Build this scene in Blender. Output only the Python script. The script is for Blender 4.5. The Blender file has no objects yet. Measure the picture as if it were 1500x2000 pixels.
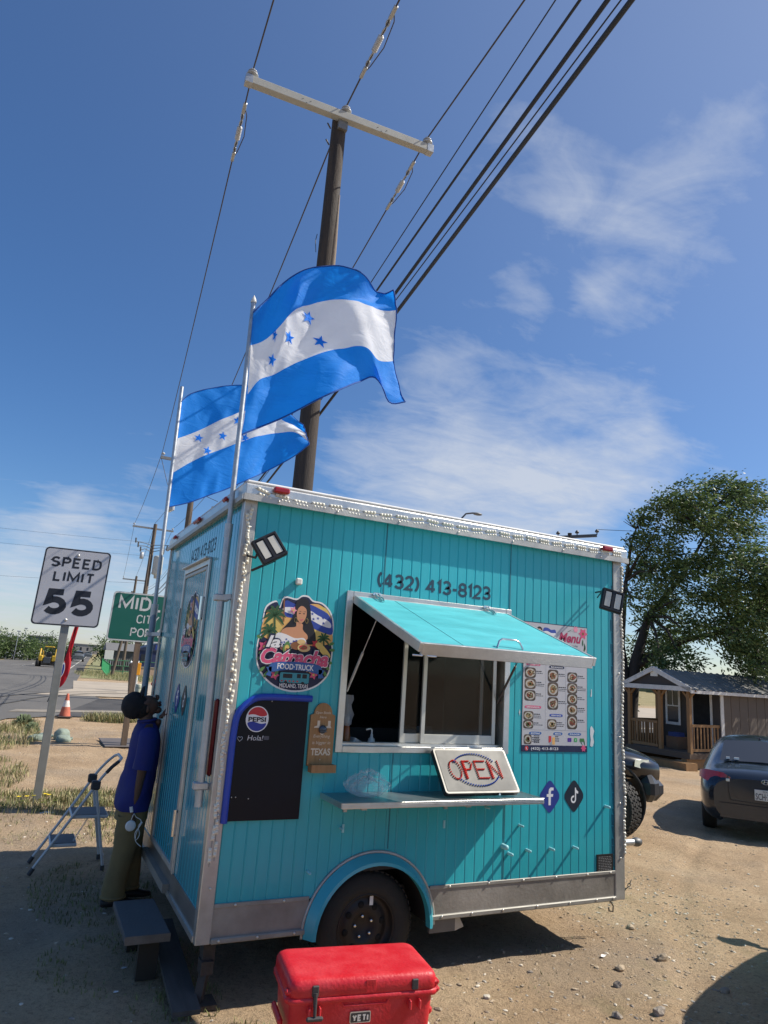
import bpy, bmesh, math, random
import numpy as np
from math import sin, cos, pi, radians, sqrt, atan2, hypot
from mathutils import Vector, Matrix, noise
from mathutils.geometry import tessellate_polygon
random.seed(7)
C = bpy.context.scene.collection
SC = bpy.context.scene

# ---------------------------------------------------------------- camera
CAM = Vector((-1.113, -4.364, 1.9))
YAW, PITCH, ROLL, FPX = 0.45145, 0.22452, 0.06691, 1351.5
cf = Vector((sin(YAW)*cos(PITCH), cos(YAW)*cos(PITCH), sin(PITCH)))
r0 = Vector((cos(YAW), -sin(YAW), 0)); u0 = r0.cross(cf)
cr = r0*cos(ROLL)+u0*sin(ROLL); cu = -r0*sin(ROLL)+u0*cos(ROLL)
cam = bpy.data.cameras.new('camera'); camo = bpy.data.objects.new('camera', cam); C.objects.link(camo)
camo.matrix_world = Matrix(((cr.x, cu.x, -cf.x, CAM.x), (cr.y, cu.y, -cf.y, CAM.y), (cr.z, cu.z, -cf.z, CAM.z), (0, 0, 0, 1)))
cam.sensor_fit = 'VERTICAL'; cam.sensor_height = 36.0; cam.lens = FPX/2000*36.0
cam.clip_start = 0.05; cam.clip_end = 6000
SC.camera = camo

# ---------------------------------------------------------------- light
SUN = Vector((0.98, -0.265, 1.0)).normalized()
SUN_EL = math.asin(SUN.z); SUN_AZ = atan2(SUN.x, SUN.y)
sl = bpy.data.lights.new('sun', 'SUN'); sl.energy = 5.0; sl.angle = radians(0.5); sl.color = (1.0, 0.93, 0.82)
so = bpy.data.objects.new('sun', sl); C.objects.link(so)
so.rotation_euler = (-SUN).to_track_quat('-Z', 'Y').to_euler(); so.location = (30, -6, 30)
SC.view_settings.view_transform = 'Standard'; SC.view_settings.look = 'None'
SC.view_settings.gamma = 1.0; SC.view_settings.use_curve_mapping = False
SC.view_settings.exposure = 0.30
w = bpy.data.worlds.new('World'); SC.world = w; w.use_nodes = True
nt = w.node_tree; N = nt.nodes; Lk = nt.links
bg = N['Background']; bg.inputs['Strength'].default_value = 0.078
sky = N.new('ShaderNodeTexSky'); sky.sky_type = 'NISHITA'; sky.sun_disc = False
sky.sun_elevation = SUN_EL; sky.sun_rotation = SUN_AZ; sky.air_density = 1.0; sky.dust_density = 0.25; sky.ozone_density = 2.2
tc = N.new('ShaderNodeTexCoord')
def wm(op, a, b=None, c=None):
    n = N.new('ShaderNodeMath'); n.operation = op
    for i, v in enumerate((a, b, c)):
        if v is None: continue
        if isinstance(v, (int, float)): n.inputs[i].default_value = v
        else: Lk.new(v, n.inputs[i])
    return n.outputs[0]
sep = N.new('ShaderNodeSeparateXYZ'); Lk.new(tc.outputs['Generated'], sep.inputs[0])
zz = wm('ADD', wm('MAXIMUM', sep.outputs[2], 0.0), 0.12)
cmb = N.new('ShaderNodeCombineXYZ'); Lk.new(wm('DIVIDE', sep.outputs[0], zz), cmb.inputs[0]); Lk.new(wm('DIVIDE', sep.outputs[1], zz), cmb.inputs[1])
mp = N.new('ShaderNodeMapping'); mp.inputs['Location'].default_value = (7.3, 2.1, 0); mp.inputs['Rotation'].default_value = (0, 0, radians(35)); mp.inputs['Scale'].default_value = (0.62, 1.5, 1)
Lk.new(cmb.outputs[0], mp.inputs[0])
mp2 = N.new('ShaderNodeMapping'); mp2.inputs['Location'].default_value = (2.1, 7.3, 0); Lk.new(cmb.outputs[0], mp2.inputs[0])
def wnoise(scale, det, rough, dist, vec):
    n = N.new('ShaderNodeTexNoise'); n.inputs['Scale'].default_value = scale; n.inputs['Detail'].default_value = det
    n.inputs['Roughness'].default_value = rough; n.inputs['Distortion'].default_value = dist; Lk.new(vec, n.inputs['Vector']); return n.outputs['Fac']
n1 = wnoise(2.1, 9, 0.62, 0.5, mp.outputs[0]); n2 = wnoise(5.0, 7, 0.62, 0.9, mp2.outputs[0])
tex = wm('ADD', wm('MULTIPLY', n1, 0.65), wm('MULTIPLY', n2, 0.35))
# cloud banks: (direction, angular radius, weight)
BANKS = [(0.558, 0.603, 0.570, 0.340, 0.40), (0.617, 0.619, 0.486, 0.055, 0.50), (0.513, 0.702, 0.493, 0.050, 0.38), (0.482, 0.776, 0.407, 0.050, 0.22), (0.644, 0.479, 0.597, 0.110, 0.50), (0.515, 0.583, 0.629, 0.090, 0.42), (0.476, 0.826, 0.301, 0.110, 0.66), (0.615, 0.735, 0.284, 0.115, 0.74), (0.704, 0.662, 0.258, 0.080, 0.60), (0.581, 0.782, 0.224, 0.130, 0.62), (0.369, 0.888, 0.276, 0.070, 0.38), (0.044, 0.987, 0.152, 0.060, 0.50), (-0.015, 0.995, 0.098, 0.090, 0.50), (0.151, 0.985, 0.089, 0.090, 0.50), (0.104, 0.961, 0.257, 0.050, 0.25), (0.782, 0.567, 0.259, 0.080, 0.25), (0.245, 0.659, 0.711, 0.060, 0.20)]
wn = N.new('ShaderNodeTexNoise'); wn.inputs['Scale'].default_value = 5.0; wn.inputs['Detail'].default_value = 5; Lk.new(tc.outputs['Generated'], wn.inputs['Vector'])
wsub = N.new('ShaderNodeVectorMath'); wsub.operation = 'MULTIPLY_ADD'; Lk.new(wn.outputs['Color'], wsub.inputs[0]); wsub.inputs[1].default_value = (.22, .22, .22); wsub.inputs[2].default_value = (-.11, -.11, -.11)
wad = N.new('ShaderNodeVectorMath'); wad.operation = 'ADD'; Lk.new(tc.outputs['Generated'], wad.inputs[0]); Lk.new(wsub.outputs[0], wad.inputs[1])
mask = None
for (dx, dy, dz, rad, wt) in BANKS:
    vm = N.new('ShaderNodeVectorMath'); vm.operation = 'DISTANCE'; Lk.new(wad.outputs[0], vm.inputs[0]); vm.inputs[1].default_value = (dx, dy, dz)
    g = wm('MULTIPLY', wm('EXPONENT', wm('MULTIPLY', wm('POWER', wm('DIVIDE', vm.outputs['Value'], rad), 2.0), -1.0)), wt)
    mask = g if mask is None else wm('ADD', mask, g)
# a thin veil close to the horizon all round
veil = wm('MULTIPLY', wm('EXPONENT', wm('MULTIPLY', wm('ABSOLUTE', sep.outputs[2]), -7.0)), 0.75)
mask = wm('MINIMUM', wm('ADD', mask, wm('ADD', veil, 0.0)), 1.15)
n3 = wnoise(7.0, 5, 0.65, 0.6, mp.outputs[0])
tex = wm('ADD', wm('MULTIPLY', tex, 0.84), wm('MULTIPLY', n3, 0.16))
texc = wm('ADD', wm('MULTIPLY', wm('SUBTRACT', tex, 0.5), 2.7), 0.5)
dens = wm('MULTIPLY', wm('SUBTRACT', texc, wm('SUBTRACT', 0.97, wm('MULTIPLY', mask, 1.12))), 0.95)
cl = N.new('ShaderNodeClamp'); Lk.new(dens, cl.inputs[0])
vs_ = N.new('ShaderNodeVectorMath'); vs_.operation = 'DISTANCE'; Lk.new(tc.outputs['Generated'], vs_.inputs[0]); vs_.inputs[1].default_value = tuple(SUN)
glare = wm('MULTIPLY', wm('EXPONENT', wm('MULTIPLY', wm('POWER', wm('DIVIDE', vs_.outputs['Value'], 0.78), 2.0), -1.0)), 0.42)   # thin bright haze on the sun's side
amt = wm('MINIMUM', wm('MAXIMUM', wm('MULTIPLY', cl.outputs[0], 0.86), 0.0), 1.0)
amt = wm('MAXIMUM', amt, glare)
amt = wm('ADD', wm('MULTIPLY', amt, 0.95), 0.04)
mix = N.new('ShaderNodeMix'); mix.data_type = 'RGBA'; Lk.new(amt, mix.inputs[0]); mix.inputs[7].default_value = (6.6, 7.1, 8.0, 1)
hsv = N.new('ShaderNodeHueSaturation'); hsv.inputs['Saturation'].default_value = 1.34; hsv.inputs['Value'].default_value = 1.12
Lk.new(sky.outputs[0], hsv.inputs['Color']); tint = N.new('ShaderNodeMix'); tint.data_type = 'RGBA'; tint.blend_type = 'MULTIPLY'; tint.inputs[0].default_value = 1.0; tint.inputs[7].default_value = (0.94, 0.98, 1.13, 1)
Lk.new(hsv.outputs[0], tint.inputs[6]); Lk.new(tint.outputs[2], mix.inputs[6])
Lk.new(mix.outputs[2], bg.inputs[0])
SC.cycles.use_denoising = True
SC.cycles.max_bounces = 6; SC.cycles.diffuse_bounces = 3; SC.cycles.glossy_bounces = 3; SC.cycles.transparent_max_bounces = 8

# ---------------------------------------------------------------- materials
MATS = {}
def M(name, col, rough=0.6, metal=0.0, var=0.12, vs=6.0, bump=0.0, bs=60.0, spec=0.5, alpha=1.0, trans=0.0, emit=0.0, col2=None, stretch=(1, 1, 1), rvar=0.15, det=5, contrast=None, coat=0.0, world=False):
    if name in MATS: return MATS[name]
    m = bpy.data.materials.new(name); m.use_nodes = True; t = m.node_tree; n = t.nodes; l = t.links
    b = n['Principled BSDF']; b.inputs['Metallic'].default_value = metal; b.inputs['Specular IOR Level'].default_value = spec
    b.inputs['Coat Weight'].default_value = coat; b.inputs['Coat Roughness'].default_value = 0.08
    if alpha < 1: b.inputs['Alpha'].default_value = alpha
    if trans: b.inputs['Transmission Weight'].default_value = trans
    if world: 
        g = n.new('ShaderNodeNewGeometry'); src = g.outputs['Position']
    else:
        g = n.new('ShaderNodeTexCoord'); src = g.outputs['Object']
    mpn = n.new('ShaderNodeMapping'); mpn.inputs['Scale'].default_value = stretch; l.new(src, mpn.inputs[0])
    nz = n.new('ShaderNodeTexNoise'); nz.inputs['Scale'].default_value = vs; nz.inputs['Detail'].default_value = det; nz.inputs['Roughness'].default_value = 0.62; l.new(mpn.outputs[0], nz.inputs['Vector'])
    cr_ = n.new('ShaderNodeValToRGB'); l.new(nz.outputs['Fac'], cr_.inputs[0])
    lo, hi = contrast or (0.32, 0.68)
    cr_.color_ramp.elements[0].position = lo; cr_.color_ramp.elements[1].position = hi
    c2 = col2 or tuple(min(1, c*(1+var)) for c in col); c1 = col if col2 else tuple(c*(1-var) for c in col)
    cr_.color_ramp.elements[0].color = (*c1, 1); cr_.color_ramp.elements[1].color = (*c2, 1)
    l.new(cr_.outputs[0], b.inputs['Base Color'])
    mr = n.new('ShaderNodeMapRange'); l.new(nz.outputs['Fac'], mr.inputs[0]); mr.inputs[1].default_value = 0.3; mr.inputs[2].default_value = 0.7
    mr.inputs[3].default_value = max(0.02, rough-rvar*rough); mr.inputs[4].default_value = min(1, rough+rvar*rough); l.new(mr.outputs[0], b.inputs['Roughness'])
    if bump:
        nb = n.new('ShaderNodeTexNoise'); nb.inputs['Scale'].default_value = bs; nb.inputs['Detail'].default_value = 4; l.new(mpn.outputs[0], nb.inputs['Vector'])
        bp = n.new('ShaderNodeBump'); bp.inputs['Strength'].default_value = min(1, bump); bp.inputs['Distance'].default_value = 0.01*max(1, bump); l.new(nb.outputs['Fac'], bp.inputs['Height']); l.new(bp.outputs[0], b.inputs['Normal'])
    if emit:
        b.inputs['Emission Color'].default_value = (*col, 1); b.inputs['Emission Strength'].default_value = emit
    MATS[name] = m; return m

# ---------------------------------------------------------------- helpers
def Wm(o):
    m = o.matrix_basis.copy()
    return (Wm(o.parent) @ m) if o.parent else m
def tag(o, label=None, cat=None, group=None, kind=None):
    if label: o['label'] = label
    if cat: o['category'] = cat
    if group: o['group'] = group
    if kind: o['kind'] = kind
    return o
def thing(name, label, cat, loc=(0, 0, 0), rz=0, group=None):
    o = bpy.data.objects.new(name, None); C.objects.link(o); o.location = loc; o.rotation_euler = (0, 0, rz); o.empty_display_size = 0.1
    return tag(o, label, cat, group)
class MB:
    def __init__(s): s.v = []; s.f = []; s.mi = []; s.sm = []
    def add(s, vs, fs, mi=0, smooth=False):
        k = len(s.v); s.v += [Vector(v) for v in vs]; s.f += [tuple(i+k for i in f) for f in fs]; s.mi += [mi]*len(fs); s.sm += [smooth]*len(fs); return s
    def box(s, a, b, mi=0, M4=None, bev=0):
        x0, y0, z0 = [min(p, q) for p, q in zip(a, b)]; x1, y1, z1 = [max(p, q) for p, q in zip(a, b)]
        if bev:
            e = min(bev, (x1-x0)*.49, (y1-y0)*.49, (z1-z0)*.49); vs = []; 
            for z, i in ((z0, e), (z0+e, 0), (z1-e, 0), (z1, e)):
                for x, y in ((x0+e+i*0, y0+i), (x1-e, y0+i), (x1-i, y0+e), (x1-i, y1-e), (x1-e, y1-i), (x0+e, y1-i), (x0+i, y1-e), (x0+i, y0+e)):
                    vs.append((x, y, z))
            fs = [tuple(range(7, -1, -1)), tuple(range(24, 32))]
            for k in range(3):
                for j in range(8): fs.append((k*8+j, k*8+(j+1) % 8, k*8+8+(j+1) % 8, k*8+8+j))
        else:
            vs = [(x0, y0, z0), (x1, y0, z0), (x1, y1, z0), (x0, y1, z0), (x0, y0, z1), (x1, y0, z1), (x1, y1, z1), (x0, y1, z1)]
            fs = [(0, 3, 2, 1), (4, 5, 6, 7), (0, 1, 5, 4), (1, 2, 6, 5), (2, 3, 7, 6), (3, 0, 4, 7)]
        if M4: vs = [M4 @ Vector(v) for v in vs]
        return s.add(vs, fs, mi)
    def beam(s, p, q, w, h, mi=0, up=(0, 0, 1)):
        p = Vector(p); q = Vector(q); d = (q-p).normalized(); up = Vector(up)
        if abs(d.dot(up)) > .99: up = Vector((0, 1, 0))
        r = d.cross(up).normalized(); u = r.cross(d)
        vs = [e+r*a*w/2+u*b*h/2 for e in (p, q) for a, b in ((-1, -1), (1, -1), (1, 1), (-1, 1))]
        return s.add(vs, [(0, 3, 2, 1), (4, 5, 6, 7), (0, 1, 5, 4), (1, 2, 6, 5), (2, 3, 7, 6), (3, 0, 4, 7)], mi)
    def tube(s, pts, rad, n=8, mi=0, cap=True, smooth=True, closed=False, ry=None):
        pts = [Vector(p) for p in pts]; k = len(pts); rads = rad if isinstance(rad, (list, tuple)) else [rad]*k
        prev = None; vs = []
        for i, p in enumerate(pts):
            a = pts[i-1] if (i > 0 or closed) else p; b = pts[(i+1) % k] if (i < k-1 or closed) else p
            d = (b-a).normalized() if (b-a).length > 1e-9 else Vector((0, 0, 1))
            if prev is None: r = d.orthogonal().normalized()
            else: r = (prev-d*prev.dot(d)); r = r.normalized() if r.length > 1e-6 else d.orthogonal().normalized()
            prev = r; u = d.cross(r); R = rads[i]
            for j in range(n):
                t = 2*pi*j/n; vs.append(p+r*cos(t)*R+u*sin(t)*R)
        fs = []
        for i in range(k if closed else k-1):
            for j in range(n):
                a = i*n+j; b = i*n+(j+1) % n; c = ((i+1) % k)*n
                fs.append((a, b, c+(j+1) % n, c+j))
        s.add(vs, fs, mi, smooth)
        if cap and not closed: s.add(vs[:n], [tuple(range(n-1, -1, -1))], mi); s.add(vs[-n:], [tuple(range(n))], mi)
        return s
    def lathe(s, O, A, prof, n=24, mi=0, smooth=True, X=None):
        O = Vector(O); A = Vector(A).normalized(); X = Vector(X) if X else A.orthogonal().normalized(); Y = A.cross(X)
        vs = [O+A*h+(X*cos(2*pi*j/n)+Y*sin(2*pi*j/n))*r for r, h in prof for j in range(n)]
        fs = [(i*n+j, i*n+(j+1) % n, (i+1)*n+(j+1) % n, (i+1)*n+j) for i in range(len(prof)-1) for j in range(n)]
        return s.add(vs, fs, mi, smooth)
    def flat(s, poly, O, X, Y, off=0.0, mi=0, thick=0.0):
        O = Vector(O); X = Vector(X); Y = Vector(Y); Nn = X.cross(Y).normalized(); O = O+Nn*off
        tri = tessellate_polygon([[Vector((p[0], p[1], 0)) for p in poly]])
        area = sum(poly[i][0]*poly[(i+1) % len(poly)][1]-poly[(i+1) % len(poly)][0]*poly[i][1] for i in range(len(poly)))
        vs = [O+X*p[0]+Y*p[1] for p in poly]; out = []
        for t in tri:
            a, b, c = [poly[i] for i in t]
            cr2 = (b[0]-a[0])*(c[1]-a[1])-(b[1]-a[1])*(c[0]-a[0])
            out.append(tuple(t) if cr2 > 0 else (t[0], t[2], t[1]))
        s.add(vs, out, mi)
        if thick:
            n = len(poly); vb = [v-Nn*thick for v in vs]; s.add(vb, [(a, c, b) for a, b, c in out], mi)
            sd = [(i, i+n, (i+1) % n+n, (i+1) % n) for i in range(n)]
            if area < 0: sd = [f[::-1] for f in sd]
            s.add(vs+vb, sd, mi)
        return s
    def sphere(s, c, r, n=12, m=8, mi=0, sc=(1, 1, 1)):
        c = Vector(c); vs = []; 
        for i in range(m+1):
            t = pi*i/m
            for j in range(n): p = 2*pi*j/n; vs.append(c+Vector((r*sc[0]*sin(t)*cos(p), r*sc[1]*sin(t)*sin(p), r*sc[2]*cos(t))))
        fs = [(i*n+j, (i+1)*n+j, (i+1)*n+(j+1) % n, i*n+(j+1) % n) for i in range(m) for j in range(n)]
        return s.add(vs, fs, mi, True)
    def build(s, name, mats, parent=None, world=True, label=None, bevel=0, kind=None):
        me = bpy.data.meshes.new(name)
        vs = s.v
        if parent and world:
            iv = Wm(parent).inverted(); vs = [iv @ v for v in vs]
        me.from_pydata([tuple(v) for v in vs], [], s.f)
        for mt in (mats if isinstance(mats, (list, tuple)) else [mats]): me.materials.append(mt)
        me.polygons.foreach_set('material_index', s.mi); me.polygons.foreach_set('use_smooth', s.sm); me.update()
        o = bpy.data.objects.new(name, me); C.objects.link(o); o.parent = parent
        if bevel:
            md = o.modifiers.new('bevel', 'BEVEL'); md.width = bevel; md.segments = 2; md.limit_method = 'ANGLE'; md.angle_limit = radians(50)
        if label: o['label'] = label
        if kind: o['kind'] = kind
        return o
def boxo(name, a, b, m, parent=None, label=None, bev=0): return MB().box(a, b, bev=bev).build(name, m, parent, label=label)
def ell(cx, cy, rx, ry, n=24, a0=0): return [(cx+rx*cos(2*pi*i/n+a0), cy+ry*sin(2*pi*i/n+a0)) for i in range(n)]
def star(cx, cy, r, a=0, k=5, q=.4): return [(cx+(r if i % 2 == 0 else r*q)*sin(a+pi*i/k), cy+(r if i % 2 == 0 else r*q)*cos(a+pi*i/k)) for i in range(2*k)]
def rrect(x0, y0, x1, y1, r, n=5):
    out = []
    for cx, cy, a in ((x1-r, y1-r, 0), (x0+r, y1-r, 90), (x0+r, y0+r, 180), (x1-r, y0+r, 270)):
        for i in range(n+1): t = radians(a+90*i/n); out.append((cx+r*cos(t), cy+r*sin(t)))
    return out
def smooth_poly(pts, n=5, closed=True):
    out = []; k = len(pts)
    for i in range(k if closed else k-1):
        p0, p1, p2, p3 = [Vector(pts[(i+d) % k] if closed else pts[min(max(i+d, 0), k-1)]) for d in (-1, 0, 1, 2)]
        for j in range(n):
            t = j/n; out.append(tuple(0.5*((2*p1)+(-p0+p2)*t+(2*p0-5*p1+4*p2-p3)*t*t+(-p0+3*p1-3*p2+p3)*t**3)))
    if not closed: out.append(tuple(pts[-1]))
    return out
TXT = {}
def text2d(st, shear=0.0, bold=0.0, spacing=1.0):
    key = (st, shear, bold, spacing)
    if key in TXT: return TXT[key]
    cu_ = bpy.data.curves.new('t', 'FONT'); cu_.body = st; cu_.size = 1.0; cu_.shear = shear; cu_.offset = bold; cu_.space_character = spacing; cu_.resolution_u = 3
    ob = bpy.data.objects.new('t', cu_); C.objects.link(ob); dg = bpy.context.evaluated_depsgraph_get()
    me = bpy.data.meshes.new_from_object(ob.evaluated_get(dg)); vs = [(v.co.x, v.co.y) for v in me.vertices]; fs = [tuple(p.vertices) for p in me.polygons]
    bpy.data.objects.remove(ob); bpy.data.curves.remove(cu_); bpy.data.meshes.remove(me)
    TXT[key] = (vs, fs); return TXT[key]
def text_into(mb, st, O, X, Y, h, w=None, off=0.0, align='c', shear=0.0, bold=0.0, spacing=1.0, mi=0, arch=0.0):
    """h = height of a capital; w = width of the whole line"""
    vs, fs = text2d(st, shear, bold, spacing); xs = [v[0] for v in vs]; x0, x1 = min(xs), max(xs)
    sy = h/0.7; sx = (w/(x1-x0)) if w else sy; ax = {'c': (x0+x1)/2, 'l': x0, 'r': x1}[align]
    O = Vector(O); X = Vector(X); Y = Vector(Y); Nn = X.cross(Y).normalized(); hw = (x1-x0)/2
    out = [O+X*((x-ax)*sx)+Y*(y*sy-arch*((x-(x0+x1)/2)/hw)**2)+Nn*off for x, y in vs]
    good = []
    for f in fs:
        a, b, c = vs[f[0]], vs[f[1]], vs[f[2]]
        good.append(f if (b[0]-a[0])*(c[1]-a[1])-(b[1]-a[1])*(c[0]-a[0]) > 0 else f[::-1])
    mb.add(out, good, mi); return mb
def text(name, st, m, parent, O, X, Y, h, w=None, label=None, **k):
    return text_into(MB(), st, O, X, Y, h, w, **k).build(name, m, parent, label=label)
# stroke lettering: every letter is a few thick lines on a 0..1 by 0..1 box
def _arc(cx, cy, rx, ry, a0, a1, n=10): return [(cx+rx*cos(radians(a0+(a1-a0)*i/n)), cy+ry*sin(radians(a0+(a1-a0)*i/n))) for i in range(n+1)]
GL = {
 'A': (.62, [[(0, 0), (.31, 1), (.62, 0)], [(.11, .30), (.51, .30)]]), 'C': (.56, [_arc(.30, .70, .28, .30, 20, 180)+_arc(.30, .30, .28, .30, 180, 340)]),
 'D': (.56, [[(0, 0), (0, 1), (.24, 1)]+_arc(.24, .66, .32, .34, 90, 0, 6)+_arc(.24, .34, .32, .34, 0, -90, 6)+[(0, 0)]]), 'E': (.48, [[(.48, 1), (0, 1), (0, 0), (.48, 0)], [(0, .52), (.40, .52)]]),
 'I': (.0, [[(0, 0), (0, 1)]]), 'L': (.46, [[(0, 1), (0, 0), (.46, 0)]]), 'M': (.80, [[(0, 0), (0, 1), (.40, .15), (.80, 1), (.80, 0)]]), 'N': (.58, [[(0, 0), (0, 1), (.58, 0), (.58, 1)]]),
 'O': (.60, [_arc(.30, .66, .30, .34, 0, 180)+_arc(.30, .34, .30, .34, 180, 360)+[(.60, .66)]]), 'P': (.52, [[(0, 0), (0, 1), (.28, 1)]+_arc(.28, .74, .25, .26, 90, -90, 8)+[(0, .48)]]),
 'S': (.54, [_arc(.27, .745, .26, .255, 25, 180, 7)+_arc(.27, .745, .26, .24, 180, 262, 4)+_arc(.27, .27, .27, .24, 82, 0, 4)+_arc(.27, .27, .27, .27, 0, -155, 7)]), 'T': (.56, [[(0, 1), (.56, 1)], [(.28, 0), (.28, 1)]]),
 'Y': (.60, [[(0, 1), (.30, .46), (.60, 1)], [(.30, .46), (.30, 0)]]), '0': (.54, [_arc(.27, .66, .27, .34, 0, 180)+_arc(.27, .34, .27, .34, 180, 360)+[(.54, .66)]]),
 '1': (.22, [[(0, .80), (.18, 1), (.18, 0)]]), '2': (.52, [_arc(.26, .73, .25, .27, 165, -20, 9)+[(.40, .45), (.0, .0), (.52, 0)]]), '3': (.52, [_arc(.25, .75, .24, .25, 155, -90, 9)+_arc(.25, .27, .27, .25, 88, -155, 9)]),
 '4': (.58, [[(.58, .25), (0, .25), (.40, 1)], [(.40, 1), (.40, 0)]]), '5': (.56, [[(.50, 1), (.08, 1), (.03, .52)]+_arc(.26, .32, .29, .30, 110, -145, 11)]), '8': (.52, [_arc(.26, .745, .225, .25, -90, 270, 14), _arc(.26, .26, .265, .26, 90, 450, 14)]),
 '9': (.52, [_arc(.26, .70, .26, .30, 0, 360, 14)+[(.52, .66), (.46, .2), (.2, 0)]]), '(': (.18, [_arc(.42, .5, .42, .68, 125, 235, 7)]), ')': (.18, [_arc(-.24, .5, .42, .68, 55, -55, 7)]), '-': (.28, [[(0, .42), (.28, .42)]]), ',': (.08, [[(.06, .06), (0, -.14)]]), ' ': (.25, [])}
def stroke_text(name, st, m, parent, O, X, Y, h, w=None, th=.15, gap=.26, off=.001, align='c', mb=None):
    """h capital height, w total width (stretches the letters), th stroke thickness in capital heights"""
    O = Vector(O); X = Vector(X).normalized(); Y = Vector(Y).normalized(); Nn = X.cross(Y).normalized(); hh = h*(1-th)
    nat = sum(GL[c][0] for c in st)+gap*(len(st)-1)+th; sx = (w/h)/nat*h if w else h; x = th/2; mb = mb or MB(); k = 0
    ox = {'c': -nat*sx/2, 'l': 0, 'r': -nat*sx}[align]; t2 = th*h/2
    for c in st:
        for pl in GL[c][1]:
            P = [(ox+(x+p[0])*sx, th*h/2+p[1]*hh) for p in pl]; n = len(P); cl = hypot(P[0][0]-P[-1][0], P[0][1]-P[-1][1]) < 1e-6; V2 = []
            for i in range(n):
                a = P[i-1] if i else (P[-2] if cl else None); b = P[i+1] if i < n-1 else (P[1] if cl else None)
                d1 = Vector((P[i][0]-a[0], P[i][1]-a[1])).normalized() if a else None; d2 = Vector((b[0]-P[i][0], b[1]-P[i][1])).normalized() if b else None
                if d1 is None: d1 = d2
                if d2 is None: d2 = d1
                n1_ = Vector((-d1.y, d1.x)); n2_ = Vector((-d2.y, d2.x)); mm = n1_+n2_; mm = mm.normalized() if mm.length > .05 else n1_; sc = min(2.4, 1/max(.25, mm.dot(n1_)))
                ex_ = Vector((0, 0)) if cl else (-d1*t2*0 if 0 < i < n-1 else Vector((0, 0)))
                V2 += [(P[i][0]+mm.x*t2*sc+ex_.x, P[i][1]+mm.y*t2*sc), (P[i][0]-mm.x*t2*sc, P[i][1]-mm.y*t2*sc)]
            mb.add([O+X*a+Y*b+Nn*(off+(k % 3)*.0003) for a, b in V2], [(2*i+1, 2*i+3, 2*i+2, 2*i) for i in range(n-1)]); k += 1
        x += GL[c][0]+gap
    return mb.build(name, m, parent) if parent is not None else mb
def copy_part(o, parent=None, loc=None, rot=None):
    c = o.copy(); C.objects.link(c); c.parent = parent
    if loc is not None: c.location = loc
    if rot is not None: c.rotation_euler = rot
    return c
def copy_tree(o, loc=None, rz=None, label=None):
    r = o.copy(); C.objects.link(r)
    if loc is not None: r.location = loc
    if rz is not None: r.rotation_euler = (0, 0, rz)
    if label: r['label'] = label
    for ch in [x for x in o.children]:
        c = ch.copy(); C.objects.link(c); c.parent = r
        for g in [x for x in ch.children]:
            d = g.copy(); C.objects.link(d); d.parent = c
    return r
def sstep(t, a, b):
    t = min(1, max(0, (t-a)/(b-a))); return t*t*(3-2*t)
def gz(x, y):
    """lie of the land: level, falling gently to the right of the trailer"""
    return -0.032*min(22, max(0, x-4.2))*(1-sstep(y, 26, 44)) 

# shared materials
alu = M('brushed_aluminium', (0.62, 0.62, 0.60), 0.36, 0.85, .10, 9, .12, 120)
aludull = M('weathered_aluminium', (0.47, 0.46, 0.43), 0.5, 0.6, .18, 5, .15, 90)
teal = M('turquoise_paint', (0.030, 0.42, 0.48), 0.40, 0, .11, 2.6, .06, 30, coat=.12, stretch=(1, 1, .35))
tealt = M('turquoise_paint_sun_bleached', (0.072, 0.45, 0.49), 0.5, 0, .12, 3.0, .05, 30, stretch=(1, 3, 1))
darkrub = M('black_rubber', (0.022, 0.021, 0.02), 0.8, 0, .25, 14, .3, 90)
blackp = M('black_plastic', (0.018, 0.018, 0.02), 0.45, 0, .15, 10)
galv = M('galvanised_steel', (0.48, 0.50, 0.51), 0.45, 0.7, .14, 18, .08, 90)
white = M('white_paint', (0.78, 0.78, 0.76), 0.45, 0, .04, 6)
offw = M('off_white_plastic', (0.70, 0.69, 0.64), 0.4, 0, .05, 6)
steel = M('dark_steel', (0.12, 0.12, 0.12), 0.5, 0.6, .2, 12)
chrome = M('chrome', (0.75, 0.75, 0.75), 0.16, 1.0, .04, 6)
glass = M('window_glass', (0.9, 0.95, 0.95), 0.03, 0, 0, 4, trans=1.0, rvar=0)
screw = M('screw_head', (0.65, 0.63, 0.58), 0.35, 0.8, .1, 40)
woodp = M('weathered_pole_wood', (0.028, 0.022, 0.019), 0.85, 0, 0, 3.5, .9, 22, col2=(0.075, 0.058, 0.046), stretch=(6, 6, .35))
redlens = M('red_marker_lens', (0.32, 0.012, 0.014), 0.22, 0, .1, 20, coat=.3)

# ================================================================ ground
def fbm(x, y, s, o=3):
    return noise.fractal(Vector((x*s, y*s, 3.3)), 0.9, 2.0, o)
def road_w(x, y):
    """0 where the asphalt lies, 1 well away from it"""
    e = -1.85+.0767*y if y > 18 else -3.3+.0767*y
    d = x-e
    if 17.0 < y < 28.5: return 0.0
    return sstep(d, .3, 1.5) 
def axis(c, fine, nf, far, k):
    a = [c]; d = fine
    for i in range(nf): a.append(a[-1]+d)
    while a[-1] < far: d *= k; a.append(a[-1]+d)
    return a
xs = sorted(set([round(v, 4) for v in axis(1.5, .055, 100, 2500, 1.075)]+[round(3-v, 4) for v in axis(1.5, .055, 65, 2500, 1.10)]))
ys = sorted(set([round(v, 4) for v in axis(1.0, .055, 60, 4000, 1.045)]+[round(2-v, 4) for v in axis(1.0, .055, 55, 2500, 1.12)]))
gv = []; 
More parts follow.
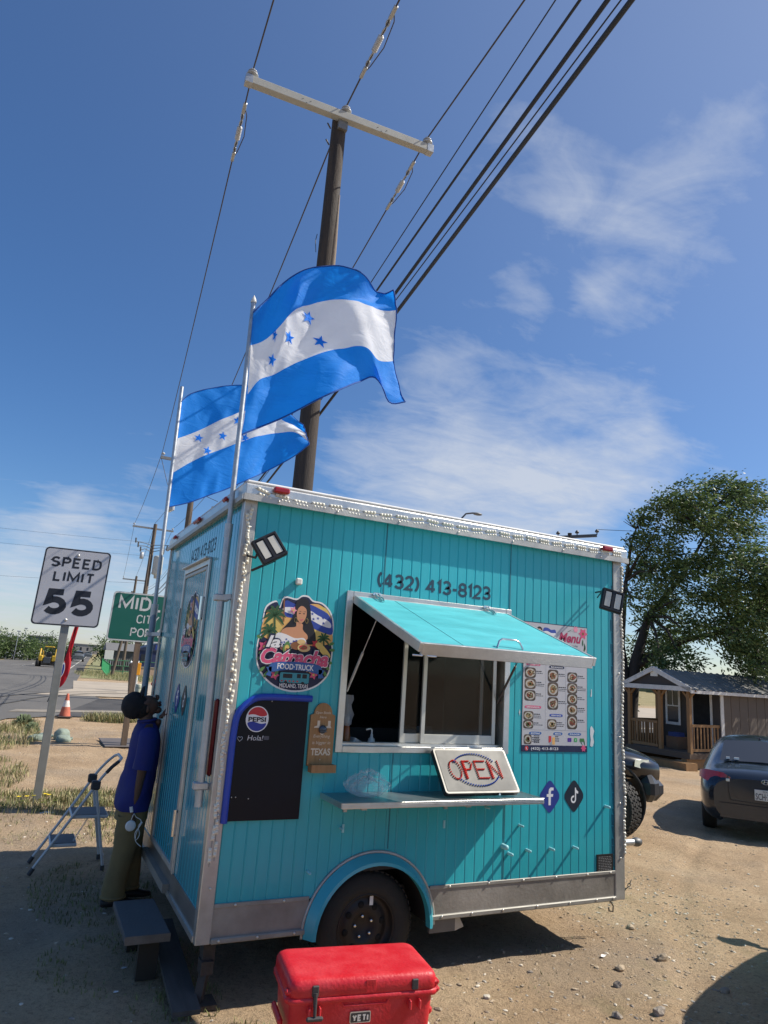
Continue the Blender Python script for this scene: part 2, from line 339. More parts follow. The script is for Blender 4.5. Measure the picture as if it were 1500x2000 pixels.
def ground_h(x, y):
    z = gz(x, y); r = hypot(x-1, y-1)
    if r < 45:
        wr = road_w(x, y); f = (1-sstep(r, 25, 45))*(.25+.75*wr)
        z += f*(.030*fbm(x, y, .55)+.012*fbm(x, y, 2.6)+.007*fbm(x, y, 9))-.015
        if r < 12: z += f*.006*max(0, fbm(x+9, y, 6, 3))*2
        for c0 in (1.9, 3.5):      # shallow wheel ruts crossing the lot
            d_ = (x-c0)*.62-(y+1.6)*.785+.12*sin(y*1.3); z += f*(.010*math.exp(-((abs(d_)-.16)/.06)**2)-.016*math.exp(-(d_/.10)**2))
    return z
for y in ys:
    for x in xs: gv.append((x, y, ground_h(x, y)))
nx = len(xs); gf = [(j*nx+i, j*nx+i+1, (j+1)*nx+i+1, (j+1)*nx+i) for j in range(len(ys)-1) for i in range(nx-1)]
def ground_tone():
    m = bpy.data.materials.new('sandy_dirt'); m.use_nodes = True; t = m.node_tree; n = t.nodes; l = t.links; b = n['Principled BSDF']
    g = n.new('ShaderNodeNewGeometry')
    def nz(s, d, r=.6, off=0):
        mpx = n.new('ShaderNodeMapping'); mpx.inputs['Location'].default_value = (off, off*.7, 0); l.new(g.outputs['Position'], mpx.inputs[0])
        q = n.new('ShaderNodeTexNoise'); q.inputs['Scale'].default_value = s; q.inputs['Detail'].default_value = d; q.inputs['Roughness'].default_value = r; l.new(mpx.outputs[0], q.inputs['Vector']); return q.outputs['Fac']
    def ramp(f, els):
        r = n.new('ShaderNodeValToRGB'); l.new(f, r.inputs[0]); e = r.color_ramp.elements
        e[0].position, e[0].color = els[0][0], (*els[0][1], 1); e[1].position, e[1].color = els[-1][0], (*els[-1][1], 1)
        for p, c in els[1:-1]: k = e.new(p); k.color = (*c, 1)
        return r.outputs[0]
    def mx(f, a, b2, mode='MIX'):
        q = n.new('ShaderNodeMix'); q.data_type = 'RGBA'; q.blend_type = mode
        if isinstance(f, float): q.inputs[0].default_value = f
        else: l.new(f, q.inputs[0])
        for s_, i in ((a, 6), (b2, 7)):
            if isinstance(s_, tuple): q.inputs[i].default_value = (*s_, 1)
            else: l.new(s_, q.inputs[i])
        return q.outputs[2]
    base = ramp(nz(.9, 8, .65), [(.30, (.37, .265, .165)), (.5, (.46, .335, .215)), (.72, (.55, .42, .28))])
    fine = ramp(nz(34, 6, .75, 5), [(.30, (.50, .46, .42)), (.47, (.95, .95, .95)), (.62, (1.05, 1.03, 1.0)), (.78, (1.35, 1.3, 1.2))])
    c = mx(1.0, base, fine, 'MULTIPLY')
    grit = ramp(nz(95, 4, .8, 2), [(.30, (.55, .52, .48)), (.45, (1, 1, 1)), (.7, (1.18, 1.15, 1.1))])
    c = mx(.85, c, grit, 'MULTIPLY')
    gravel = ramp(nz(.35, 5, .6, 11), [(.52, (0, 0, 0)), (.66, (1, 1, 1))])
    gm = n.new('ShaderNodeMath'); gm.operation = 'MULTIPLY'; l.new(gravel, gm.inputs[0]); gm.inputs[1].default_value = .45
    c = mx(gm.outputs[0], c, (.30, .265, .22))
    weeds = ramp(nz(1.3, 8, .75, 31), [(.56, (0, 0, 0)), (.70, (1, 1, 1))])
    gm2 = n.new('ShaderNodeMath'); gm2.operation = 'MULTIPLY'; l.new(weeds, gm2.inputs[0]); gm2.inputs[1].default_value = .38
    c = mx(gm2.outputs[0], c, (.20, .20, .09))
    # dry grassland away from the lot
    sp = n.new('ShaderNodeSeparateXYZ'); l.new(g.outputs['Position'], sp.inputs[0])
    mr = n.new('ShaderNodeMapRange'); l.new(sp.outputs[1], mr.inputs[0]); mr.inputs[1].default_value = 46; mr.inputs[2].default_value = 56; mr.inputs[3].default_value = 0; mr.inputs[4].default_value = .75
    far = ramp(nz(.25, 6, .7, 3), [(.35, (.17, .17, .065)), (.65, (.33, .28, .15))])
    c = mx(mr.outputs[0], c, far)
    l.new(c, b.inputs['Base Color']); b.inputs['Roughness'].default_value = .95; b.inputs['Specular IOR Level'].default_value = .15
    add = n.new('ShaderNodeMath'); add.operation = 'MULTIPLY_ADD'; l.new(nz(18, 8, .7), add.inputs[0]); add.inputs[1].default_value = 1.6; l.new(nz(85, 5, .75), add.inputs[2])
    bp = n.new('ShaderNodeBump'); bp.inputs['Strength'].default_value = .9; bp.inputs['Distance'].default_value = .022; l.new(add.outputs[0], bp.inputs['Height']); l.new(bp.outputs[0], b.inputs['Normal'])
    return m
dirt = ground_tone()
gme = bpy.data.meshes.new('ground'); gme.from_pydata(gv, [], gf); gme.materials.append(dirt); gme.polygons.foreach_set('use_smooth', [True]*len(gf)); gme.update()
go = bpy.data.objects.new('ground', gme); C.objects.link(go); tag(go, kind='structure')

def sheet(name, outline, z, m, step=None):
    mb = MB(); mb.flat(outline, (0, 0, z), (1, 0, 0), (0, 1, 0)); o = mb.build(name, m); return tag(o, kind='structure')
asphalt = M('worn_asphalt', (.145, .138, .128), .9, 0, .16, .35, .5, 60, stretch=(1, .25, 1), world=True, spec=.2)
asph2 = M('dark_asphalt', (.085, .082, .08), .9, 0, .25, .8, .5, 60, world=True, spec=.2)
conc = M('dusty_concrete', (.42, .36, .285), .9, 0, .12, .5, .3, 50, world=True, spec=.2)
R0 = lambda y: -1.85+.0767*y
sheet('road', [(-26, -60), (-7.9, -60), (-3.3+.0767*14, 14), (-1.35, 17.2), (-.2, 18.2), (R0(27)+1.6, 27.3), (R0(34)+.3, 34), (R0(900), 900), (R0(900)-23, 900)], .012, asphalt)
sheet('side_street', [(-.2, 18.25), (60, 18.9), (60, 29.5), (R0(27)+1.6, 27.2)], .016, asph2)
sheet('pavement', [(-.6, 28.4), (60, 30.6), (60, 46), (R0(44)+.1, 44), (R0(34)+.35, 34)], .020, conc)
# pale worn band and dark tyre marks on the road
sheet('road_edge_band', [(-1.4, 19.2), (1.8, 20.1), (40, 20.6), (40, 21.2), (1.6, 20.8), (-1.2, 20.2)], .024, M('pale_road_dust', (.27, .235, .19), .95, 0, .2, 1.5, world=True))
mk = M('tyre_mark', (.085, .082, .077), .9, 0, .2, 2, world=True)
def ribbon(name, pts, wd, z, m):
    mb = MB(); L = []; 
    for i, p in enumerate(pts):
        a = Vector(pts[max(0, i-1)]); b = Vector(pts[min(len(pts)-1, i+1)]); d = (b-a).normalized(); nrm = Vector((-d.y, d.x))
        L.append((p[0]+nrm.x*wd/2, p[1]+nrm.y*wd/2)); L.append((p[0]-nrm.x*wd/2, p[1]-nrm.y*wd/2))
    mb.add([(a, b, z) for a, b in L], [(2*i, 2*i+1, 2*i+3, 2*i+2) for i in range(len(pts)-1)]); return tag(mb.build(name, m), kind='structure')
for k, dx in enumerate((0, 1.0)):
    ribbon('tyre_track', smooth_poly([(-3.2+dx, 20.5), (-2.3+dx, 23.4), (-1.6+dx*1.2, 26.5), (.3+dx*1.5, 30.3), (3+dx*1.5, 32.6)], 6, False), .13, .030, mk)
ribbon('crack', smooth_poly([(-9, 31), (-3, 30.6), (0, 29.9), (1.6, 30.2)], 5, False), .09, .031, mk)
lanew = M('faded_road_paint', (.55, .53, .46), .8, 0, .2, 3, world=True)
for k in range(22):
    y0 = 75+k*12; xm = R0(y0)-5.4
    boxl = MB().flat([(xm-.06, y0), (xm+.06, y0), (xm+.29, y0+3), (xm+.17, y0+3)], (0, 0, .020), (1, 0, 0), (0, 1, 0)).build('lane_dash', lanew); tag(boxl, kind='structure')
ribbon('edge_line', [(R0(70)-1.0, 70), (R0(80)-1.0, 80), (R0(300)-1.0, 300)], .12, .020, lanew)
ribbon('centre_line', [(R0(10)-10.2, 10), (R0(80)-10.2, 80), (R0(500)-10.2, 500)], .14, .020, M('yellow_road_paint', (.5, .36, .06), .8, 0, .2, 3, world=True))
# grass verge between road and fence
sheet('verge', [(R0(50)+.4, 50), (14, 47), (16, 60), (R0(75)+7, 75), (R0(260)+14, 260), (R0(260)+2, 260)], .014, M('dry_green_grass_mat', (.17, .19, .07), .95, 0, .35, 1.2, .6, 30, world=True, det=8, col2=(.33, .30, .15)))

# ---- loose stones: the small ones cannot be counted
def rock_mesh(seed, r=1.0, sub=1):
    bm = bmesh.new(); bmesh.ops.create_icosphere(bm, subdivisions=sub, radius=1.0); rd = random.Random(seed); o = Vector((rd.random()*9, rd.random()*9, seed))
    sx, sy, sz = rd.uniform(.8, 1.3), rd.uniform(.6, 1), rd.uniform(.4, .75)
    for v in bm.verts:
        k = 1+.45*noise.noise(v.co*1.3+o); v.co = Vector((v.co.x*sx*k, v.co.y*sy*k, v.co.z*sz*k))*r
    vs = [v.co.copy() for v in bm.verts]; fs = [tuple(x.index for x in f.verts) for f in bm.faces]; bm.free(); return vs, fs
RK = [rock_mesh(i, 1, 1) for i in range(6)]
stone_a = M('tan_stone', (.38, .30, .21), .9, 0, .3, 9, .4, 60); stone_b = M('grey_stone', (.28, .24, .20), .9, 0, .3, 9, .4, 60); stone_c = M('pale_stone', (.60, .54, .44), .85, 0, .2, 9, .3, 60)
def scatter_stones(name, n, area, smin, smax, seed):
    rd = random.Random(seed); V = []; F = []; MI = []
    simple = [(Vector((1, 0, 0)), Vector((-.2, .9, 0)), Vector((-.8, -.6, 0)), Vector((.05, 0, .75)), Vector((.45, .3, .5)))]
    sf = [(0, 1, 4), (1, 3, 4), (0, 4, 3), (1, 2, 3), (2, 0, 3)]
    for i in range(n):
        x, y = area(rd); 
        if -.05 < x < 3.2 and .2 < y < 2.6: continue
        r = smin+(smax-smin)*rd.random()**3.2; z = ground_h(x, y)
        a = rd.random()*6.28; ca, sa = cos(a), sin(a); k = len(V)
        if r > .013: vs, fs = RK[rd.randrange(6)]
        else: vs, fs = simple[0], sf
        hs = rd.uniform(.5, 1)
        V += [(x+(v.x*ca-v.y*sa)*r, y+(v.x*sa+v.y*ca)*r, z+v.z*r*hs) for v in vs]; F += [tuple(q+k for q in f) for f in fs]; MI += [rd.choice((0, 0, 0, 1, 2))]*len(fs)
    me = bpy.data.meshes.new(name); me.from_pydata(V, [], F)
    for m in (stone_a, stone_b, stone_c): me.materials.append(m)
    me.polygons.foreach_set('material_index', MI); me.update(); o = bpy.data.objects.new(name, me); C.objects.link(o)
    return tag(o, 'small loose pebbles and gravel lying all over the sandy dirt', 'gravel', kind='stuff')
def ar(rd):
    r = rd.random()
    if r < .45: return rd.uniform(1.0, 5.2), rd.uniform(-2.2, 2.5)
    if r < .72: return rd.uniform(2.5, 11), rd.uniform(-.5, 8)
    if r < .80: return rd.uniform(5, 20), rd.uniform(3, 15)
    return rd.uniform(-1.8, 1.5), rd.uniform(-1.2, 17)
scatter_stones('gravel', 15000, ar, .0035, .021, 5)
# stones big enough to point at
def clump(px, py, n, r, rd): return [(px+rd.uniform(-r, r), py+rd.uniform(-r, r)) for _ in range(n)]
BIG = [((2.66, -.55), .036, stone_b, 'dark grey stone beside the tip of the trailer shadow'), ((2.35, -.86), .034, stone_b, 'dark lump of stone at the left of the right-hand gravel patch'),
       ((2.62, -.93), .045, stone_b, 'largest dark stone near the bottom of the gravel patch'), ((1.72, -.42), .026, stone_c, 'small smooth cream pebble in front of the trailer shadow'),
       ((1.16, -.60), .036, stone_c, 'pale yellowish stone to the right of the red cooler'), ((1.13, -.71), .026, stone_c, 'small pale chip below the yellowish stone right of the red cooler'),
       ((1.2, -.74), .022, stone_c, 'smallest pale chip in the group right of the red cooler'), ((2.9, -.33), .038, stone_a, 'tan stone on the dirt to the right of the trailer shadow'),
       ((3.35, -.30), .042, stone_a, 'tan angular stone near the top of the gravel patch'), ((3.6, .25), .04, stone_a, 'flat tan stone halfway to the trailer hitch'),
       ((3.3, -.85), .04, stone_b, 'grey stone at the edge of the cast shadow bottom right'), ((.99, -.95), .03, stone_b, 'dark chip of stone touching the right side of the red cooler')]
for i, (p, r, m, lb) in enumerate(BIG):
    vs, fs = rock_mesh(40+i, r, 2); mb = MB().add([v+Vector((p[0], p[1], ground_h(*p)+r*.25)) for v in vs], fs, smooth=False); tag(mb.build('stone', m), lb, 'stone', 'loose stones on the dirt')
# ---- litter
lit = M('white_litter', (.75, .75, .72), .6, 0, .05, 9)
for (x, y, s, lb) in ((2.95, -.12, .035, 'curved white scrap of litter on the dirt right of the trailer'), (1.36, -.28, .02, 'tiny white paper scrap below the trailer shadow'), (-.28, .62, .02, 'white scrap of litter on the shaded ground by the wooden bench'), (-.62, 5.25, .09, 'crumpled white litter in the grass near the yellow flowers'), (-.36, .3, .018, 'white chip on the shaded ground left of the bench')):
    z = ground_h(x, y)+.012; mb = MB(); q = [(-1, -.4), (-.3, .35), (.5, .55), (1, .1), (.4, -.1), (-.4, -.5)]
    mb.add([(x+a*s, y+b*s, z+.3*s*sin(a*3+i)) for i, (a, b) in enumerate(q)], [(0, 1, 5), (1, 4, 5), (1, 2, 4), (2, 3, 4)]); tag(mb.build('litter', lit), lb, 'litter')

# ---- grass
def grass(name, patches, label, mats, seed=3, kind='stuff', cat='grass'):
    rd = random.Random(seed); V = []; F = []; MI = []
    for (cx, cy, rx, ry, n, hmin, hmax) in patches:
        for i in range(n):
            a = rd.random()*6.28; q = sqrt(rd.random()); x = cx+cos(a)*rx*q; y = cy+sin(a)*ry*q
            if fbm(x, y, 2.2) < -.12 and rd.random() < .8: continue
            h = rd.uniform(hmin, hmax); z = ground_h(x, y)-.01; b = rd.random()*6.28; wd = rd.uniform(.002, .0042)*(1+h*4); lx, ly = cos(b)*h*rd.uniform(.1, .8), sin(b)*h*rd.uniform(.1, .8)
            px, py = -sin(b)*wd, cos(b)*wd; k = len(V)
            V += [(x-px, y-py, z), (x+px, y+py, z), (x+px*.7+lx*.4, y+py*.7+ly*.4, z+h*.6), (x-px*.7+lx*.4, y-py*.7+ly*.4, z+h*.6), (x+lx, y+ly, z+h*.92)]
            F += [(k, k+1, k+2, k+3), (k+3, k+2, k+4)]; c = rd.choice((0, 1, 1, 2, 2)); MI += [c, c]
    me = bpy.data.meshes.new(name); me.from_pydata(V, [], F)
    for m in mats: me.materials.append(m)
    me.polygons.foreach_set('material_index', MI); me.update(); o = bpy.data.objects.new(name, me); C.objects.link(o); return tag(o, label, cat, kind=kind)
gA = M('green_blade', (.13, .15, .05), .7, 0, .3, 3); gB = M('olive_blade', (.17, .185, .06), .7, 0, .3, 3); gC = M('straw_blade', (.42, .36, .19), .7, 0, .25, 3)
grass('grass', [(-.75, 5.9, .9, .8, 4200, .03, .12), (-.05, 6.1, .55, .45, 2300, .04, .16), (-.55, 4.5, .7, .9, 1300, .015, .05), (.1, 4.2, .35, .7, 1100, .02, .08),
               (-1.6, 8.2, .8, 1.6, 3600, .04, .14), (-1.5, 13.2, .9, 2.3, 4200, .06, .22), (-.9, 15.6, .35, .35, 700, .08, .22), (1.35, 17.4, .9, .45, 2600, .10, .32), (.1, 5.3, .3, .4, 900, .05, .14)],
      'patchy green and straw coloured grass growing in the dirt behind the step ladder', [gA, gB, gC])
grass('grass', [(.15, -.45, .45, .22, 1500, .015, .06), (-.3, .75, .5, .5, 900, .015, .05), (-.35, 2.2, .5, .8, 1500, .015, .06), (-.05, .1, .25, .3, 600, .02, .06)], 'short sparse grass in the shade left of the trailer', [gA, gB, gB], 4)
grass('grass', [(1.45, -.85, .22, .18, 260, .012, .035), (2.2, -.35, .3, .15, 200, .012, .03), (2.7, .2, .3, .2, 160, .012, .03), (4.2, 1.1, .5, .5, 200, .01, .03)], 'thin tufts of grass on the sunlit gravel right of the cooler', [gB, gC, gA], 6)
grass('grass', [(R0(60)+3.2, 58, 3.5, 11, 9000, .1, .4), (9, 56, 4, 6, 5000, .1, .35)], 'dry green grass of the roadside verge by the green pipe fence', [gA, gB, gC], 8)
yel = M('yellow_petals', (.85, .62, .03), .6, 0, .1, 9)
for i, (x, y, h) in enumerate([(-.86, 5.55, .13), (-.78, 5.5, .15), (-.70, 5.45, .12), (-.62, 5.52, .16), (-.66, 5.72, .13), (-.56, 5.35, .12), (-.95, 5.6, .12), (-.68, 5.3, .10), (-.74, 6.05, .18), (-.9, 5.42, .1)]):
    f = thing('yellow_flower', 'small yellow wildflower in the grass left of the speed limit sign post', 'flower', (x, y, ground_h(x, y)), i, 'yellow wildflowers by the speed limit sign')
    MB().tube([(0, 0, 0), (.01, 0, h*.6), (0, .01, h)], .0025, 5).build('stem', gA, f, world=False)
    mb = MB()
    for k in range(6):
        a = k*pi/3; d = Vector((cos(a), sin(a), .25)); p = Vector((-sin(a), cos(a), 0)); c = Vector((0, .01, h)); mb.add([c, c+d*.018+p*.012, c+d*.034, c+d*.018-p*.012], [(0, 1, 2, 3)])
    mb.build('petals', yel, f, world=False)
for i, (x, y, s) in enumerate([(-.95, 15.4, .28), (-.78, 14.4, .2)]):
    pl = thing('weed_bush', ('taller' if i == 0 else 'lower')+' grey green weed at the edge of the side street', 'weed', (x, y, ground_h(x, y)))
    mb = MB(); rd = random.Random(i)
    for k in range(160):
        a = rd.random()*6.28; b = rd.uniform(.1, 1.4); L = s*rd.uniform(.5, 1); d = Vector((cos(a)*cos(b), sin(a)*cos(b), sin(b))); p = d.orthogonal().normalized()*s*.09; c = d*L
        mb.add([c-d*s*.3, c+p, c+d*s*.15, c-p], [(0, 1, 2, 3)])
    mb.build('leaves', M('grey_green_leaf', (.13, .17, .09), .8, 0, .3, 6), pl, world=False); MB().tube([(0, 0, 0), (0, 0, s*.6)], .01, 5).build('stem', gB, pl, world=False)

# ================================================================ food trailer
L_, W_, ZB, ZP, ZT = 3.27, 2.72, .304, 2.93, 3.045
T = thing('food_trailer', 'turquoise ribbed food trailer with open serving hatch and aluminium trim', 'food trailer', (L_/2, W_/2, 0))
PITCHW = .0785
X0, X1 = .075, 3.19           # between the corner posts
ZS = .495                     # top of the lower aluminium skirt
WX0, WX1, WZ0, WZ1 = .80, 2.09, 1.395, 2.385   # window opening
AC, AR = 1.10, .455           # wheel arch centre x, radius (arch centre z = .28)
def arch_z(x):
    d = AR-.0; return .28+sqrt(max(0, d*d-(x-AC)**2)) if abs(x-AC) < d else 0
def strip(x, w, z0a, z0b, z1, seam=False):
    g = .0068; dp = .0045; mb = MB()
    prof = [(0, dp), (g, 0), (w/2, 0), (w-g, 0), (w, dp)]
    vs = []; 
    for px, py in prof:
        zz0 = z0a+(z0b-z0a)*px/w; vs += [(x+px, py, zz0), (x+px, py, z1)]
    mb.add(vs, [(2*i, 2*i+2, 2*i+3, 2*i+1) for i in range(4)])
    return mb
k = 0; x = X0; SHARE = {}
while x < X1-.01:
    w = min(PITCHW, X1-x); spans = []
    za, zb = max(ZS, arch_z(x)), max(ZS, arch_z(x+w))
    if x+w > WX0+.002 and x < WX1-.002:
        if x < WX0-.001 or x+w > WX1+.001: spans = [(za, zb, WZ0), (WZ1, WZ1, ZP)]; side = (x, WX0) if x < WX0 else (WX1, x+w)
        else: spans = [(za, zb, WZ0), (WZ1, WZ1, ZP)]
        if x < WX0-.001:
            strip(x, WX0-x, WZ0, WZ0, WZ1).build('wall_strip', teal, T)
        elif x+w > WX1+.001:
            strip(WX1, x+w-WX1, WZ0, WZ0, WZ1).build('wall_strip', teal, T)
    else: spans = [(za, zb, ZP)]
    for s in spans:
        key = (round(w, 4), round(s[0], 3), round(s[1], 3), round(s[2], 3))
        if key in SHARE:
            src, sx = SHARE[key]; c = copy_part(src, T); c.location.x = x-sx
        else:
            o = strip(x, w, *s).build('wall_strip', teal, T); SHARE[key] = (o, x)
    x += w
# backing sheet behind the grooves (dark gap never shows through)
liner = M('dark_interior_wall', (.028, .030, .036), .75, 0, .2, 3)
def holed(name, y, m, thick):
    mb = MB()
    for a, b in (((X0-.05, y, ZS-.1), (AC-AR-.02, y+thick, WZ0-.03)), ((AC+AR+.02, y, ZS-.1), (X1+.05, y+thick, WZ0-.03)), ((AC-AR-.02, y, .28+AR+.03), (AC+AR+.02, y+thick, WZ0-.03)),
                 ((X0-.05, y, WZ0-.03), (WX0-.02, y+thick, WZ1+.02)), ((WX1+.02, y, WZ0-.03), (X1+.05, y+thick, WZ1+.02)), ((X0-.05, y, WZ1+.02), (X1+.05, y+thick, ZP))):
        mb.box(a, b)
    return mb.build(name, m, T)
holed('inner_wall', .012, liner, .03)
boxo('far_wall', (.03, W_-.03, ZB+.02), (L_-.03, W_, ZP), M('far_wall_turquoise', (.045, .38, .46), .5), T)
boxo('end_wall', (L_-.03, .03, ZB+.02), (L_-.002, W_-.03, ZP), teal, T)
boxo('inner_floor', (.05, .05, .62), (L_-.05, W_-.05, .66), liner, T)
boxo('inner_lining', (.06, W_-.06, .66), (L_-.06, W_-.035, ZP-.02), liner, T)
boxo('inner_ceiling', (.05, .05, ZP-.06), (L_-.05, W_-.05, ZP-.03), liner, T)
boxo('floor_frame', (.06, .30, ZB+.02), (L_-.06, W_-.30, ZB+.14), M('frame_black_steel', (.03, .03, .03), .7, .3), T)
# roof
mb = MB().box((-.03, -.05, ZP+.002), (L_+.04, W_+.03, ZT-.012)); o = mb.build('roof_rail', alu, T, bevel=.012)
boxo('roof', (-.02, -.04, ZT-.012), (L_+.03, W_+.02, ZT+.012), M('white_roof_skin', (.68, .68, .66), .5), T, bev=.01)
boxo('roof_lip', (-.034, -.062, ZP-.012), (L_+.044, -.046, ZP+.030), aludull, T)
boxo('rear_roof_lip', (-.046, -.06, ZP-.012), (-.032, W_+.03, ZP+.022), aludull, T)
# corner posts
for (a, b, nm) in (((-.012, -.012, ZB), (.075, .0, ZP+.001), 'corner_post'), ((X1-.005, -.012, ZB), (L_+.01, 0, ZP+.001), 'corner_post'),
               ((-.014, -.011, ZB-.0), (.0, .055, ZP+.001), 'corner_post_return'), ((L_, -.011, ZB), (L_+.012, .06, ZP), 'corner_post_return'), ((-.014, W_-.06, ZB), (0, W_+.01, ZP), 'corner_post')):
    boxo(nm, a, b, aludull if nm == 'corner_post' else alu, T, bev=.004)
lowtrim = M('dull_trim', (.30, .29, .26), .6, .3, .2, 6)
# skirts (front side), split by the wheel arch
for a, b in ((.075, AC-AR+.02), (AC+AR-.03, X1-.005)):
    boxo('skirt', (a, -.006, ZB+.03), (b, .006, ZS), M('skirt_aluminium', (.30, .28, .25), .55, .45, .22, 4, .2, 50), T)
    boxo('skirt_lower_trim', (a, -.022, ZB), (b, .006, ZB+.032), lowtrim, T, bev=.006)
    boxo('skirt_upper_trim', (a, -.012, ZS-.004), (b, -.002, ZS+.020), lowtrim, T, bev=.003)
scm = MB().lathe((0, 0, 0), (0, -1, 0), [(.0085, -.002), (.008, .003), (.004, .006), (0, .0065)], 8)
sc0 = scm.build('screw', screw, T, world=False); sc0.location = (9, 9, 9)
def screws(pts, y, par=T):
    for x_, z_ in pts:
        c = copy_part(sc0, par); c.location = Vector((x_, y, z_))-Vector(T.location)
screws([(x_, ZB+.022) for x_ in (1.62, 1.86, 2.12, 2.42, 2.72, 2.98, 3.15)]+[(x_, ZB+.018) for x_ in (.12, .35, .58)], -.023)
screws([(x_, ZS+.008) for x_ in (1.68, 2.0, 2.3, 2.6, 2.9, 3.13, .2, .5)], -.013)
screws([(.04, z_) for z_ in (.6, 1.0, 1.35, 1.7, 2.05, 2.4, 2.75)]+[(3.235, z_) for z_ in (.6, 1.0, 1.5, 2.0, 2.5)], -.014)
screws([(x_, ZP+.008) for x_ in (.2, .62, 1.1, 1.6, 2.1, 2.6, 3.0)], -.063)
bpy.data.objects.remove(sc0)
# panel joint seams: narrow strips of darker teal
for sx in (1.04, 2.13): boxo('seam', (sx-.004, -.002, (WZ1+.03) if WX0 < sx < WX1 else .52 if sx > 1.6 else .8), (sx+.004, .004, ZP-.002), M('seam_dark_paint', (.02, .16, .2), .6), T)
boxo('seam', (1.19, -.002, .76), (1.197, .004, WZ0-.03), M('seam_dark_paint', (.02, .16, .2)), T)
# wheel arch fender
mb = MB(); n = 28; ro, ri = AR+.005, AR-.055
def arc(r, a, y): return (AC+r*cos(a), y, .28+r*sin(a)*1.0)
for (ra, ya, rb, yb) in ((ro, .0, ro, -.015), (ro, -.015, ri+.02, -.075), (ri+.02, -.075, ri, -.078), (ri, -.078, ri, -.02)):
    vs = [arc(ra, pi-pi*i/n, ya) for i in range(n+1)]+[arc(rb, pi-pi*i/n, yb) for i in range(n+1)]
    mb.add(vs, [(i, i+n+1, i+n+2, i+1) for i in range(n)], smooth=True)
mb.build('fender', M('fender_turquoise', (.05, .38, .47), .32, 0, .06, 4, coat=.3), T)
mb = MB(); vs = [arc(ri+.03, pi-pi*i/n, .0) for i in range(n+1)]+[arc(ri+.03, pi-pi*i/n, .45) for i in range(n+1)]
mb.add(vs, [(i, i+n+1, i+n+2, i+1) for i in range(n)], smooth=True)
mb.flat([(p[0], p[2]) for p in [arc(ri+.03, pi-pi*i/n, 0) for i in range(n+1)]], (0, .45, 0), (1, 0, 0), (0, 0, 1)); mb.build('wheel_well', M('wheel_well_black', (.012, .012, .012), .9), T)
# trim arc where the fender meets the wall
mb = MB().tube([arc(ro+.008, pi-pi*i/n*1.0, -.006) for i in range(n+1)], .010, 6); mb.build('arch_trim', aludull, T)
# wheels
def wheel(cx, cy, s, par):
    mb = MB().lathe((cx, cy, .275), (0, -s, 0), [(.20, -.09), (.305, -.095), (.333, -.075), (.338, 0), (.333, .075), (.310, .095), (.250, .106), (.208, .096), (.20, .08)], 40)
    ty = mb.build('tyre', darkrub, par)
    tr = MB()
    for i in range(50):
        a = 2*pi*i/50
        for yy in (-.06, -.02, .02, .06):
            c = Vector((cx+.338*cos(a), cy+yy, .275+.338*sin(a))); tr.box((-.004, -.015, -.014), (.004, .015, .014), M4=Matrix.Translation(c)@Matrix.Rotation(-a, 4, 'Y'))
    tr.build('tread', darkrub, ty, kind='stuff')
    rim = MB().lathe((cx, cy, .275), (0, -s, 0), [(.208, .088), (.2, .098), (.193, .088), (.188, .05), (.165, .042), (.15, .052), (.105, .060), (.075, .050), (.06, .035), (0, .035)], 40).build('rim', M('rim_black', (.022, .018, .018), .5, .3, .2, 9), par)
    hd = MB()
    for i in range(8):
        a = 2*pi*i/8+.2; c = Vector((cx+.132*cos(a), cy-s*.056, .275+.132*sin(a))); hd.lathe(c, (0, -s, 0), [(.0, .0), (.022, .0), (.020, .003), (.0, .003)], 14)
    hd.build('rim_hole', M('hole_black', (.004, .004, .004), .9), rim, kind='stuff')
    for i in range(5):
        a = 2*pi*i/5+.5; MB().lathe((cx+.062*cos(a), cy-s*.04, .275+.062*sin(a)), (0, -s, 0), [(.0115, 0), (.0115, .018), (.006, .022), (0, .022)], 6).build('lug_nut', chrome, rim)
    if s > 0: boxo('sticker', (cx+.03, cy-.064, .40), (cx+.055, cy-.0625, .455), white, par)
wheel(AC, .15, 1, T); wheel(AC, W_-.15, -1, T)
boxo('axle', (AC-.03, .14, .28), (AC+.03, W_-.14, .34), steel, T)
boxo('mud_flap', (AC+AR+.0, .02, .215), (AC+AR+.20, .045, ZB+.0), M('splash_guard_metal', (.16, .16, .16), .5, .4), T)
mb = MB().add([(AC+AR+.20, .02, .215), (AC+AR+.20, .045, ZB), (AC+AR+.27, .02, .235), (AC+AR+.23, .02, ZB), (AC+AR+.2, .02, ZB)], [(0, 2, 3, 4)]); mb.build('mud_flap_bracket', aludull, T)
# VIN plate, cleats, side details
vp = boxo('data_plate', (3.0, -.006, .505), (3.165, .002, .635), M('black_data_plate', (.02, .02, .02), .5, .2), T)
mb = MB(); rd = random.Random(2)
for i in range(9):
    z_ = .615-i*.0115; x_ = 3.015
    while x_ < 3.14: w2 = rd.uniform(.006, .022); mb.flat([(x_, z_), (min(x_+w2, 3.15), z_), (min(x_+w2, 3.15), z_+.0035), (x_, z_+.0035)], (0, -.007, 0), (1, 0, 0), (0, 0, 1)); x_ += w2+.006
mb.build('plate_print', M('grey_print', (.32, .32, .32), .5), vp, kind='stuff')
cle = M('painted_nub', (.30, .62, .66), .5); 
for (x_, z_, r) in ((2.12, .735, .020), (2.17, .685, .012), (2.33, .700, .011), (2.545, .700, .011), (2.77, .700, .010), (3.09, .98, .011), (2.26, .87, .009), (.64, .655, .009), (.84, .90, .008), (1.96, 1.0, .008)):
    MB().lathe((x_, 0, z_), (0, -1, 0), [(r, 0), (r*.9, .05), (r*.4, .058), (0, .058)], 8).build('peg', cle, T)
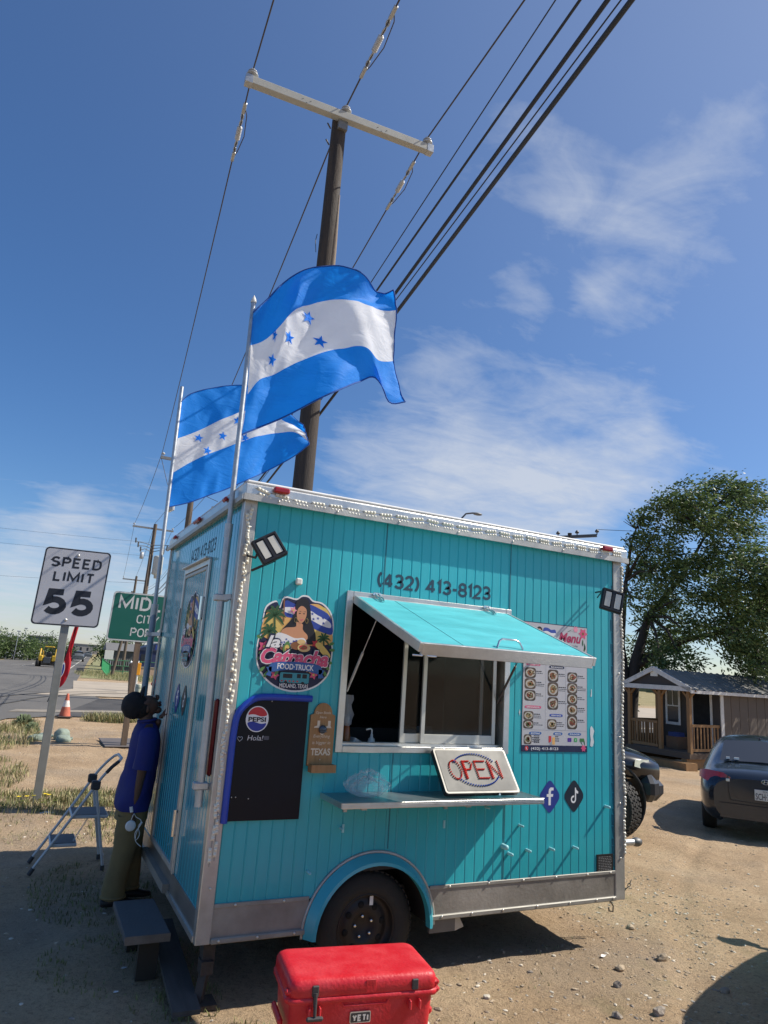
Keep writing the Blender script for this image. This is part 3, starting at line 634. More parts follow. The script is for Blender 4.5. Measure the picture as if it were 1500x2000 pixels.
MB().box((.405-.022, -.03, 2.435-.022), (.405+.022, 0, 2.435+.022), M4=None, bev=.008).build('bracket', offw, T)
# flaking paint by the right post
fl = MB(); rd = random.Random(4); z_ = 2.72
while z_ > .55:
    h = rd.uniform(.03, .11); w2 = rd.uniform(.004, .02); fl.flat([(X1-.016-w2, z_), (X1-.006, z_), (X1-.006, z_-h), (X1-.016-w2*rd.uniform(.2, 1), z_-h*.9)], (0, -.0015, 0), (1, 0, 0), (0, 0, 1)); z_ -= h
fl.build('bare_edge', M('old_dark_teal_edge', (.02, .16, .21), .5), T, kind='stuff')
for (x_, z_, s) in ((2.955, 2.06, .05), (2.95, 1.83, .035), (2.955, 1.50, .075), (2.245, 1.66, .02)):
    pts = [(x_+s*.4*cos(a)*rd.uniform(.25, 1.0), z_+s*1.3*sin(a)*rd.uniform(.5, 1)) for a in [2*pi*i/11 for i in range(11)]]
    MB().flat(pts, (0, -.0022, 0), (1, 0, 0), (0, 0, 1)).build('paint_chip', M('torn_white_residue', (.62, .68, .68), .7), T)

# ---- window assembly
fr = lambda a, b, nm='window_frame', m=alu: boxo(nm, a, b, m, T, bev=.003)
FX0, FX1, FZ0, FZ1 = .757, 2.135, 1.362, 2.415
wf = MB().box((FX0, -.022, FZ0), (WX0+.005, -.002, FZ1), bev=.003).box((WX1-.005, -.022, FZ0), (FX1, -.002, FZ1), bev=.003).box((WX0+.006, -.022, WZ1-.012), (WX1-.006, -.002, FZ1), bev=.003).box((WX0+.006, -.022, FZ0), (WX1-.006, -.002, WZ0+.008), bev=.003).build('window_frame', alu, T)
jb = MB().box((WX0-.002, -.001, WZ0), (WX0+.004, .13, WZ1)).box((WX1-.004, -.001, WZ0), (WX1+.002, .13, WZ1)).box((WX0, -.001, WZ1-.004), (WX1, .13, WZ1+.002)).build('window_jamb', aludull, T)
boxo('window_sill', (WX0+.004, -.0015, WZ0-.002), (WX1-.004, .13, WZ0+.008), alu, T)
for yy in (.02, .05, .08): boxo('sill_rail', (WX0+.006, yy, WZ0+.0085), (WX1-.006, yy+.008, WZ0+.024), alu, T)
def sash(xa, xb, y, name='sash', gl=True):
    z0, z1 = WZ0+.026, WZ1-.05; t = .030
    s = MB().box((xa, y, z0), (xa+t, y+.018, z1)).box((xb-t, y, z0), (xb, y+.018, z1)).box((xa+t, y+.001, z0), (xb-t, y+.017, z0+(.062 if gl else .03))).box((xa+t, y+.001, z1-.03), (xb-t, y+.017, z1)).build(name, M('sash_aluminium', (.66, .65, .60), .42, .55, .06, 9), T, bevel=.002)
    boxo('pane', (xa+t-.004, y+.007, z0+.03), (xb-t+.004, y+.0095, z1-.03), M('tinted_glass', (.010, .012, .013), .05, 0, 0, 3, alpha=.40, rvar=0), s)
sash(1.265, 1.95, .055, 'rear_sash'); sash(1.415, 2.045, .026, 'front_sash')
# ---- awning hatch (hinged at the top, propped open)
HZ, AD, ADR = 2.372, .945, .325
A = Vector((WX0+.005, -.028, HZ)); slope = Vector((0, -AD, -ADR)).normalized(); nrm = Vector((0, -ADR, AD)).normalized(); LEN = hypot(AD, ADR)
XA, XB = WX0+.004, WX1-.004
hp = MB(); hp.add([A+Vector((0, 0, 0))*0+Vector((dx, 0, 0))+slope*t+nrm*o for o in (.012, -.028) for dx, t in ((.02, .012), (XB-XA-.02, .012), (XB-XA-.02, LEN-.02), (.02, LEN-.02))], [(0, 3, 2, 1), (4, 5, 6, 7), (0, 1, 5, 4), (1, 2, 6, 5), (2, 3, 7, 6), (3, 0, 4, 7)])
hatch = hp.build('hatch', tealt, T)
def hb(dx0, dx1, t0, t1, o0, o1, nm, m):
    vs = [A+Vector((dx, 0, 0))+slope*t+nrm*o for o in (o0, o1) for dx, t in ((dx0, t0), (dx1, t0), (dx1, t1), (dx0, t1))]
    return MB().add(vs, [(0, 1, 2, 3), (4, 7, 6, 5), (0, 4, 5, 1), (1, 5, 6, 2), (2, 6, 7, 3), (3, 7, 4, 0)]).build(nm, m, hatch, bevel=.003)
WW = XB-XA
hb(0, .022, 0, LEN, -.038, .016, 'hatch_edge', alu); hb(WW-.022, WW, 0, LEN, -.038, .016, 'hatch_edge', alu)
hb(.0225, WW-.0225, LEN-.022, LEN, -.055, .016, 'hatch_edge', alu); hb(.0225, WW-.0225, 0, .016, -.03, .014, 'hatch_edge', alu)
hb(.30, .303, .02, LEN-.024, .0122, .0135, 'hatch_seam', M('seam_dark_paint', (.02, .16, .2)))
for dx in (.17, WW-.19):
    P0 = A+Vector((dx, 0, .03)); h = MB().box(P0+Vector((-.03, -.012, -.004)), P0+Vector((.03, .004, .02)), bev=.003)
    for e in (-.014, .014): h.tube([P0+Vector((e*.6, -.012, .01)), P0+Vector((e, -.03, -.01)), A+Vector((dx+e, 0, 0))+slope*.07+nrm*.03, A+Vector((dx+e*.5, 0, 0))+slope*.11+nrm*.02], .006, 6)
    h.build('hinge', chrome, T)
hc = A+Vector((.645, 0, 0))+slope*(LEN-.05)+nrm*.014
MB().tube([hc+Vector((-.095, 0, 0)), hc+Vector((-.075, 0, 0))+nrm*.035-slope*.02, hc+Vector((-.05, 0, 0))+nrm*.045-slope*.03, hc+Vector((.05, 0, 0))+nrm*.045-slope*.03, hc+Vector((.075, 0, 0))+nrm*.035-slope*.02, hc+Vector((.095, 0, 0))], .006, 8).build('handle', chrome, hatch)
for xx, pz in ((WX0+.03, 1.75), (WX1-.03, 1.72)):
    top = Vector((xx, -.028, HZ))+slope*.36-nrm*.045; bot = Vector((xx, .03, pz)); mid = top.lerp(bot, .45)
    st = MB().tube([top, mid], .0035, 6).tube([mid, bot], .009, 8).build('gas_strut', steel if xx > 1 else galv, T)
for xx in (XA+.04, XA+.2): MB().tube([(xx+.42, -.9, 2.0), (xx+.44, -.9, 1.975)], .01, 6)
# latch bolts under the outer edge
for dx in (.0, .09): MB().tube([A+Vector((dx-.03, 0, -.06))+slope*(LEN-.02), A+Vector((dx+.03, 0, -.06))+slope*(LEN-.02)], .006, 6).build('latch_pin', chrome, hatch)
# ---- shelf
SZ = 1.112; SX0, SX1, SD = .69, 2.20, .345
boxo('shelf', (SX0, -SD, SZ-.006), (SX1, -.002, SZ), M('shelf_steel', (.33, .37, .38), .33, .8, .12, 7, .08, 60), T)
boxo('shelf_front_trim', (SX0-.001, -SD-.006, SZ-.032), (SX1+.001, -SD, SZ+.004), alu, T, bev=.003)
for zz_ in (.006, .017): boxo('shelf_trim_rib', (SX0+.001, -SD-.010, SZ-.030+zz_), (SX1-.001, -SD-.0062, SZ-.027+zz_), alu, T)
for a in (SX0-.005, SX1): boxo('shelf_side_trim', (a, -SD+.001, SZ-.030), (a+.005, -.002, SZ+.003), alu, T)
for x_ in (.86, 1.62):
    boxo('shelf_bracket', (x_-.018, -.30, SZ-.05), (x_+.018, -.002, SZ-.0065), aludull, T); boxo('bracket_bolt', (x_-.012, -.02, SZ-.115), (x_+.012, -.001, SZ-.06), galv, T)
    boxo('bracket_leaf', (x_-.008, -.010, SZ-.24), (x_+.006, -.001, SZ-.19), cle, T)
# ---- marker lights
for (x_, z_) in ((.21, 3.012), (3.07, 3.012)): MB().box((x_-.055, -.085, z_-.02), (x_+.055, -.0515, z_+.02), bev=.010).build('marker_light', redlens, T)
for y_ in (.42, 1.36, 2.35): MB().box((-.062, y_-.11 if y_ == 1.36 else y_-.04, 2.985), (-.031, y_+.11 if y_ == 1.36 else y_+.04, 3.02), bev=.012).build('marker_light', redlens, T)
# ---- rear (door) face
mb = MB(); y = .055
def rearrib(mb, y0, y1, z0, z1):
    y = y0
    while y < y1-.005:
        w = min(.0785, y1-y); pr = [(y, .004), (y+.008, 0), (y+w-.008, 0), (y+w, .004)]
        vs = []
        for yy, xx in pr: vs += [(xx, yy, z0), (xx, yy, z1)]
        mb.add(vs, [(2*i, 2*i+1, 2*i+3, 2*i+2) for i in range(3)]); y += w
DY0, DY1, DZ0, DZ1 = .84, 1.73, .47, 2.60
gloss = M('glossy_turquoise_rear', (.045, .36, .45), .13, 0, .05, 2, .03, 14, coat=.5)
rearrib(mb, .055, DY0, .46, ZP); rearrib(mb, DY1, W_-.06, .46, ZP); rearrib(mb, DY0, DY1, DZ1, ZP); mb.build('rear_wall', gloss, T)
boxo('rear_wall_core', (.006, .03, .44), (.03, DY0+.02, ZP), liner, T); boxo('rear_wall_core', (.006, DY1-.02, .44), (.03, W_-.03, ZP), liner, T)
mb = MB(); rearrib(mb, DY0+.045, DY1-.045, DZ0+.04, DZ1-.05)
dr = MB(); dr.v = [v+Vector((-.012, 0, 0)) for v in mb.v]; dr.f = mb.f; dr.mi = mb.mi; dr.sm = mb.sm
door = dr.build('door', gloss, T)
boxo('door_core', (-.004, DY0+.02, DZ0), (.02, DY1-.02, DZ1), liner, door)
for a, b in (((-.022, DY0+.012, DZ0), (-.002, DY0+.045, DZ1-.02)), ((-.022, DY1-.045, DZ0), (-.002, DY1-.012, DZ1-.02)), ((-.022, DY0+.0455, DZ1-.05), (-.002, DY1-.0455, DZ1-.02)), ((-.022, DY0+.0455, DZ0), (-.002, DY1-.0455, DZ0+.04))):
    boxo('door_edge', a, b, aludull, door, bev=.004)
for a, b in (((-.020, DY0-.03, .46), (-.0005, DY0+.004, DZ1+.03)), ((-.020, DY1-.004, .46), (-.0005, DY1+.03, DZ1+.03)), ((-.020, DY0+.0045, DZ1-.012), (-.0005, DY1-.0045, DZ1+.03)), ((-.05, DY0-.01, DZ1+.031), (-.0005, DY1+.01, DZ1+.045))):
    boxo('door_frame', a, b, alu, T, bev=.003)
for z_ in (2.26, .78):
    MB().tube([(-.034, DY0+.006, z_-.085), (-.034, DY0+.006, z_+.085)], .013, 10).build('hinge', chrome, T)
    boxo('hinge_leaf', (-.03, DY0-.02, z_-.07), (-.021, DY0+.03, z_+.07), galv, T)
MB().tube([(-.03, DY1-.02, .9), (-.03, DY1-.02, 2.3)], .008, 6).build('lock_bar', galv, door)
boxo('rear_skirt', (-.006, .05, ZB+.03), (.004, W_-.06, .462), M('rear_skirt_aluminium', (.30, .30, .29), .38, .8, .15, 3), T)
boxo('rear_skirt_trim', (-.018, .05, ZB), (.003, W_-.06, ZB+.031), alu, T)
boxo('rear_bumper_board', (-.05, .9, ZB+.02), (-.0065, 1.9, ZB+.075), M('grey_plank', (.25, .22, .18), .8), T)
MB().box((-.030, .085, 1.20), (-.0, .135, 1.66), bev=.012).build('tail_light', M('dark_red_tail_light', (.16, .01, .012), .3), T)
# phone numbers
dk = M('dark_teal_lettering', (.010, .050, .085), .5)
stroke_text('phone_number', '(432) 413-8123', dk, T, (1.468, 0, 2.466), (1, 0, 0), (0, 0, 1), .108, .965, th=.175, gap=.20, off=.0012)['label'] = 'dark phone number (432) 413-8123 above the serving hatch'
stroke_text('phone_number', '(432) 413-8123', dk, T, (0, 1.2, 2.685), (0, -1, 0), (0, 0, 1), .108,   .9, th=.11, gap=.26, off=.0015)['label'] = 'dark phone number over the rear door'
# ---- undercarriage at the near corner: jack stand
mb = MB().box((.06, .06, .17), (.13, .14, .31)).box((.05, .03, .13), (.12, .12, .20)).beam((.085, .075, .15), (.045, .01, .0), .045, .06).box((0, -.06, -.012), (.14, .08, .012))
mb.build('stabiliser_jack', M('rusty_brown_steel', (.075, .06, .05), .8, .3, .35, 20, .3), T)
# ---- tongue
for y_ in (.85, 1.87): MB().beam((3.2, y_, .36), (4.52, 1.36, .33), .05, .08).build('tongue_beam', steel, T)
MB().tube([(4.45, 1.36, .335), (4.78, 1.36, .335)], .032, 12).build('coupler', galv, T)
MB().sphere((4.83, 1.36, .335), .05, 12, 8, sc=(1.4, 1, .9)).build('coupler_head', steel, T)
MB().tube([(4.25, 1.30, .02), (4.25, 1.30, .72)], .028, 10).build('tongue_jack', galv, T)
def chain(par, p0, p1, sag, n, m, name='chain'):
    mb = MB(); pts = [Vector(p0).lerp(Vector(p1), i/n)+Vector((0, 0, -sag*4*(i/n)*(1-i/n))) for i in range(n+1)]
    for i in range(n):
        c = (pts[i]+pts[i+1])/2; d = (pts[i+1]-pts[i]).normalized(); s = d.orthogonal().normalized(); s = s if i % 2 else d.cross(s); ln = (pts[i+1]-pts[i]).length*.62
        mb.tube([c+d*ln*cos(a)+s*.010*sin(a) for a in [2*pi*j/8 for j in range(8)]], .0032, 5, closed=True)
    return mb.build(name, m, par, kind='stuff')
rust = M('chain_steel', (.13, .12, .11), .5, .6)
chain(T, (3.29, .16, .62), (3.46, .10, .40), .16, 14, rust); chain(T, (3.29, .22, .55), (3.31, .18, .22), .0, 10, rust)
MB().tube([(3.31, .18, .24), (3.335, .17, .20), (3.33, .17, .16), (3.30, .18, .165), (3.295, .18, .19)], .006, 6).build('chain_hook', rust, T)

# ================================================================ inside the trailer
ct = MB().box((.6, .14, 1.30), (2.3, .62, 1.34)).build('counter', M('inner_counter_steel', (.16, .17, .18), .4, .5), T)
CZ = 1.34
shade = lambda nm, c: M(nm, c, .5)
sb = thing('spray_bottle', 'amber bottle with a white cap standing inside the open window', 'bottle', (.93, .22, CZ))
MB().lathe((0, 0, 0), (0, 0, 1), [(0, 0), (.03, 0), (.032, .02), (.032, .10), (.024, .16), (.014, .18), (.014, .19)], 16).build('bottle_body', M('amber_plastic', (.30, .10, .03), .3), sb, world=False)
MB().lathe((0, 0, .188), (0, 0, 1), [(.019, 0), (.02, .04), (.016, .05), (0, .05)], 16).build('cap', white, sb, world=False)
pb = thing('pump_bottle', 'small white pump dispenser standing on the window counter', 'bottle', (1.115, .19, CZ))
MB().lathe((0, 0, 0), (0, 0, 1), [(0, 0), (.028, 0), (.03, .05), (.022, .09), (.010, .10), (.010, .12)], 16).build('bottle_body', M('frosted_plastic', (.62, .64, .66), .3), pb, world=False)
MB().tube([(0, 0, .11), (0, 0, .15), (-.012, 0, .157), (-.045, 0, .15)], .006, 8).build('pump', white, pb, world=False)
bx = thing('napkin_box', 'white box tilted against the counter behind the pump bottle', 'box', (1.05, .27, CZ), .3)
MB().box((-.08, -.03, 0), (.10, .04, .045), M4=Matrix.Translation((0, 0, .02))@Matrix.Rotation(radians(24), 4, 'Y'), bev=.006).build('box_body', M('box_white', (.5, .52, .56), .5), bx, world=False)
MB().box((-.06, -.02, .0455), (.08, .03, .048), M4=Matrix.Translation((0, 0, .02))@Matrix.Rotation(radians(24), 4, 'Y')).build('slot', steel, bx, world=False)
cn = thing('carton', 'green and white carton standing behind the sliding glass', 'carton', (1.62, .33, CZ))
boxo2 = MB().box((-.05, -.035, 0), (.05, .035, .085)).build('carton_base', M('green_card', (.05, .33, .12), .6), cn, world=False)
MB().box((-.05, -.035, .0855), (.05, .035, .17)).box((-.03, -.0, .17), (-.0, .02, .20)).build('carton_top', M('pale_card', (.62, .63, .66), .6), cn, world=False)
hb_ = thing('hanging_bag', 'grey translucent plastic bag hanging just inside the window frame', 'bag', (.86, .16, 1.72))
mb = MB(); 
for i in range(7):
    for j in range(7): mb.v.append(Vector((-.05+.022*i+.01*sin(j*2), .012*sin(i*2.1+j), -.19*j/6*(1-.1*sin(i)))))
mb.f = [(j+i*7, j+1+i*7, j+8+i*7, j+7+i*7) for i in range(6) for j in range(6)]; mb.mi = [0]*36; mb.sm = [True]*36
mb.build('bag_film', M('grey_film', (.32, .34, .38), .3, alpha=.7), hb_, world=False); MB().tube([(0, 0, 0), (0, .02, .06)], .003, 5).build('strap', white, hb_, world=False)
tr_ = thing('foil_tray', 'clear crinkled tray lying on the counter right of the pump bottle', 'tray', (1.22, .20, CZ))
mb = MB(); rd = random.Random(9)
for i in range(9):
    for j in range(5): mb.v.append(Vector((-.07+i*.017, -.04+j*.02, rd.uniform(0, .022))))
mb.f = [(i*5+j, i*5+j+1, i*5+j+6, i*5+j+5) for i in range(8) for j in range(4)]; mb.mi = [0]*32; mb.sm = [False]*32
tt = mb.build('tray_film', M('crinkled_film', (.6, .64, .68), .15, .3), tr_, world=False)
MB().box((-.07, -.04, -.0), (.066, .04, .002)).build('tray_base', M('crinkled_film', (.6, .64, .68)), tr_, world=False)
boxo('inner_shelf_post', (1.02, .9, 1.34), (1.035, .915, 2.7), galv, T); boxo('inner_shelf_post', (1.10, .95, 1.34), (1.112, .962, 2.5), galv, T)
boxo('inner_control_box', (1.09, .92, 2.02), (1.17, .97, 2.14), M('inner_box_grey', (.09, .09, .1), .5), T)
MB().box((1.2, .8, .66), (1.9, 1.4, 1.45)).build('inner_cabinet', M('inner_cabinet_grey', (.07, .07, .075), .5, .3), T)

# ================================================================ stickers, boards and signs on the trailer
FX, FZ_ = Vector((1, 0, 0)), Vector((0, 0, 1))
def mcol(n, c, r=.5): return M(n, c, r, 0, .05, 8)
navy = mcol('print_navy', (.012, .016, .06)); pwhite = mcol('print_white', (.80, .80, .80)); pink = mcol('print_pink', (.66, .09, .20)); pinkl = mcol('print_light_pink', (.82, .30, .40))
orange = mcol('print_orange', (.80, .45, .14)); blue_ = mcol('print_blue', (.03, .07, .36)); pblack = mcol('print_black', (.012, .012, .018)); skin_p = mcol('print_skin', (.62, .30, .16))
green_ = mcol('print_leaf', (.03, .10, .035)); green2 = mcol('print_light_leaf', (.10, .24, .07)); ribbonb = mcol('print_ribbon', (.035, .12, .36)); yell = mcol('print_yellow', (.72, .52, .14)); brown = mcol('print_brown', (.25, .10, .04)); tealp = mcol('print_teal', (.05, .30, .36)); redp = mcol('print_red', (.55, .04, .05)); greyp = mcol('print_grey', (.35, .35, .38))
def logo(par, O, X, Y, s):
    """O centre, s = half width in metres; drawing units run about -1..1 across and -1.15..1.15 up"""
    X = Vector(X); Y = Vector(Y); lay = [0.0012]
    def L(nm, polys, m, label=None):
        lay[0] += .00035; mb = MB()
        for p in polys: mb.flat([(a*s, b*s) for a, b in p], O, X, Y, off=lay[0])
        return mb.build(nm, m, par, label=label)
    def LT(nm, st, m, x, y, h, w_, **k):
        lay[0] += .00035; return text(nm, st, m, par, Vector(O)+X*x*s+Y*y*s, X, Y, h*s, w_*s, off=lay[0], **k)
    outl = smooth_poly([(-.42, 1.12), (-.10, 1.10), (.05, 1.2), (.22, 1.2), (.36, 1.10), (.62, 1.06), (.86, .86), (.97, .55), (.96, .15), (1.0, -.1), (.98, -.45), (.93, -.72), (.70, -.98), (.38, -1.13), (0, -1.18), (-.40, -1.10), (-.72, -.90), (-.93, -.62), (-1.0, -.3), (-.98, .05), (-.90, .22), (-.92, .55), (-.86, .85), (-.62, 1.0), (-.52, .85)], 4)
    L('sticker_backing', [outl], pwhite)
    inn = [(a*.965, b*.965) for a, b in outl]; L('sticker_ground', [inn], navy)
    L('sun_disc', [smooth_poly([(-.86, .1), (-.86, .6), (-.7, .80), (-.4, .78), (.3, 1.0), (.6, .98), (.85, .75), (.92, .4), (.9, .05), (0, -.05)], 4)], orange)
    L('sun_glow', [ell(.62, .5, .28, .46), ell(-.62, .35, .22, .3)], yell)
    # flag behind the woman
    L('flag_print', [smooth_poly([(-.38, 1.02), (-.1, .96), (.2, 1.0), (.5, .92), (.84, .74), (.95, .30), (.6, .34), (.3, .45), (-.1, .6), (-.36, .66)], 4)], blue_)
    L('flag_print_band', [smooth_poly([(.2, .86), (.5, .74), (.84, .60), (.88, .45), (.6, .50), (.25, .63), (-.36, .74), (-.37, .86)], 4)], pwhite)
    L('flag_print_star', [star(*p, .045) for p in ((.36, .76), (.40, .63), (.52, .66), (.66, .68), (.68, .55))], blue_)
    L('flag_staff_print', [[(-.44, 1.06), (-.40, 1.06), (-.36, .5), (-.39, .5)]], brown)
    def palm(cx, cy, r):
        ps = [[(cx-.02, cy), (cx+.02, cy), (cx+.07, cy-1.6*r), (cx+.02, cy-1.6*r)]]
        for a in (10, 40, 75, 115, 150, 185, 215, -30):
            t = radians(a); d = (cos(t), sin(t)); nn = (-d[1], d[0]); e = (cx+d[0]*r, cy+d[1]*r-.25*r*abs(d[0])); m_ = (cx+d[0]*r*.55, cy+d[1]*r*.6+.08*r)
            ps.append(smooth_poly([(cx, cy), (m_[0]-nn[0]*r*.14, m_[1]-nn[1]*r*.14), e, (m_[0]+nn[0]*r*.14, m_[1]+nn[1]*r*.14)], 3))
        return ps
    for (a, b, r) in ((-.62, .62, .30), (-.72, .22, .24), (.72, .14, .20)): L('palm_print', palm(a, b, r), green_)
    # woman: hair, shoulders, blouse, face
    L('hair_print', [smooth_poly([(.05, 1.12), (.22, 1.08), (.30, .85), (.34, .6), (.42, .42), (.50, .2), (.48, .02), (.2, 0), (-.2, .1), (-.42, .12), (-.40, .3), (-.28, .45), (-.16, .62), (-.12, .85), (-.08, 1.05)], 4)], pblack)
    L('shoulders_print', [smooth_poly([(-.04, .52), (.12, .48), (.14, .34), (.28, .2), (.2, .08), (-.36, .1), (-.42, .26), (-.30, .36), (-.06, .40)], 4), smooth_poly([(-.48, .12), (-.3, .1), (-.24, -.12), (-.34, -.2), (-.46, -.08)], 3)], skin_p)
    L('blouse_print', [smooth_poly([(-.5, .22), (-.3, .2), (-.05, .12), (.18, .14), (.26, .02), (.12, -.10), (-.2, -.14), (-.5, -.06), (-.56, .1)], 4)], pwhite)
    rd = random.Random(3); L('blouse_pattern_print', [star(-.48+.7*rd.random(), .1-.14*rd.random()-.02, .035, rd.random()) for _ in range(22)], blue_)
    L('face_print', [smooth_poly([(-.03, .86), (.06, .93), (.18, .86), (.20, .7), (.15, .56), (.06, .50), (-.02, .58), (-.06, .72)], 4)], skin_p)
    L('eye_print', [ell(.02, .74, .03, .012, 8), ell(.13, .74, .028, .012, 8), [(-.02, .79), (.05, .80), (.05, .785)], [(.10, .785), (.17, .80), (.17, .785)]], pblack)
    L('mouth_print', [smooth_poly([(.03, .60), (.08, .59), (.13, .615), (.09, .565)], 3)], pink)
    for ex in (-.07, .22): lay[0] += .0003; MB().tube([Vector(O)+X*(ex+.035*cos(t))*s+Y*(.57+.06*sin(t))*s+X.cross(Y)*lay[0] for t in [2*pi*i/12 for i in range(12)]], .0008, 4, closed=True).build('earring_print', yell, par)
    def flower(cx, cy, r): return [smooth_poly([(cx+(r if i % 2 == 0 else r*.55)*cos(i*pi/5), cy+(r if i % 2 == 0 else r*.55)*sin(i*pi/5)) for i in range(10)], 2)]
    for (a, b, r, m) in ((-.16, .80, .10, pinkl), (-.82, -.14, .16, pink), (-.48, -.80, .12, pink), (.52, -.74, .12, pink), (.40, -.62, .10, orange), (.50, .02, .11, redp), (.24, -.06, .10, pinkl)): L('flower_print', flower(a, b, r), m)
    L('flower_centre_print', [ell(a, b, .03, .03, 8) for a, b in ((-.16, .80), (-.82, -.14), (.52, -.74), (-.48, -.80))], yell)
    L('leaf_print', [smooth_poly([(cx, cy), (cx+r*cos(t)-.04*sin(t), cy+r*sin(t)+.04*cos(t)), (cx+1.6*r*cos(t), cy+1.6*r*sin(t)), (cx+r*cos(t)+.04*sin(t), cy+r*sin(t)-.04*cos(t))], 3) for cx, cy, r, t in [(-.8, -.25, .1, 3.6), (-.84, -.35, .1, 3.9), (-.74, -.6, .12, 3.9), (-.66, -.7, .12, 4.2), (-.9, .05, .09, 2.7), (.8, -.5, .1, -.6), (.84, -.4, .1, -.2), (.76, -.6, .12, -1.0), (.86, .02, .1, .4), (.88, -.1, .1, 0), (-.6, -.5, .12, 4.4), (-.4, -.66, .1, 4.2), (.66, -.68, .1, -1.2)]], green2)['kind'] = 'stuff'
    L('corn_print', [smooth_poly([(.50, .0), (.62, .06), (.92, -.22), (.84, -.32), (.6, -.12)], 4)], yell)
    L('avocado_print', [smooth_poly([(-.28, .0), (-.2, .02), (-.14, -.16), (-.2, -.26), (-.32, -.24), (-.34, -.12)], 4)], green2); L('avocado_flesh_print', [ell(-.24, -.14, .06, .085)], yell); L('avocado_stone_print', [ell(-.24, -.17, .035, .035, 10)], brown)
    L('dish_print', [ell(0, -.06, .15, .10), ell(.16, -.1, .14, .09)], brown); L('tortilla_print', [ell(.2, -.10, .17, .10), ell(.12, .04, .11, .06)], mcol('print_tortilla', (.72, .50, .22))); L('filling_print', [ell(.18, -.09, .11, .055)], redp); L('filling_print', [ell(.12+.03*i, -.11+.02*(i % 3), .018, .018, 6) for i in range(5)], green2)
    LT('lettering_shadow', 'Catracha', navy, 0, -.52, .36, 1.86, shear=.3, bold=.11, arch=-.0)
    LT('lettering_outline', 'Catracha', pwhite, 0, -.515, .355, 1.80, shear=.3, bold=.066)
    LT('lettering', 'Catracha', pink, 0, -.51, .345, 1.76, shear=.3, bold=.040, label='large pink script word Catracha across the round sticker')
    LT('lettering', 'la', navy, -.60, -.145, .30, .44, shear=.25, bold=.09)
    LT('lettering', 'la', pwhite, -.60, -.13, .27, .36, shear=.25, bold=.03)
    L('ribbon_print', [smooth_poly([(-.62, -.72), (-.60, -.52), (-.2, -.46), (.3, -.46), (.68, -.52), (.70, -.72), (.3, -.66), (-.2, -.66)], 3), [(-.72, -.62), (-.58, -.6), (-.58, -.84), (-.72, -.80), (-.66, -.72)], [(.80, -.62), (.64, -.6), (.64, -.82), (.80, -.80), (.74, -.72)]], ribbonb)
    LT('lettering', 'FOOD·TRUCK', pwhite, .03, -.64, .13, .95, bold=.025)
    L('truck_print', [rrect(-.36, -.96, .40, -.72, .04)], tealp); L('truck_window_print', [rrect(-.28, -.85, -.04, -.75, .01), rrect(.08, -.84, .18, -.74, .01), rrect(.22, -.84, .34, -.74, .01)], pblack)
    L('truck_pattern_print', [ell(-.3+.1*i, -.92, .03, .02, 6) for i in range(5)], redp); L('truck_wheel_print', [ell(-.2, -.97, .05, .05, 10), ell(.24, -.97, .05, .05, 10)], pblack)
    LT('lettering', 'MIDLAND, TEXAS', pwhite, .02, -1.075, .095, .74, bold=.012, arch=0)
lg = thing('logo_sticker', 'round cut-out sticker with a black haired woman, flag and pink Catracha lettering beside the window', 'sticker', (.415, 0, 1.78))
logo(lg, (.43, 0, 2.035), (1, 0, 0), (0, 0, 1), .262)
lg2 = thing('logo_sticker', 'tall looking round cartoon sticker on the rear door of the trailer', 'sticker', (0, 1.25, 1.85))
logo(lg2, (-.013, 1.24, 2.11), (0, -1, 0), (0, 0, 1), .25)
def social(kind, O, X, Y, s, lb):
    t = thing('social_sticker', lb, 'sticker', O); X = Vector(X); Y = Vector(Y)
    d = smooth_poly([(0, 1.15), (.26, 1.02), (.92, .30), (1.02, 0), (.92, -.30), (.26, -1.02), (0, -1.15), (-.26, -1.02), (-.92, -.30), (-1.02, 0), (-.92, .30), (-.26, 1.02)], 4)
    MB().flat([(a*s*.92, b*s*1.0) for a, b in d], O, X, Y, off=.0018).build('sticker_base', mcol('sticker_deep_blue', (.022, .045, .26)) if kind == 'f' else mcol('sticker_black', (.012, .02, .035)), t)
    if kind == 'f':
        p = [(-.12, -.62), (.10, -.62), (.10, -.02), (.30, -.02), (.33, .18), (.10, .18), (.10, .34), (.16, .44), (.36, .44), (.36, .64), (.08, .66), (-.08, .54), (-.12, .36), (-.12, .18), (-.30, .18), (-.30, -.02), (-.12, -.02)]
        MB().flat([(a*s, b*s) for a, b in p], O, X, Y, off=.0026).build('letter_f', pwhite, t)
    else:
        ring = [(-.06+.26*cos(a), -.24+.28*sin(a)) for a in [radians(v) for v in range(70, 361, 18)]]; ri2 = [(-.06+.14*cos(a), -.24+.15*sin(a)) for a in [radians(v) for v in range(360, 69, -18)]]
        MB().flat([(a*s, b*s) for a, b in ring+ri2], O, X, Y, off=.0026).flat([(a*s, b*s) for a, b in [(.08, -.26), (.20, -.26), (.20, .22), (.40, .16), (.42, .32), (.22, .46), (.18, .62), (.08, .62)]], O, X, Y, off=.0030).build('music_note', pwhite, t)
social('f', (2.54, 0, 1.06), (1, 0, 0), (0, 0, 1), .098, 'blue diamond sticker with a white letter f at the right end of the shelf')
social('t', (2.775, 0, 1.06), (1, 0, 0), (0, 0, 1), .098, 'black diamond sticker with a white music note on the serving side')
social('f', (-.0135, 1.41, 1.58), (0, -1, 0), (0, 0, 1), .098, 'blue diamond sticker with a white letter f on the rear door')
social('t', (-.0135, 1.14, 1.58), (0, -1, 0), (0, 0, 1), .098, 'black diamond sticker with a white music note on the rear door')

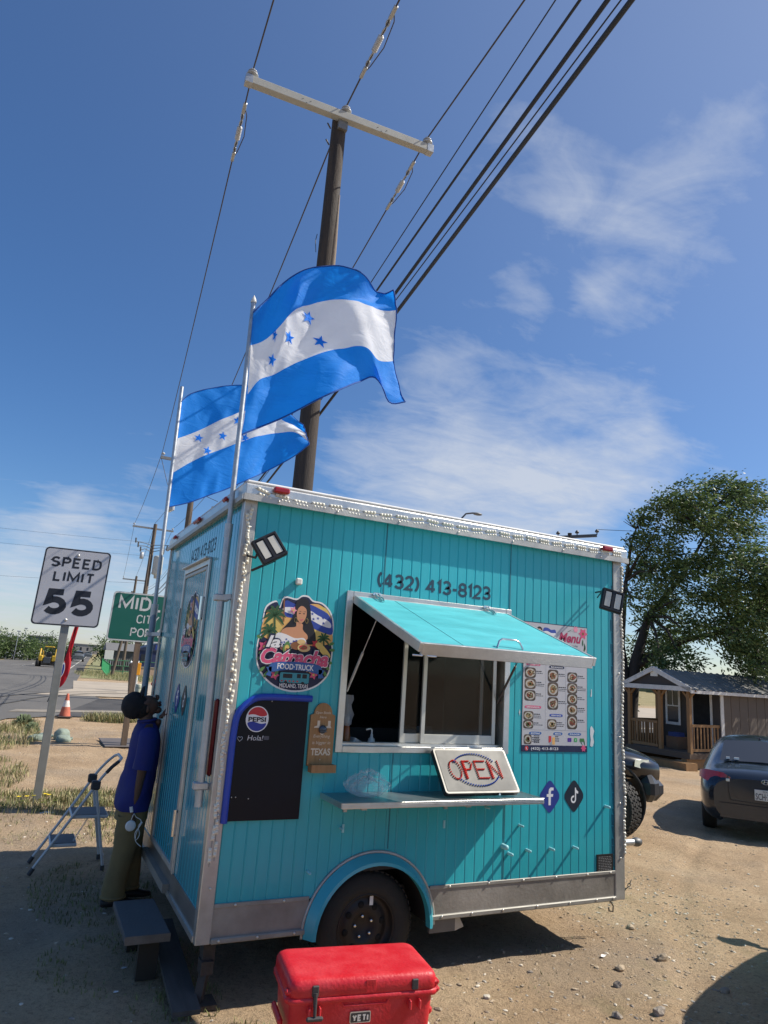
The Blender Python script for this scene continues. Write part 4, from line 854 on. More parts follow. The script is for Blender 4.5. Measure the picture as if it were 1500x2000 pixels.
# ---- chalkboard with blue moulding
cb = thing('menu_board', 'blank black menu board with blue curved moulding and a round soda emblem', 'menu board', (.32, -.01, .96))
bp = smooth_poly([(.085, 1.42), (.095, 1.55), (.13, 1.62), (.20, 1.665), (.30, 1.675)], 4, False)+[(.545, 1.675), (.545, .965), (.085, .965)]
MB().flat(bp, (0, 0, 0), FX, FZ_, off=.022, thick=.018).build('board_face', M('board_black', (.005, .007, .012), .5, 0, .3, 3, spec=.25), cb)
pth = [(.075, .955), (.075, 1.42)]+smooth_poly([(.075, 1.42), (.085, 1.56), (.125, 1.63), (.20, 1.68), (.30, 1.69)], 5, False)[1:]+[(.565, 1.69)]
mb = MB(); P = [Vector((a, -.018, b)) for a, b in pth]
mb.tube(P, .022, 8); mb.build('moulding', M('royal_blue_moulding', (.018, .06, .42), .35), cb)
MB().flat(ell(.215, 1.555, .073, .078, 40), (0, 0, 0), FX, FZ_, off=.0226).build('emblem_ring', pwhite, cb)
def cap_poly(sgn): 
    a0 = 25 if sgn > 0 else 205; a1 = 155 if sgn > 0 else 335
    pts = [(.215+.067*cos(radians(a)), 1.555+.072*sin(radians(a))) for a in range(a0, a1+1, 8)]
    wv = [(.215-.058+.116*t, 1.555+sgn*.022+.006*sin(t*6.28)) for t in [i/8 for i in range(9)]]
    return pts+(wv if sgn > 0 else wv[::-1])
MB().flat(cap_poly(1), (0, 0, 0), FX, FZ_, off=.0232).build('emblem_red', mcol('emblem_red', (.55, .03, .04)), cb)
MB().flat(cap_poly(-1), (0, 0, 0), FX, FZ_, off=.0232).build('emblem_blue', mcol('emblem_blue', (.02, .04, .32)), cb)
text('lettering', 'PEPSI', pblack, cb, (.215, 0, 1.540), FX, FZ_, .026, .112, off=.0240, bold=.03)
chalk = mcol('chalk', (.62, .62, .64), .9)
text('chalk_word', 'Hola!', chalk, cb, (.215, 0, 1.428), FX, FZ_, .030, .10, off=.0232, shear=.15)
ht = [(.118+.016*(16*sin(t)**3)/16, 1.437+.016*(13*cos(t)-5*cos(2*t)-2*cos(3*t)-cos(4*t))/16) for t in [2*pi*i/20 for i in range(20)]]
MB().tube([(a, -.0235, b) for a, b in ht], .0013, 4, closed=True).build('chalk_heart', chalk, cb)
MB().flat(rrect(.268, 1.432, .302, 1.455, .003), (0, 0, 0), FX, FZ_, off=.0231).build('chalk_smudge', M('chalk_smudge', (.10, .10, .12), .9), cb)
for (a, b) in ((.30, 1.665), (.13, 1.10), (.21, 1.09), (.105, 1.10)): MB().lathe((a, -.022, b), (0, -1, 0), [(.004, 0), (.003, .003), (0, .003)], 8).build('screw', screw, cb)

# ---- wooden bottle opener sign
wo = M('warm_pine', (.30, .155, .055), .55, 0, 0, 3, .15, 60, col2=(.42, .235, .095), stretch=(14, 14, 1))
ws = thing('bottle_opener_sign', 'small arched wooden bottle opener plaque saying Everything is bigger in Texas', 'wooden sign', (.655, 0, 1.26))
top = [(.655+.062*cos(radians(a)), 1.60+.068*sin(radians(a))) for a in range(0, 181, 15)]
MB().flat([(.740, 1.28), (.740, 1.59), (.717, 1.60)]+top[1:-1]+[(.593, 1.60), (.570, 1.59), (.570, 1.28)], (0, 0, 0), FX, FZ_, off=.020, thick=.018).build('plaque', wo, ws)
MB().box((.578, -.075, 1.245), (.745, -.021, 1.252)).box((.578, -.083, 1.245), (.745, -.0755, 1.292)).box((.578, -.0752, 1.2525), (.586, -.0205, 1.290)).box((.737, -.0752, 1.2525), (.745, -.0205, 1.290)).build('cap_tray', wo, ws)
cream = mcol('cream_print', (.72, .62, .48))
for st, z_, h, w_, k in (('Open Bottle', 1.600, .015, .105, dict(shear=.2)), ('Here', 1.572, .015, .045, dict(shear=.2)), ('Everything', 1.452, .019, .115, dict(shear=.2)), ('is bigger in', 1.412, .019, .125, dict(shear=.2)), ('TEXAS', 1.345, .040, .135, dict(bold=.03))):
    text('lettering', st, cream, ws, (.655, 0, z_), FX, FZ_, h, w_, off=.0206, **k)
for sx in (-1, 1):
    bt = [(0, .045), (.018, .045), (.018, .014), (.026, 0), (-.022, 0), (-.018, .008), (0, .014)]
    MB().flat([(.655+sx*.046-sx*.009+a*sx*-1*-1, 1.512+b) for a, b in (bt if sx > 0 else [(-a, b) for a, b in bt][::-1])], (0, 0, 0), FX, FZ_, off=.0206).build('boot_print', cream, ws)
MB().lathe((.655, -.02, 1.505), (0, -1, -.25), [(.026, 0), (.027, .012), (.020, .022), (0, .026)], 16).box((.631, -.048, 1.488), (.679, -.022, 1.494)).build('opener', M('cast_iron_grey', (.10, .12, .15), .4, .6), ws)
MB().flat(ell(.655, 1.487, .016, .020, 14), (0, 0, 0), FX, FZ_, off=.0208).build('opener_plate', cream, ws)
MB().lathe((.655, -.0205, 1.317), (0, -1, 0), [(.004, 0), (.003, .003), (0, .003)], 8).build('screw', screw, ws)

# ---- menu poster
mp_ = thing('menu_poster', 'white menu poster with food photos and a navy footer partly behind the open hatch', 'poster', (2.585, 0, 1.38))
px0, px1, pz0, pz1 = 2.265, 2.905, 1.38, 2.345; PW, PH = px1-px0, pz1-pz0
def PP(nm, polys, m, off, label=None):
    mb = MB()
    for p in polys: mb.flat([(px0+a*PW, pz0+b*PH) for a, b in p], (0, 0, 0), FX, FZ_, off=off)
    return mb.build(nm, m, mp_, label=label)
def rc(a, b, c, d): return [(a, b), (c, b), (c, d), (a, d)]
MB().flat([(px0, pz0), (px1, pz0), (px1, pz1), (px0, pz1)], (0, 0, 0), FX, FZ_, off=.0035, thick=.002).build('poster_border', navy, mp_)
PP('poster_sheet', [rc(.006, .045, .994, .994)], M('poster_white', (.52, .51, .53), .35, 0, .03, 4), .0039)
PP('footer', [rc(.0, .0, 1, .048)], navy, .0042)
text('lettering', '(432) 413-8123', pwhite, mp_, (px0+.14*PW, 0, pz0+.014*PH), FX, FZ_, .019, .26, off=.0047, align='l', bold=.01)
PP('phone_icon', [ell(.075, .025, .026, .018, 14)], redp, .0046); PP('icon_mark', [[(.065, .034), (.075, .030), (.075, .022), (.09, .014), (.083, .012), (.066, .024)]], pwhite, .005)
text('lettering', 'Menu', mcol('print_crimson', (.42, .03, .10)), mp_, (px0+.72*PW, 0, pz0+.865*PH), FX, FZ_, .070, .235, off=.0047, shear=.3, bold=.035, label='crimson script word Menu')
text('lettering', 'Sabor Catracho', mcol('print_slate', (.06, .10, .16)), mp_, (px0+.72*PW, 0, pz0+.83*PH), FX, FZ_, .018, .16, off=.0047, shear=.25)
PP('heart_print', [[(.885+.02*sin(t)**3*1.1, .79+.0008*(13*cos(t)-5*cos(2*t)-2*cos(3*t)-cos(4*t))) for t in [2*pi*i/18 for i in range(18)]]], redp, .0047)
def fl2(cx, cy, r): return smooth_poly([(cx+(r if i % 2 == 0 else r*.6)*cos(i*pi/6), cy+.66*(r if i % 2 == 0 else r*.6)*sin(i*pi/6)) for i in range(12)], 2)
PP('leaf_print', [smooth_poly([(cx, cy), (cx+.05*cos(t)-.012*sin(t), cy+.035*sin(t)), (cx+.09*cos(t), cy+.06*sin(t)), (cx+.05*cos(t)+.012*sin(t), cy+.03*sin(t))], 2) for cx, cy, t in [(.8, .96, 3.3), (.75, .97, 3.6), (.7, .975, 2.9), (.93, .9, 4.6), (.95, .87, 4.9), (.97, .85, 4.4), (.1, .97, -.2), (.14, .96, -.5), (.96, .05, 1.8), (.93, .05, 2.2)]], green_, .0046)['kind'] = 'stuff'
PP('flower_print', [fl2(.93, .945, .075)], pink, .005, 'large crimson flower in the top right corner'); PP('flower_print', [fl2(.81, .975, .045)], pinkl, .0051); PP('flower_print', [fl2(.05, .965, .05)], pinkl, .0051); PP('flower_print', [fl2(.94, .03, .045)], pink, .0053); PP('flower_centre_print', [ell(.93, .945, .02, .012, 8), ell(.05, .965, .014, .009, 8)], brown, .0056)
PP('flag_print', [smooth_poly([(.3, .955), (.36, .965), (.42, .95), (.49, .95), (.50, .86), (.44, .86), (.36, .88), (.3, .88)], 3)], blue_, .0047); PP('flag_print_band', [smooth_poly([(.3, .93), (.36, .938), (.42, .925), (.495, .925), (.497, .89), (.44, .89), (.36, .905), (.3, .905)], 3)], pwhite, .0051)
PP('hair_print', [smooth_poly([(.22, .965), (.27, .96), (.29, .92), (.3, .88), (.2, .89), (.17, .92)], 4)], pblack, .0054); PP('face_print', [ell(.24, .93, .028, .022, 12)], skin_p, .0058)
rules = PP('column_rule', [rc(.345, .17, .348, .70), rc(.655, .17, .658, .70), rc(.02, .163, .98, .165)], greyp, .0045)
rd = random.Random(12)
DC = [(.22, .10, .04), (.30, .17, .07), (.16, .05, .03), (.34, .22, .10), (.26, .08, .05), (.12, .09, .05)]
def dish(x0, y1, w_, h_, i):
    cx, cy = x0+w_/2, y1-h_/2
    w_, h_ = w_*1.12, h_*1.08
    f = PP('food_photo', [[(cx+(a-.5)*w_, cy+(b-.5)*h_) for a, b in rrect(0, 0, 1, 1, .22, 3)]], mcol('photo_dark_%d' % (i % 2), ((.07, .05, .035), (.10, .07, .05))[i % 2]), .0046)
    PP('plate_print', [ell(cx, cy, w_*.43, h_*.40, 16)], mcol('photo_plate', (.50, .46, .40)), .0050)
    PP('food_print', [smooth_poly([(cx+w_*.36*rd.uniform(.6, 1)*cos(t), cy+h_*.34*rd.uniform(.6, 1)*sin(t)) for t in [2*pi*q/9 for q in range(9)]], 2)], mcol('photo_food_%d' % (i % 6), DC[i % 6]), .0054)
    mb = MB()
    for _ in range(14):
        a, r = rd.random()*6.28, rd.random(); mb.flat([(px0+(cx+w_*.33*r*cos(a)+u)*PW, pz0+(cy+h_*.3*r*sin(a)+v)*PH) for u, v in ((-.010, -.003), (.008, -.006), (.011, .003), (-.004, .006))], (0, 0, 0), FX, FZ_, off=.0057, mi=rd.choice((0, 1, 2, 3)))
    mb.build('food_pieces_print', [mcol('photo_rust', (.36, .08, .03)), mcol('photo_cream', (.62, .50, .30)), mcol('photo_herb', (.12, .16, .05)), mcol('photo_brown', (.18, .08, .03))], mp_, kind='stuff')
def lines(x0, y, n, w_, m=pblack):
    mb = MB(); 
    for i in range(n):
        x_ = x0; yy = y-i*.013; end = x0+w_*rd.uniform(.7, 1)*(1 if i else .75)
        while x_ < end: q = rd.uniform(.012, .03); hh = .0042 if i else .0065; mb.flat([(px0+x_*PW, pz0+yy*PH), (px0+(x_+q)*PW, pz0+yy*PH), (px0+(x_+q)*PW, pz0+(yy+hh)*PH), (px0+x_*PW, pz0+(yy+hh)*PH)], (0, 0, 0), FX, FZ_, off=.0046); x_ += q+.006
    mb.build('menu_text_lines', m, mp_, kind='stuff')
i = 0
for (x0, y1, w_, h_) in [(.04, .635, .145, .075), (.04, .55, .145, .075), (.04, .46, .145, .075), (.03, .30, .13, .062), (.03, .232, .13, .058), (.04, .125, .10, .068),
                         (.385, .63, .145, .09), (.385, .53, .145, .10), (.385, .415, .145, .09), (.385, .245, .125, .072), (.69, .62, .14, .075), (.69, .535, .14, .078), (.69, .45, .14, .078), (.69, .365, .14, .078), (.69, .28, .14, .10)]:
    dish(x0, y1, w_, h_, i); lines(x0+w_+.015, y1-h_*.35, 3 if i % 2 else 2, .13); i += 1
for (x0, x1, y, m, st) in ((.05, .26, .665, pink, 'ANTOJITOS'), (.40, .63, .655, navy, 'BALEADAS'), (.04, .28, .335, pink, 'ESPECIALIDADES'), (.41, .61, .278, blue_, 'DESAYUNOS'), (.11, .29, .138, ribbonb, 'EXTRAS'), (.47, .61, .138, ribbonb, 'BEBIDAS'), (.70, .90, .138, ribbonb, 'PAGOS')):
    PP('heading_banner', [smooth_poly([(x0, y), (x0+.02, y+.010), (x1-.02, y+.010), (x1, y), (x1-.02, y-.010), (x0+.02, y-.010)], 2)], m, .0048)
    text('lettering', st, pwhite, mp_, (px0+(x0+x1)/2*PW, 0, pz0+(y-.006)*PH), FX, FZ_, .010, (x1-x0-.05)*PW, off=.0052, bold=.02)
for k in range(4): lines(.18, .115-k*.016, 1, .10)
for k in range(3): lines(.50, .112-k*.016, 1, .09)
PP('drink_print', [rc(.40, .07, .44, .12)], redp, .0047); PP('drink_print', [rc(.455, .055, .495, .11)], orange, .0047); PP('drink_print', [rc(.42, .05, .455, .075)], greyp, .0049)
PP('pay_icon', [rrect(.69, .078, .75, .108, .006)], mcol('pay_purple', (.09, .03, .30)), .0047); PP('pay_icon', [rrect(.79, .078, .84, .108, .006)], mcol('pay_green', (.04, .36, .10)), .0047); PP('pay_icon', [rrect(.88, .080, .95, .106, .006)], mcol('pay_dark_green', (.05, .18, .05)), .0047)
text('lettering', '$', pwhite, mp_, (px0+.815*PW, 0, pz0+.086*PH), FX, FZ_, .013, off=.0051)

# ---- OPEN sign leaning on the shelf
osn = thing('open_sign', 'grey metal LED sign spelling OPEN in red bulbs leaning on the shelf', 'open sign', (1.66, -.16, SZ))
bx0, bz0 = 1.40, SZ+.002; bw, bh = .60, .33
Ox = Vector((1, 0, 0)); lean = Vector((0, .21, .262)).normalized(); On = Ox.cross(lean)
O0 = Vector((1.455, -.275, SZ+.030))
def op(u, v, o=0): return O0+Ox*u+lean*v+On*o
def oshape(nm, poly, o1, th, m): return MB().flat(poly, O0, Ox, lean, off=o1, thick=th).build(nm, m, osn)
oshape('case', rrect(0, 0, bw, bh, .02, 4), .0, .032, blackp)
oshape('bezel', rrect(.0015, .0015, bw-.0015, bh-.0015, .02, 4), .004, .0038, M('sign_frame_metal', (.22, .215, .20), .5, .4))
oshape('gasket', rrect(.014, .014, bw-.014, bh-.014, .012, 4), .0050, .0008, blackp)
oshape('face_plate', rrect(.018, .018, bw-.018, bh-.018, .010, 4), .0062, .0010, M('brushed_face', (.155, .152, .142), .62, .15, .08, 5))
redb = M('red_bulb', (.78, .05, .03), .25, 0, .1, 30); blub = M('blue_bulb', (.02, .10, .50), .25, 0, .1, 30)
def bulbs(nm, pts, m, lb=None):
    mb = MB()
    for (u, v) in pts: mb.lathe(op(u, v, .006), On, [(.0050, 0), (.0050, .008), (.0034, .012), (0, .013)], 6)
    return mb.build(nm, m, osn, label=lb, kind='stuff')
def polyl(pts, st=.0140):
    out = [pts[0]]
    for a, b in zip(pts, pts[1:]):
        n_ = max(1, round(hypot(b[0]-a[0], b[1]-a[1])/st)); out += [(a[0]+(b[0]-a[0])*i/n_, a[1]+(b[1]-a[1])*i/n_) for i in range(1, n_+1)]
    return out
def dbl(pts): return polyl(pts)
u0_, v0_, lw, lh = .085, .105, .085, .125
letO = [(u0_+lw/2+lw*.52*cos(t), v0_+lh/2+lh*.54*sin(t)) for t in [2*pi*i/24 for i in range(24)]]
letP = dbl([(u0_+.112, v0_), (u0_+.112, v0_+lh), (u0_+.165, v0_+lh), (u0_+.185, v0_+lh*.82), (u0_+.165, v0_+lh*.52), (u0_+.125, v0_+lh*.5)])+dbl([(u0_+.122, v0_), (u0_+.122, v0_+lh*.9)])
letE = dbl([(u0_+.295, v0_+lh), (u0_+.212, v0_+lh), (u0_+.212, v0_), (u0_+.295, v0_)])+dbl([(u0_+.225, v0_+lh*.52), (u0_+.275, v0_+lh*.52)])
letN = dbl([(u0_+.322, v0_), (u0_+.322, v0_+lh), (u0_+.405, v0_), (u0_+.405, v0_+lh)])+dbl([(u0_+.332, v0_), (u0_+.332, v0_+lh*.8)])
for nm, pts in (('O', letO), ('P', letP), ('E', letE), ('N', letN)): bulbs('bulb_letter', pts, redb)
cxx, cyy = .295, v0_+lh/2
for a0, a1 in ((32, 150), (212, 330)): bulbs('bulb_arc', [(cxx+.185*cos(radians(a)), cyy+.118*sin(radians(a))) for a in np.linspace(a0, a1, 20)], blub)
MB().tube([op(.42, -.002, -.012), op(.42, -.012, .004)], .008, 8).build('knob', chrome, osn)
for u in (.10, .42): MB().tube([op(u, bh-.002, -.004), op(u, bh+.008, -.004)], .005, 6).build('hook', chrome, osn)
MB().box((.0, 0, 0), (0.001, .001, .001))
# ---- crumpled clear bag on the shelf
bg_ = thing('plastic_bag', 'crumpled clear plastic bag slumped on the left end of the shelf', 'bag', (.93, -.17, SZ))
def crumple(nm, r, seed, m, sc=(1, .75, .72), amp=.35):
    bm = bmesh.new(); bmesh.ops.create_icosphere(bm, subdivisions=5, radius=1.0); o = Vector((seed, seed*2, 0))
    for v in bm.verts:
        n_ = v.co.copy(); k = 1+amp*noise.ridged_multi_fractal(n_*2.0+o, .8, 2.2, 6, .9, 2.0)*.35-amp*.5; z_ = n_.z
        q = Vector((n_.x*sc[0], n_.y*sc[1], (n_.z*.5+.5)*sc[2]*1.5))*r*k
        tpr = 1-.45*max(0, z_); v.co = Vector((q.x*tpr, q.y*tpr, max(.001, q.z)))
    me = bpy.data.meshes.new(nm); bm.to_mesh(me); bm.free(); me.materials.append(m); o2 = bpy.data.objects.new(nm, me); C.objects.link(o2); o2.parent = bg_; return o2
def film():
    m = bpy.data.materials.new('clear_film'); m.use_nodes = True; t = m.node_tree; n = t.nodes; b = n['Principled BSDF']; b.inputs['Base Color'].default_value = (.78, .86, .90, 1); b.inputs['Roughness'].default_value = .16
    lw_ = n.new('ShaderNodeLayerWeight'); lw_.inputs[0].default_value = .35; mr = n.new('ShaderNodeMapRange'); t.links.new(lw_.outputs['Facing'], mr.inputs[0]); mr.inputs[1].default_value = 0.05; mr.inputs[2].default_value = .9; mr.inputs[3].default_value = .03; mr.inputs[4].default_value = .50
    t.links.new(mr.outputs[0], b.inputs['Alpha']); b.inputs['Specular IOR Level'].default_value = .9; return m
fm = film(); crumple('bag_film', .165, 3, fm, amp=.42); crumple('bag_inner_film', .125, 8, fm, amp=.5)

# ---- floodlights
def flood(O, rx, rz_, ry, lb, grp='floodlights on the trailer corners'):
    t = thing('floodlight', lb, 'floodlight', O, 0, grp)
    R3 = Matrix.Translation(O)@Matrix.Rotation(rz_, 4, 'Z')@Matrix.Rotation(rx, 4, 'X')@Matrix.Rotation(ry, 4, 'Y')
    MB().box((-.088, -.022, -.088), (.088, .014, .088), M4=R3, bev=.008).build('housing', blackp, t)
    f = MB()
    for a in (-.082, .070): f.box((a, -.031, -.082), (a+.012, -.0225, .082), M4=R3)
    for a in (-.082, .070): f.box((-.0695, -.031, a), (.0695, -.0225, a+.012), M4=R3)
    f.box((-.010, -.030, -.0695), (.010, -.0225, .0695), M4=R3).build('bezel', blackp, t)
    for a in (-.062, .017): MB().box((a, -.0275, -.060), (a+.045, -.0228, .060), M4=R3).build('led_panel', M('led_panel_cream', (.62, .60, .52), .35), t)
    b = MB()
    for i in range(8): b.box((-.07+i*.018, .0145, -.07), (-.066+i*.018, .032, .07), M4=R3)
    b.build('heat_fins', blackp, t, kind='stuff')
    return t, R3
t1, R1 = flood((.135, -.17, 2.60), radians(-14), radians(-12), radians(-33), 'square floodlight tilted on its corner at the left end of the trailer')
MB().tube([R1@Vector((-.086, 0, 0)), R1@Vector((-.092, .05, 0)), (.04, -.02, 2.56)], .008, 6).tube([R1@Vector((0, .02, -.08)), (.08, -.02, 2.47)], .009, 6).build('bracket', blackp, t1)
t2, R2 = flood((2.90, -.28, 2.545), radians(-10), radians(-22), radians(14), 'square floodlight by the right hand corner post above the menu poster')
MB().tube([R2@Vector((-.06, 0, .086)), R2@Vector((-.03, .06, .10)), (2.98, -.02, 2.64)], .008, 6).tube([R2@Vector((-.085, 0, .06)), (3.0, -.02, 2.60)], .006, 6).build('bracket', steel, t2)

# ---- LED module strings
led = M('led_module_white', (.74, .71, .60), .35, 0, .05, 20); wirem = M('grey_wire', (.30, .30, .30), .5)
def led_string(pts, n_, lb, axis_n, ln=.095, nd=4, off=.012, grp=None, dens=1.0):
    t = thing('led_string', lb, 'string lights', pts[0], 0, grp); P = [Vector(p) for p in pts]
    ls = [0]; 
    for a, b in zip(P, P[1:]): ls.append(ls[-1]+(b-a).length)
    def at(s):
        for i in range(len(P)-1):
            if s <= ls[i+1] or i == len(P)-2: return P[i].lerp(P[i+1], (s-ls[i])/(ls[i+1]-ls[i])), (P[i+1]-P[i]).normalized()
    MB().tube([p+Vector(axis_n)*.003 for p in P], .0022, 4).build('wire', wirem, t); base = None; rd = random.Random(len(lb))
    for i in range(n_):
        s = ls[-1]*(i+.5)/n_; c, d = at(s); nn = Vector(axis_n); sd = d.cross(nn).normalized()
        if base is None:
            mb = MB(); mb.box((-ln/2, -.011, 0), (ln/2, .011, .005), bev=.003)
            for q in range(nd): mb.sphere((-ln/2+ln*(q+.5)/nd, 0, .005), .0115, 8, 5, sc=(1, 1, .75))
            base = mb.build('led_module', led, t, world=False); o = base
        else: o = copy_part(base, t)
        e = rd.uniform(-.12, .12); d2 = (d*cos(e)+sd*sin(e)).normalized(); s2 = nn.cross(d2).normalized()
        mt = Matrix(((d2.x, s2.x, nn.x, 0), (d2.y, s2.y, nn.y, 0), (d2.z, s2.z, nn.z, 0), (0, 0, 0, 1))); loc = c+sd*rd.uniform(-.004, .004)-Vector(t.location)
        o.matrix_basis = Matrix.Translation(loc)@mt
    return t
led_string([(.03, -.0505, 3.005), (.10, -.0505, 2.992), (.32, -.0505, 2.965), (1.4, -.0505, 2.985), (2.4, -.0505, 2.99), (3.25, -.0505, 2.992)], 25, 'upper row of white LED modules along the front roof rail', (0, -1, 0))
led_string([(.04, -.0505, 2.965), (.30, -.0505, 2.945), (1.4, -.0505, 2.952), (2.4, -.0505, 2.965), (3.25, -.0505, 2.965)], 25, 'lower row of white LED modules along the front roof rail', (0, -1, 0))
led_string([(.034, -.012, 2.90), (.022, -.012, 2.6), (.030, -.012, 2.2), (.022, -.012, 1.8), (.028, -.012, 1.4), (.018, -.012, .72)], 18, 'left hand row of LED modules down the near corner post', (0, -1, 0), nd=3, ln=.085)
led_string([(.014, -.012, 2.86), (.044, -.012, 2.55), (.016, -.012, 2.2), (.046, -.012, 1.8), (.018, -.012, 1.4), (.044, -.012, .75)], 17, 'right hand row of LED modules down the near corner post', (0, -1, 0), nd=3, ln=.085)
led_string([(3.284, -.014, 2.90), (3.262, -.014, 2.5), (3.284, -.014, 2.1), (3.262, -.014, 1.6), (3.282, -.014, 1.1), (3.275, -.014, .62)], 26, 'row of LED modules running down the far right corner post', (0, -1, 0), nd=3, ln=.075)

# ================================================================ flag poles and flags
def clamp(par, P, q):
    mb = MB().box((P[0]-.045, P[1]-.03, P[2]-.022), (P[0]+.045, P[1]+.03, P[2]+.022), bev=.006).beam(P, q, .05, .035); return mb.build('clamp', galv, par)
fp1 = thing('flag_pole', 'tall grey pipe flag pole clamped to the near rear corner of the trailer', 'flag pole', (-.075, .11, 1.03))
A1, B1 = Vector((-.072, .115, 1.03)), Vector((-.072, .115, 4.46))
B1 = Vector((-.060, .205, 4.43)); A1 = Vector((-.062, .085, 1.03))
jn = A1.lerp(B1, .50)
MB().tube([A1, jn], .024, 14).build('lower_pipe', galv, fp1); MB().tube([jn, B1], .017, 14).build('upper_pipe', galv, fp1)
MB().tube([jn-Vector((0, 0, .04)), jn+Vector((0, 0, .05))], .027, 14).build('coupling', galv, fp1); MB().lathe(B1, (0, 0, 1), [(.02, 0), (.022, .015), (.012, .04), (0, .065)], 12).build('finial', offw, fp1)
clamp(fp1, A1.lerp(B1, .035), (.0, .09, 1.14)); clamp(fp1, A1.lerp(B1, .37), (.0, .11, 2.30))
fp2 = thing('flag_pole', 'flag pole on the far rear corner of the trailer behind the first flag', 'flag pole', (-.06, 2.62, .9))
A2, B2 = Vector((-.085, 2.62, .9)), Vector((-.085, 2.98, 4.75)); jn2 = A2.lerp(B2, .37)
MB().tube([A2, jn2], .030, 14).build('lower_pipe', M('blue_grey_pipe', (.20, .24, .29), .4, .6), fp2); MB().tube([jn2, B2], .019, 14).build('upper_pipe', galv, fp2); MB().tube([jn2-Vector((0, 0, .06)), jn2+Vector((0, 0, .06))], .034, 14).build('coupling', galv, fp2)
clamp(fp2, A2.lerp(B2, .31), (.0, 2.66, 2.10))

def cat(a, t):
    n_ = len(a)-1; x = t*n_; i = min(int(x), n_-1); f = x-i; p = [Vector(a[min(max(i+d, 0), n_)]) for d in (-1, 0, 1, 2)]
    return 0.5*((2*p[1])+(-p[0]+p[2])*f+(2*p[0]-5*p[1]+4*p[2]-p[3])*f*f+(-p[0]+3*p[1]-3*p[2]+p[3])*f**3)
def fabric(name, col, tl=.35):
    m = bpy.data.materials.new(name); m.use_nodes = True; t = m.node_tree; n = t.nodes; l = t.links; b = n['Principled BSDF']; out = n['Material Output']
    b.inputs['Base Color'].default_value = (*col, 1); b.inputs['Roughness'].default_value = .62; b.inputs['Sheen Weight'].default_value = .2; b.inputs['Specular IOR Level'].default_value = .22
    g = n.new('ShaderNodeTexCoord'); z = n.new('ShaderNodeTexNoise'); z.inputs['Scale'].default_value = 5; z.inputs['Detail'].default_value = 5; z.inputs['Distortion'].default_value = 1.2; mpx = n.new('ShaderNodeMapping'); mpx.inputs['Scale'].default_value = (1, 1, 2.2); mpx.inputs['Rotation'].default_value = (0, .5, 0)
    l.new(g.outputs['Object'], mpx.inputs[0]); l.new(mpx.outputs[0], z.inputs['Vector']); bp = n.new('ShaderNodeBump'); bp.inputs['Strength'].default_value = .4; bp.inputs['Distance'].default_value = .02; l.new(z.outputs['Fac'], bp.inputs['Height']); l.new(bp.outputs[0], b.inputs['Normal'])
    tr = n.new('ShaderNodeBsdfTranslucent'); tr.inputs['Color'].default_value = (*[min(1, c*1.15) for c in col], 1); l.new(bp.outputs[0], tr.inputs['Normal']); mx = n.new('ShaderNodeMixShader'); mx.inputs[0].default_value = tl; l.new(b.outputs[0], mx.inputs[1]); l.new(tr.outputs[0], mx.inputs[2]); l.new(mx.outputs[0], out.inputs['Surface']); MATS[name] = m; return m
fblue = fabric('flag_blue', (.012, .27, .86), .5); fwhite = fabric('flag_white', (.84, .85, .88), .5); fdark = fabric('flag_hem_blue', (.01, .10, .42), .3)
def flag(nm, lb, rows, y0, yw, stars, srad):
    """rows: four curves (x, z) from hoist to fly - top edge, two stripe borders, bottom edge"""
    t = thing(nm, lb, 'flag', (rows[0][0][0], y0(0), rows[3][0][1]), 0, 'blue and white flags flying over the trailer')
    NU = 90
    def S(u, v):
        k = min(2, int(v*3)); f = v*3-k; a, b = cat(rows[k], u), cat(rows[k+1], u); p = a.lerp(b, f); cz_ = noise.noise(Vector((u*9+y0(0)*5, v*4-u*3, 2)))*.020+abs(noise.noise(Vector((u*5-v*3, v*7+u*6, y0(0)))))*.035*min(1, u*4); return Vector((p[0], y0(u)+yw(u, v)+cz_, p[1]))
    for k, (nm2, m) in enumerate((('top_stripe', fblue), ('middle_stripe', fwhite), ('bottom_stripe', fblue))):
        vs = []; nv = 10
        for i in range(NU+1):
            for j in range(nv+1): vs.append(S(i/NU, (k+min(j/nv, .99999))/3))
        fs = [(i*(nv+1)+j, i*(nv+1)+j+1, (i+1)*(nv+1)+j+1, (i+1)*(nv+1)+j) for i in range(NU) for j in range(nv)]
        MB().add(vs, fs, smooth=True).build(nm2, m, t)
    hems = MB().tube([S(i/40, 0) for i in range(41)], .006, 5).tube([S(i/40, .99999) for i in range(41)], .006, 5).tube([S(1, min(j/20, .99999)) for j in range(21)], .006, 5); hems.build('hem', fdark, t)
    grid = [S(i/90, min(j/60, .9999)) for i in range(91) for j in range(61)]
    def near(x, z): 
        g = min(grid, key=lambda p: (p.x-x)**2+(p.z-z)**2); return g.y
    for (sx, sz, rot, kx) in stars:
        pts = [(sx+a*srad*kx, sz+b*srad) for a, b in star(0, 0, 1, rot)]; ctr = Vector((sx, near(sx, sz), sz)); P3 = [Vector((x, near(x, z), z)) for x, z in pts]
        ring = [ctr.lerp(p, .5) for p in P3]; ring = [Vector((p.x, near(p.x, p.z), p.z)) for p in ring]
        mb = MB()
        for sgn in (-1, 1):
            nr = Vector((0, sgn*.007, 0)); vs = [ctr+nr]+[p+nr for p in ring]+[p+nr for p in P3]
            fs = [(0, 1+i, 1+(i+1) % 10) for i in range(10)]+[(1+i, 11+i, 11+(i+1) % 10, 1+(i+1) % 10) for i in range(10)]
            mb.add(vs, fs if sgn < 0 else [f[::-1] for f in fs])
        mb.build('star', fblue, t)
    return t, S
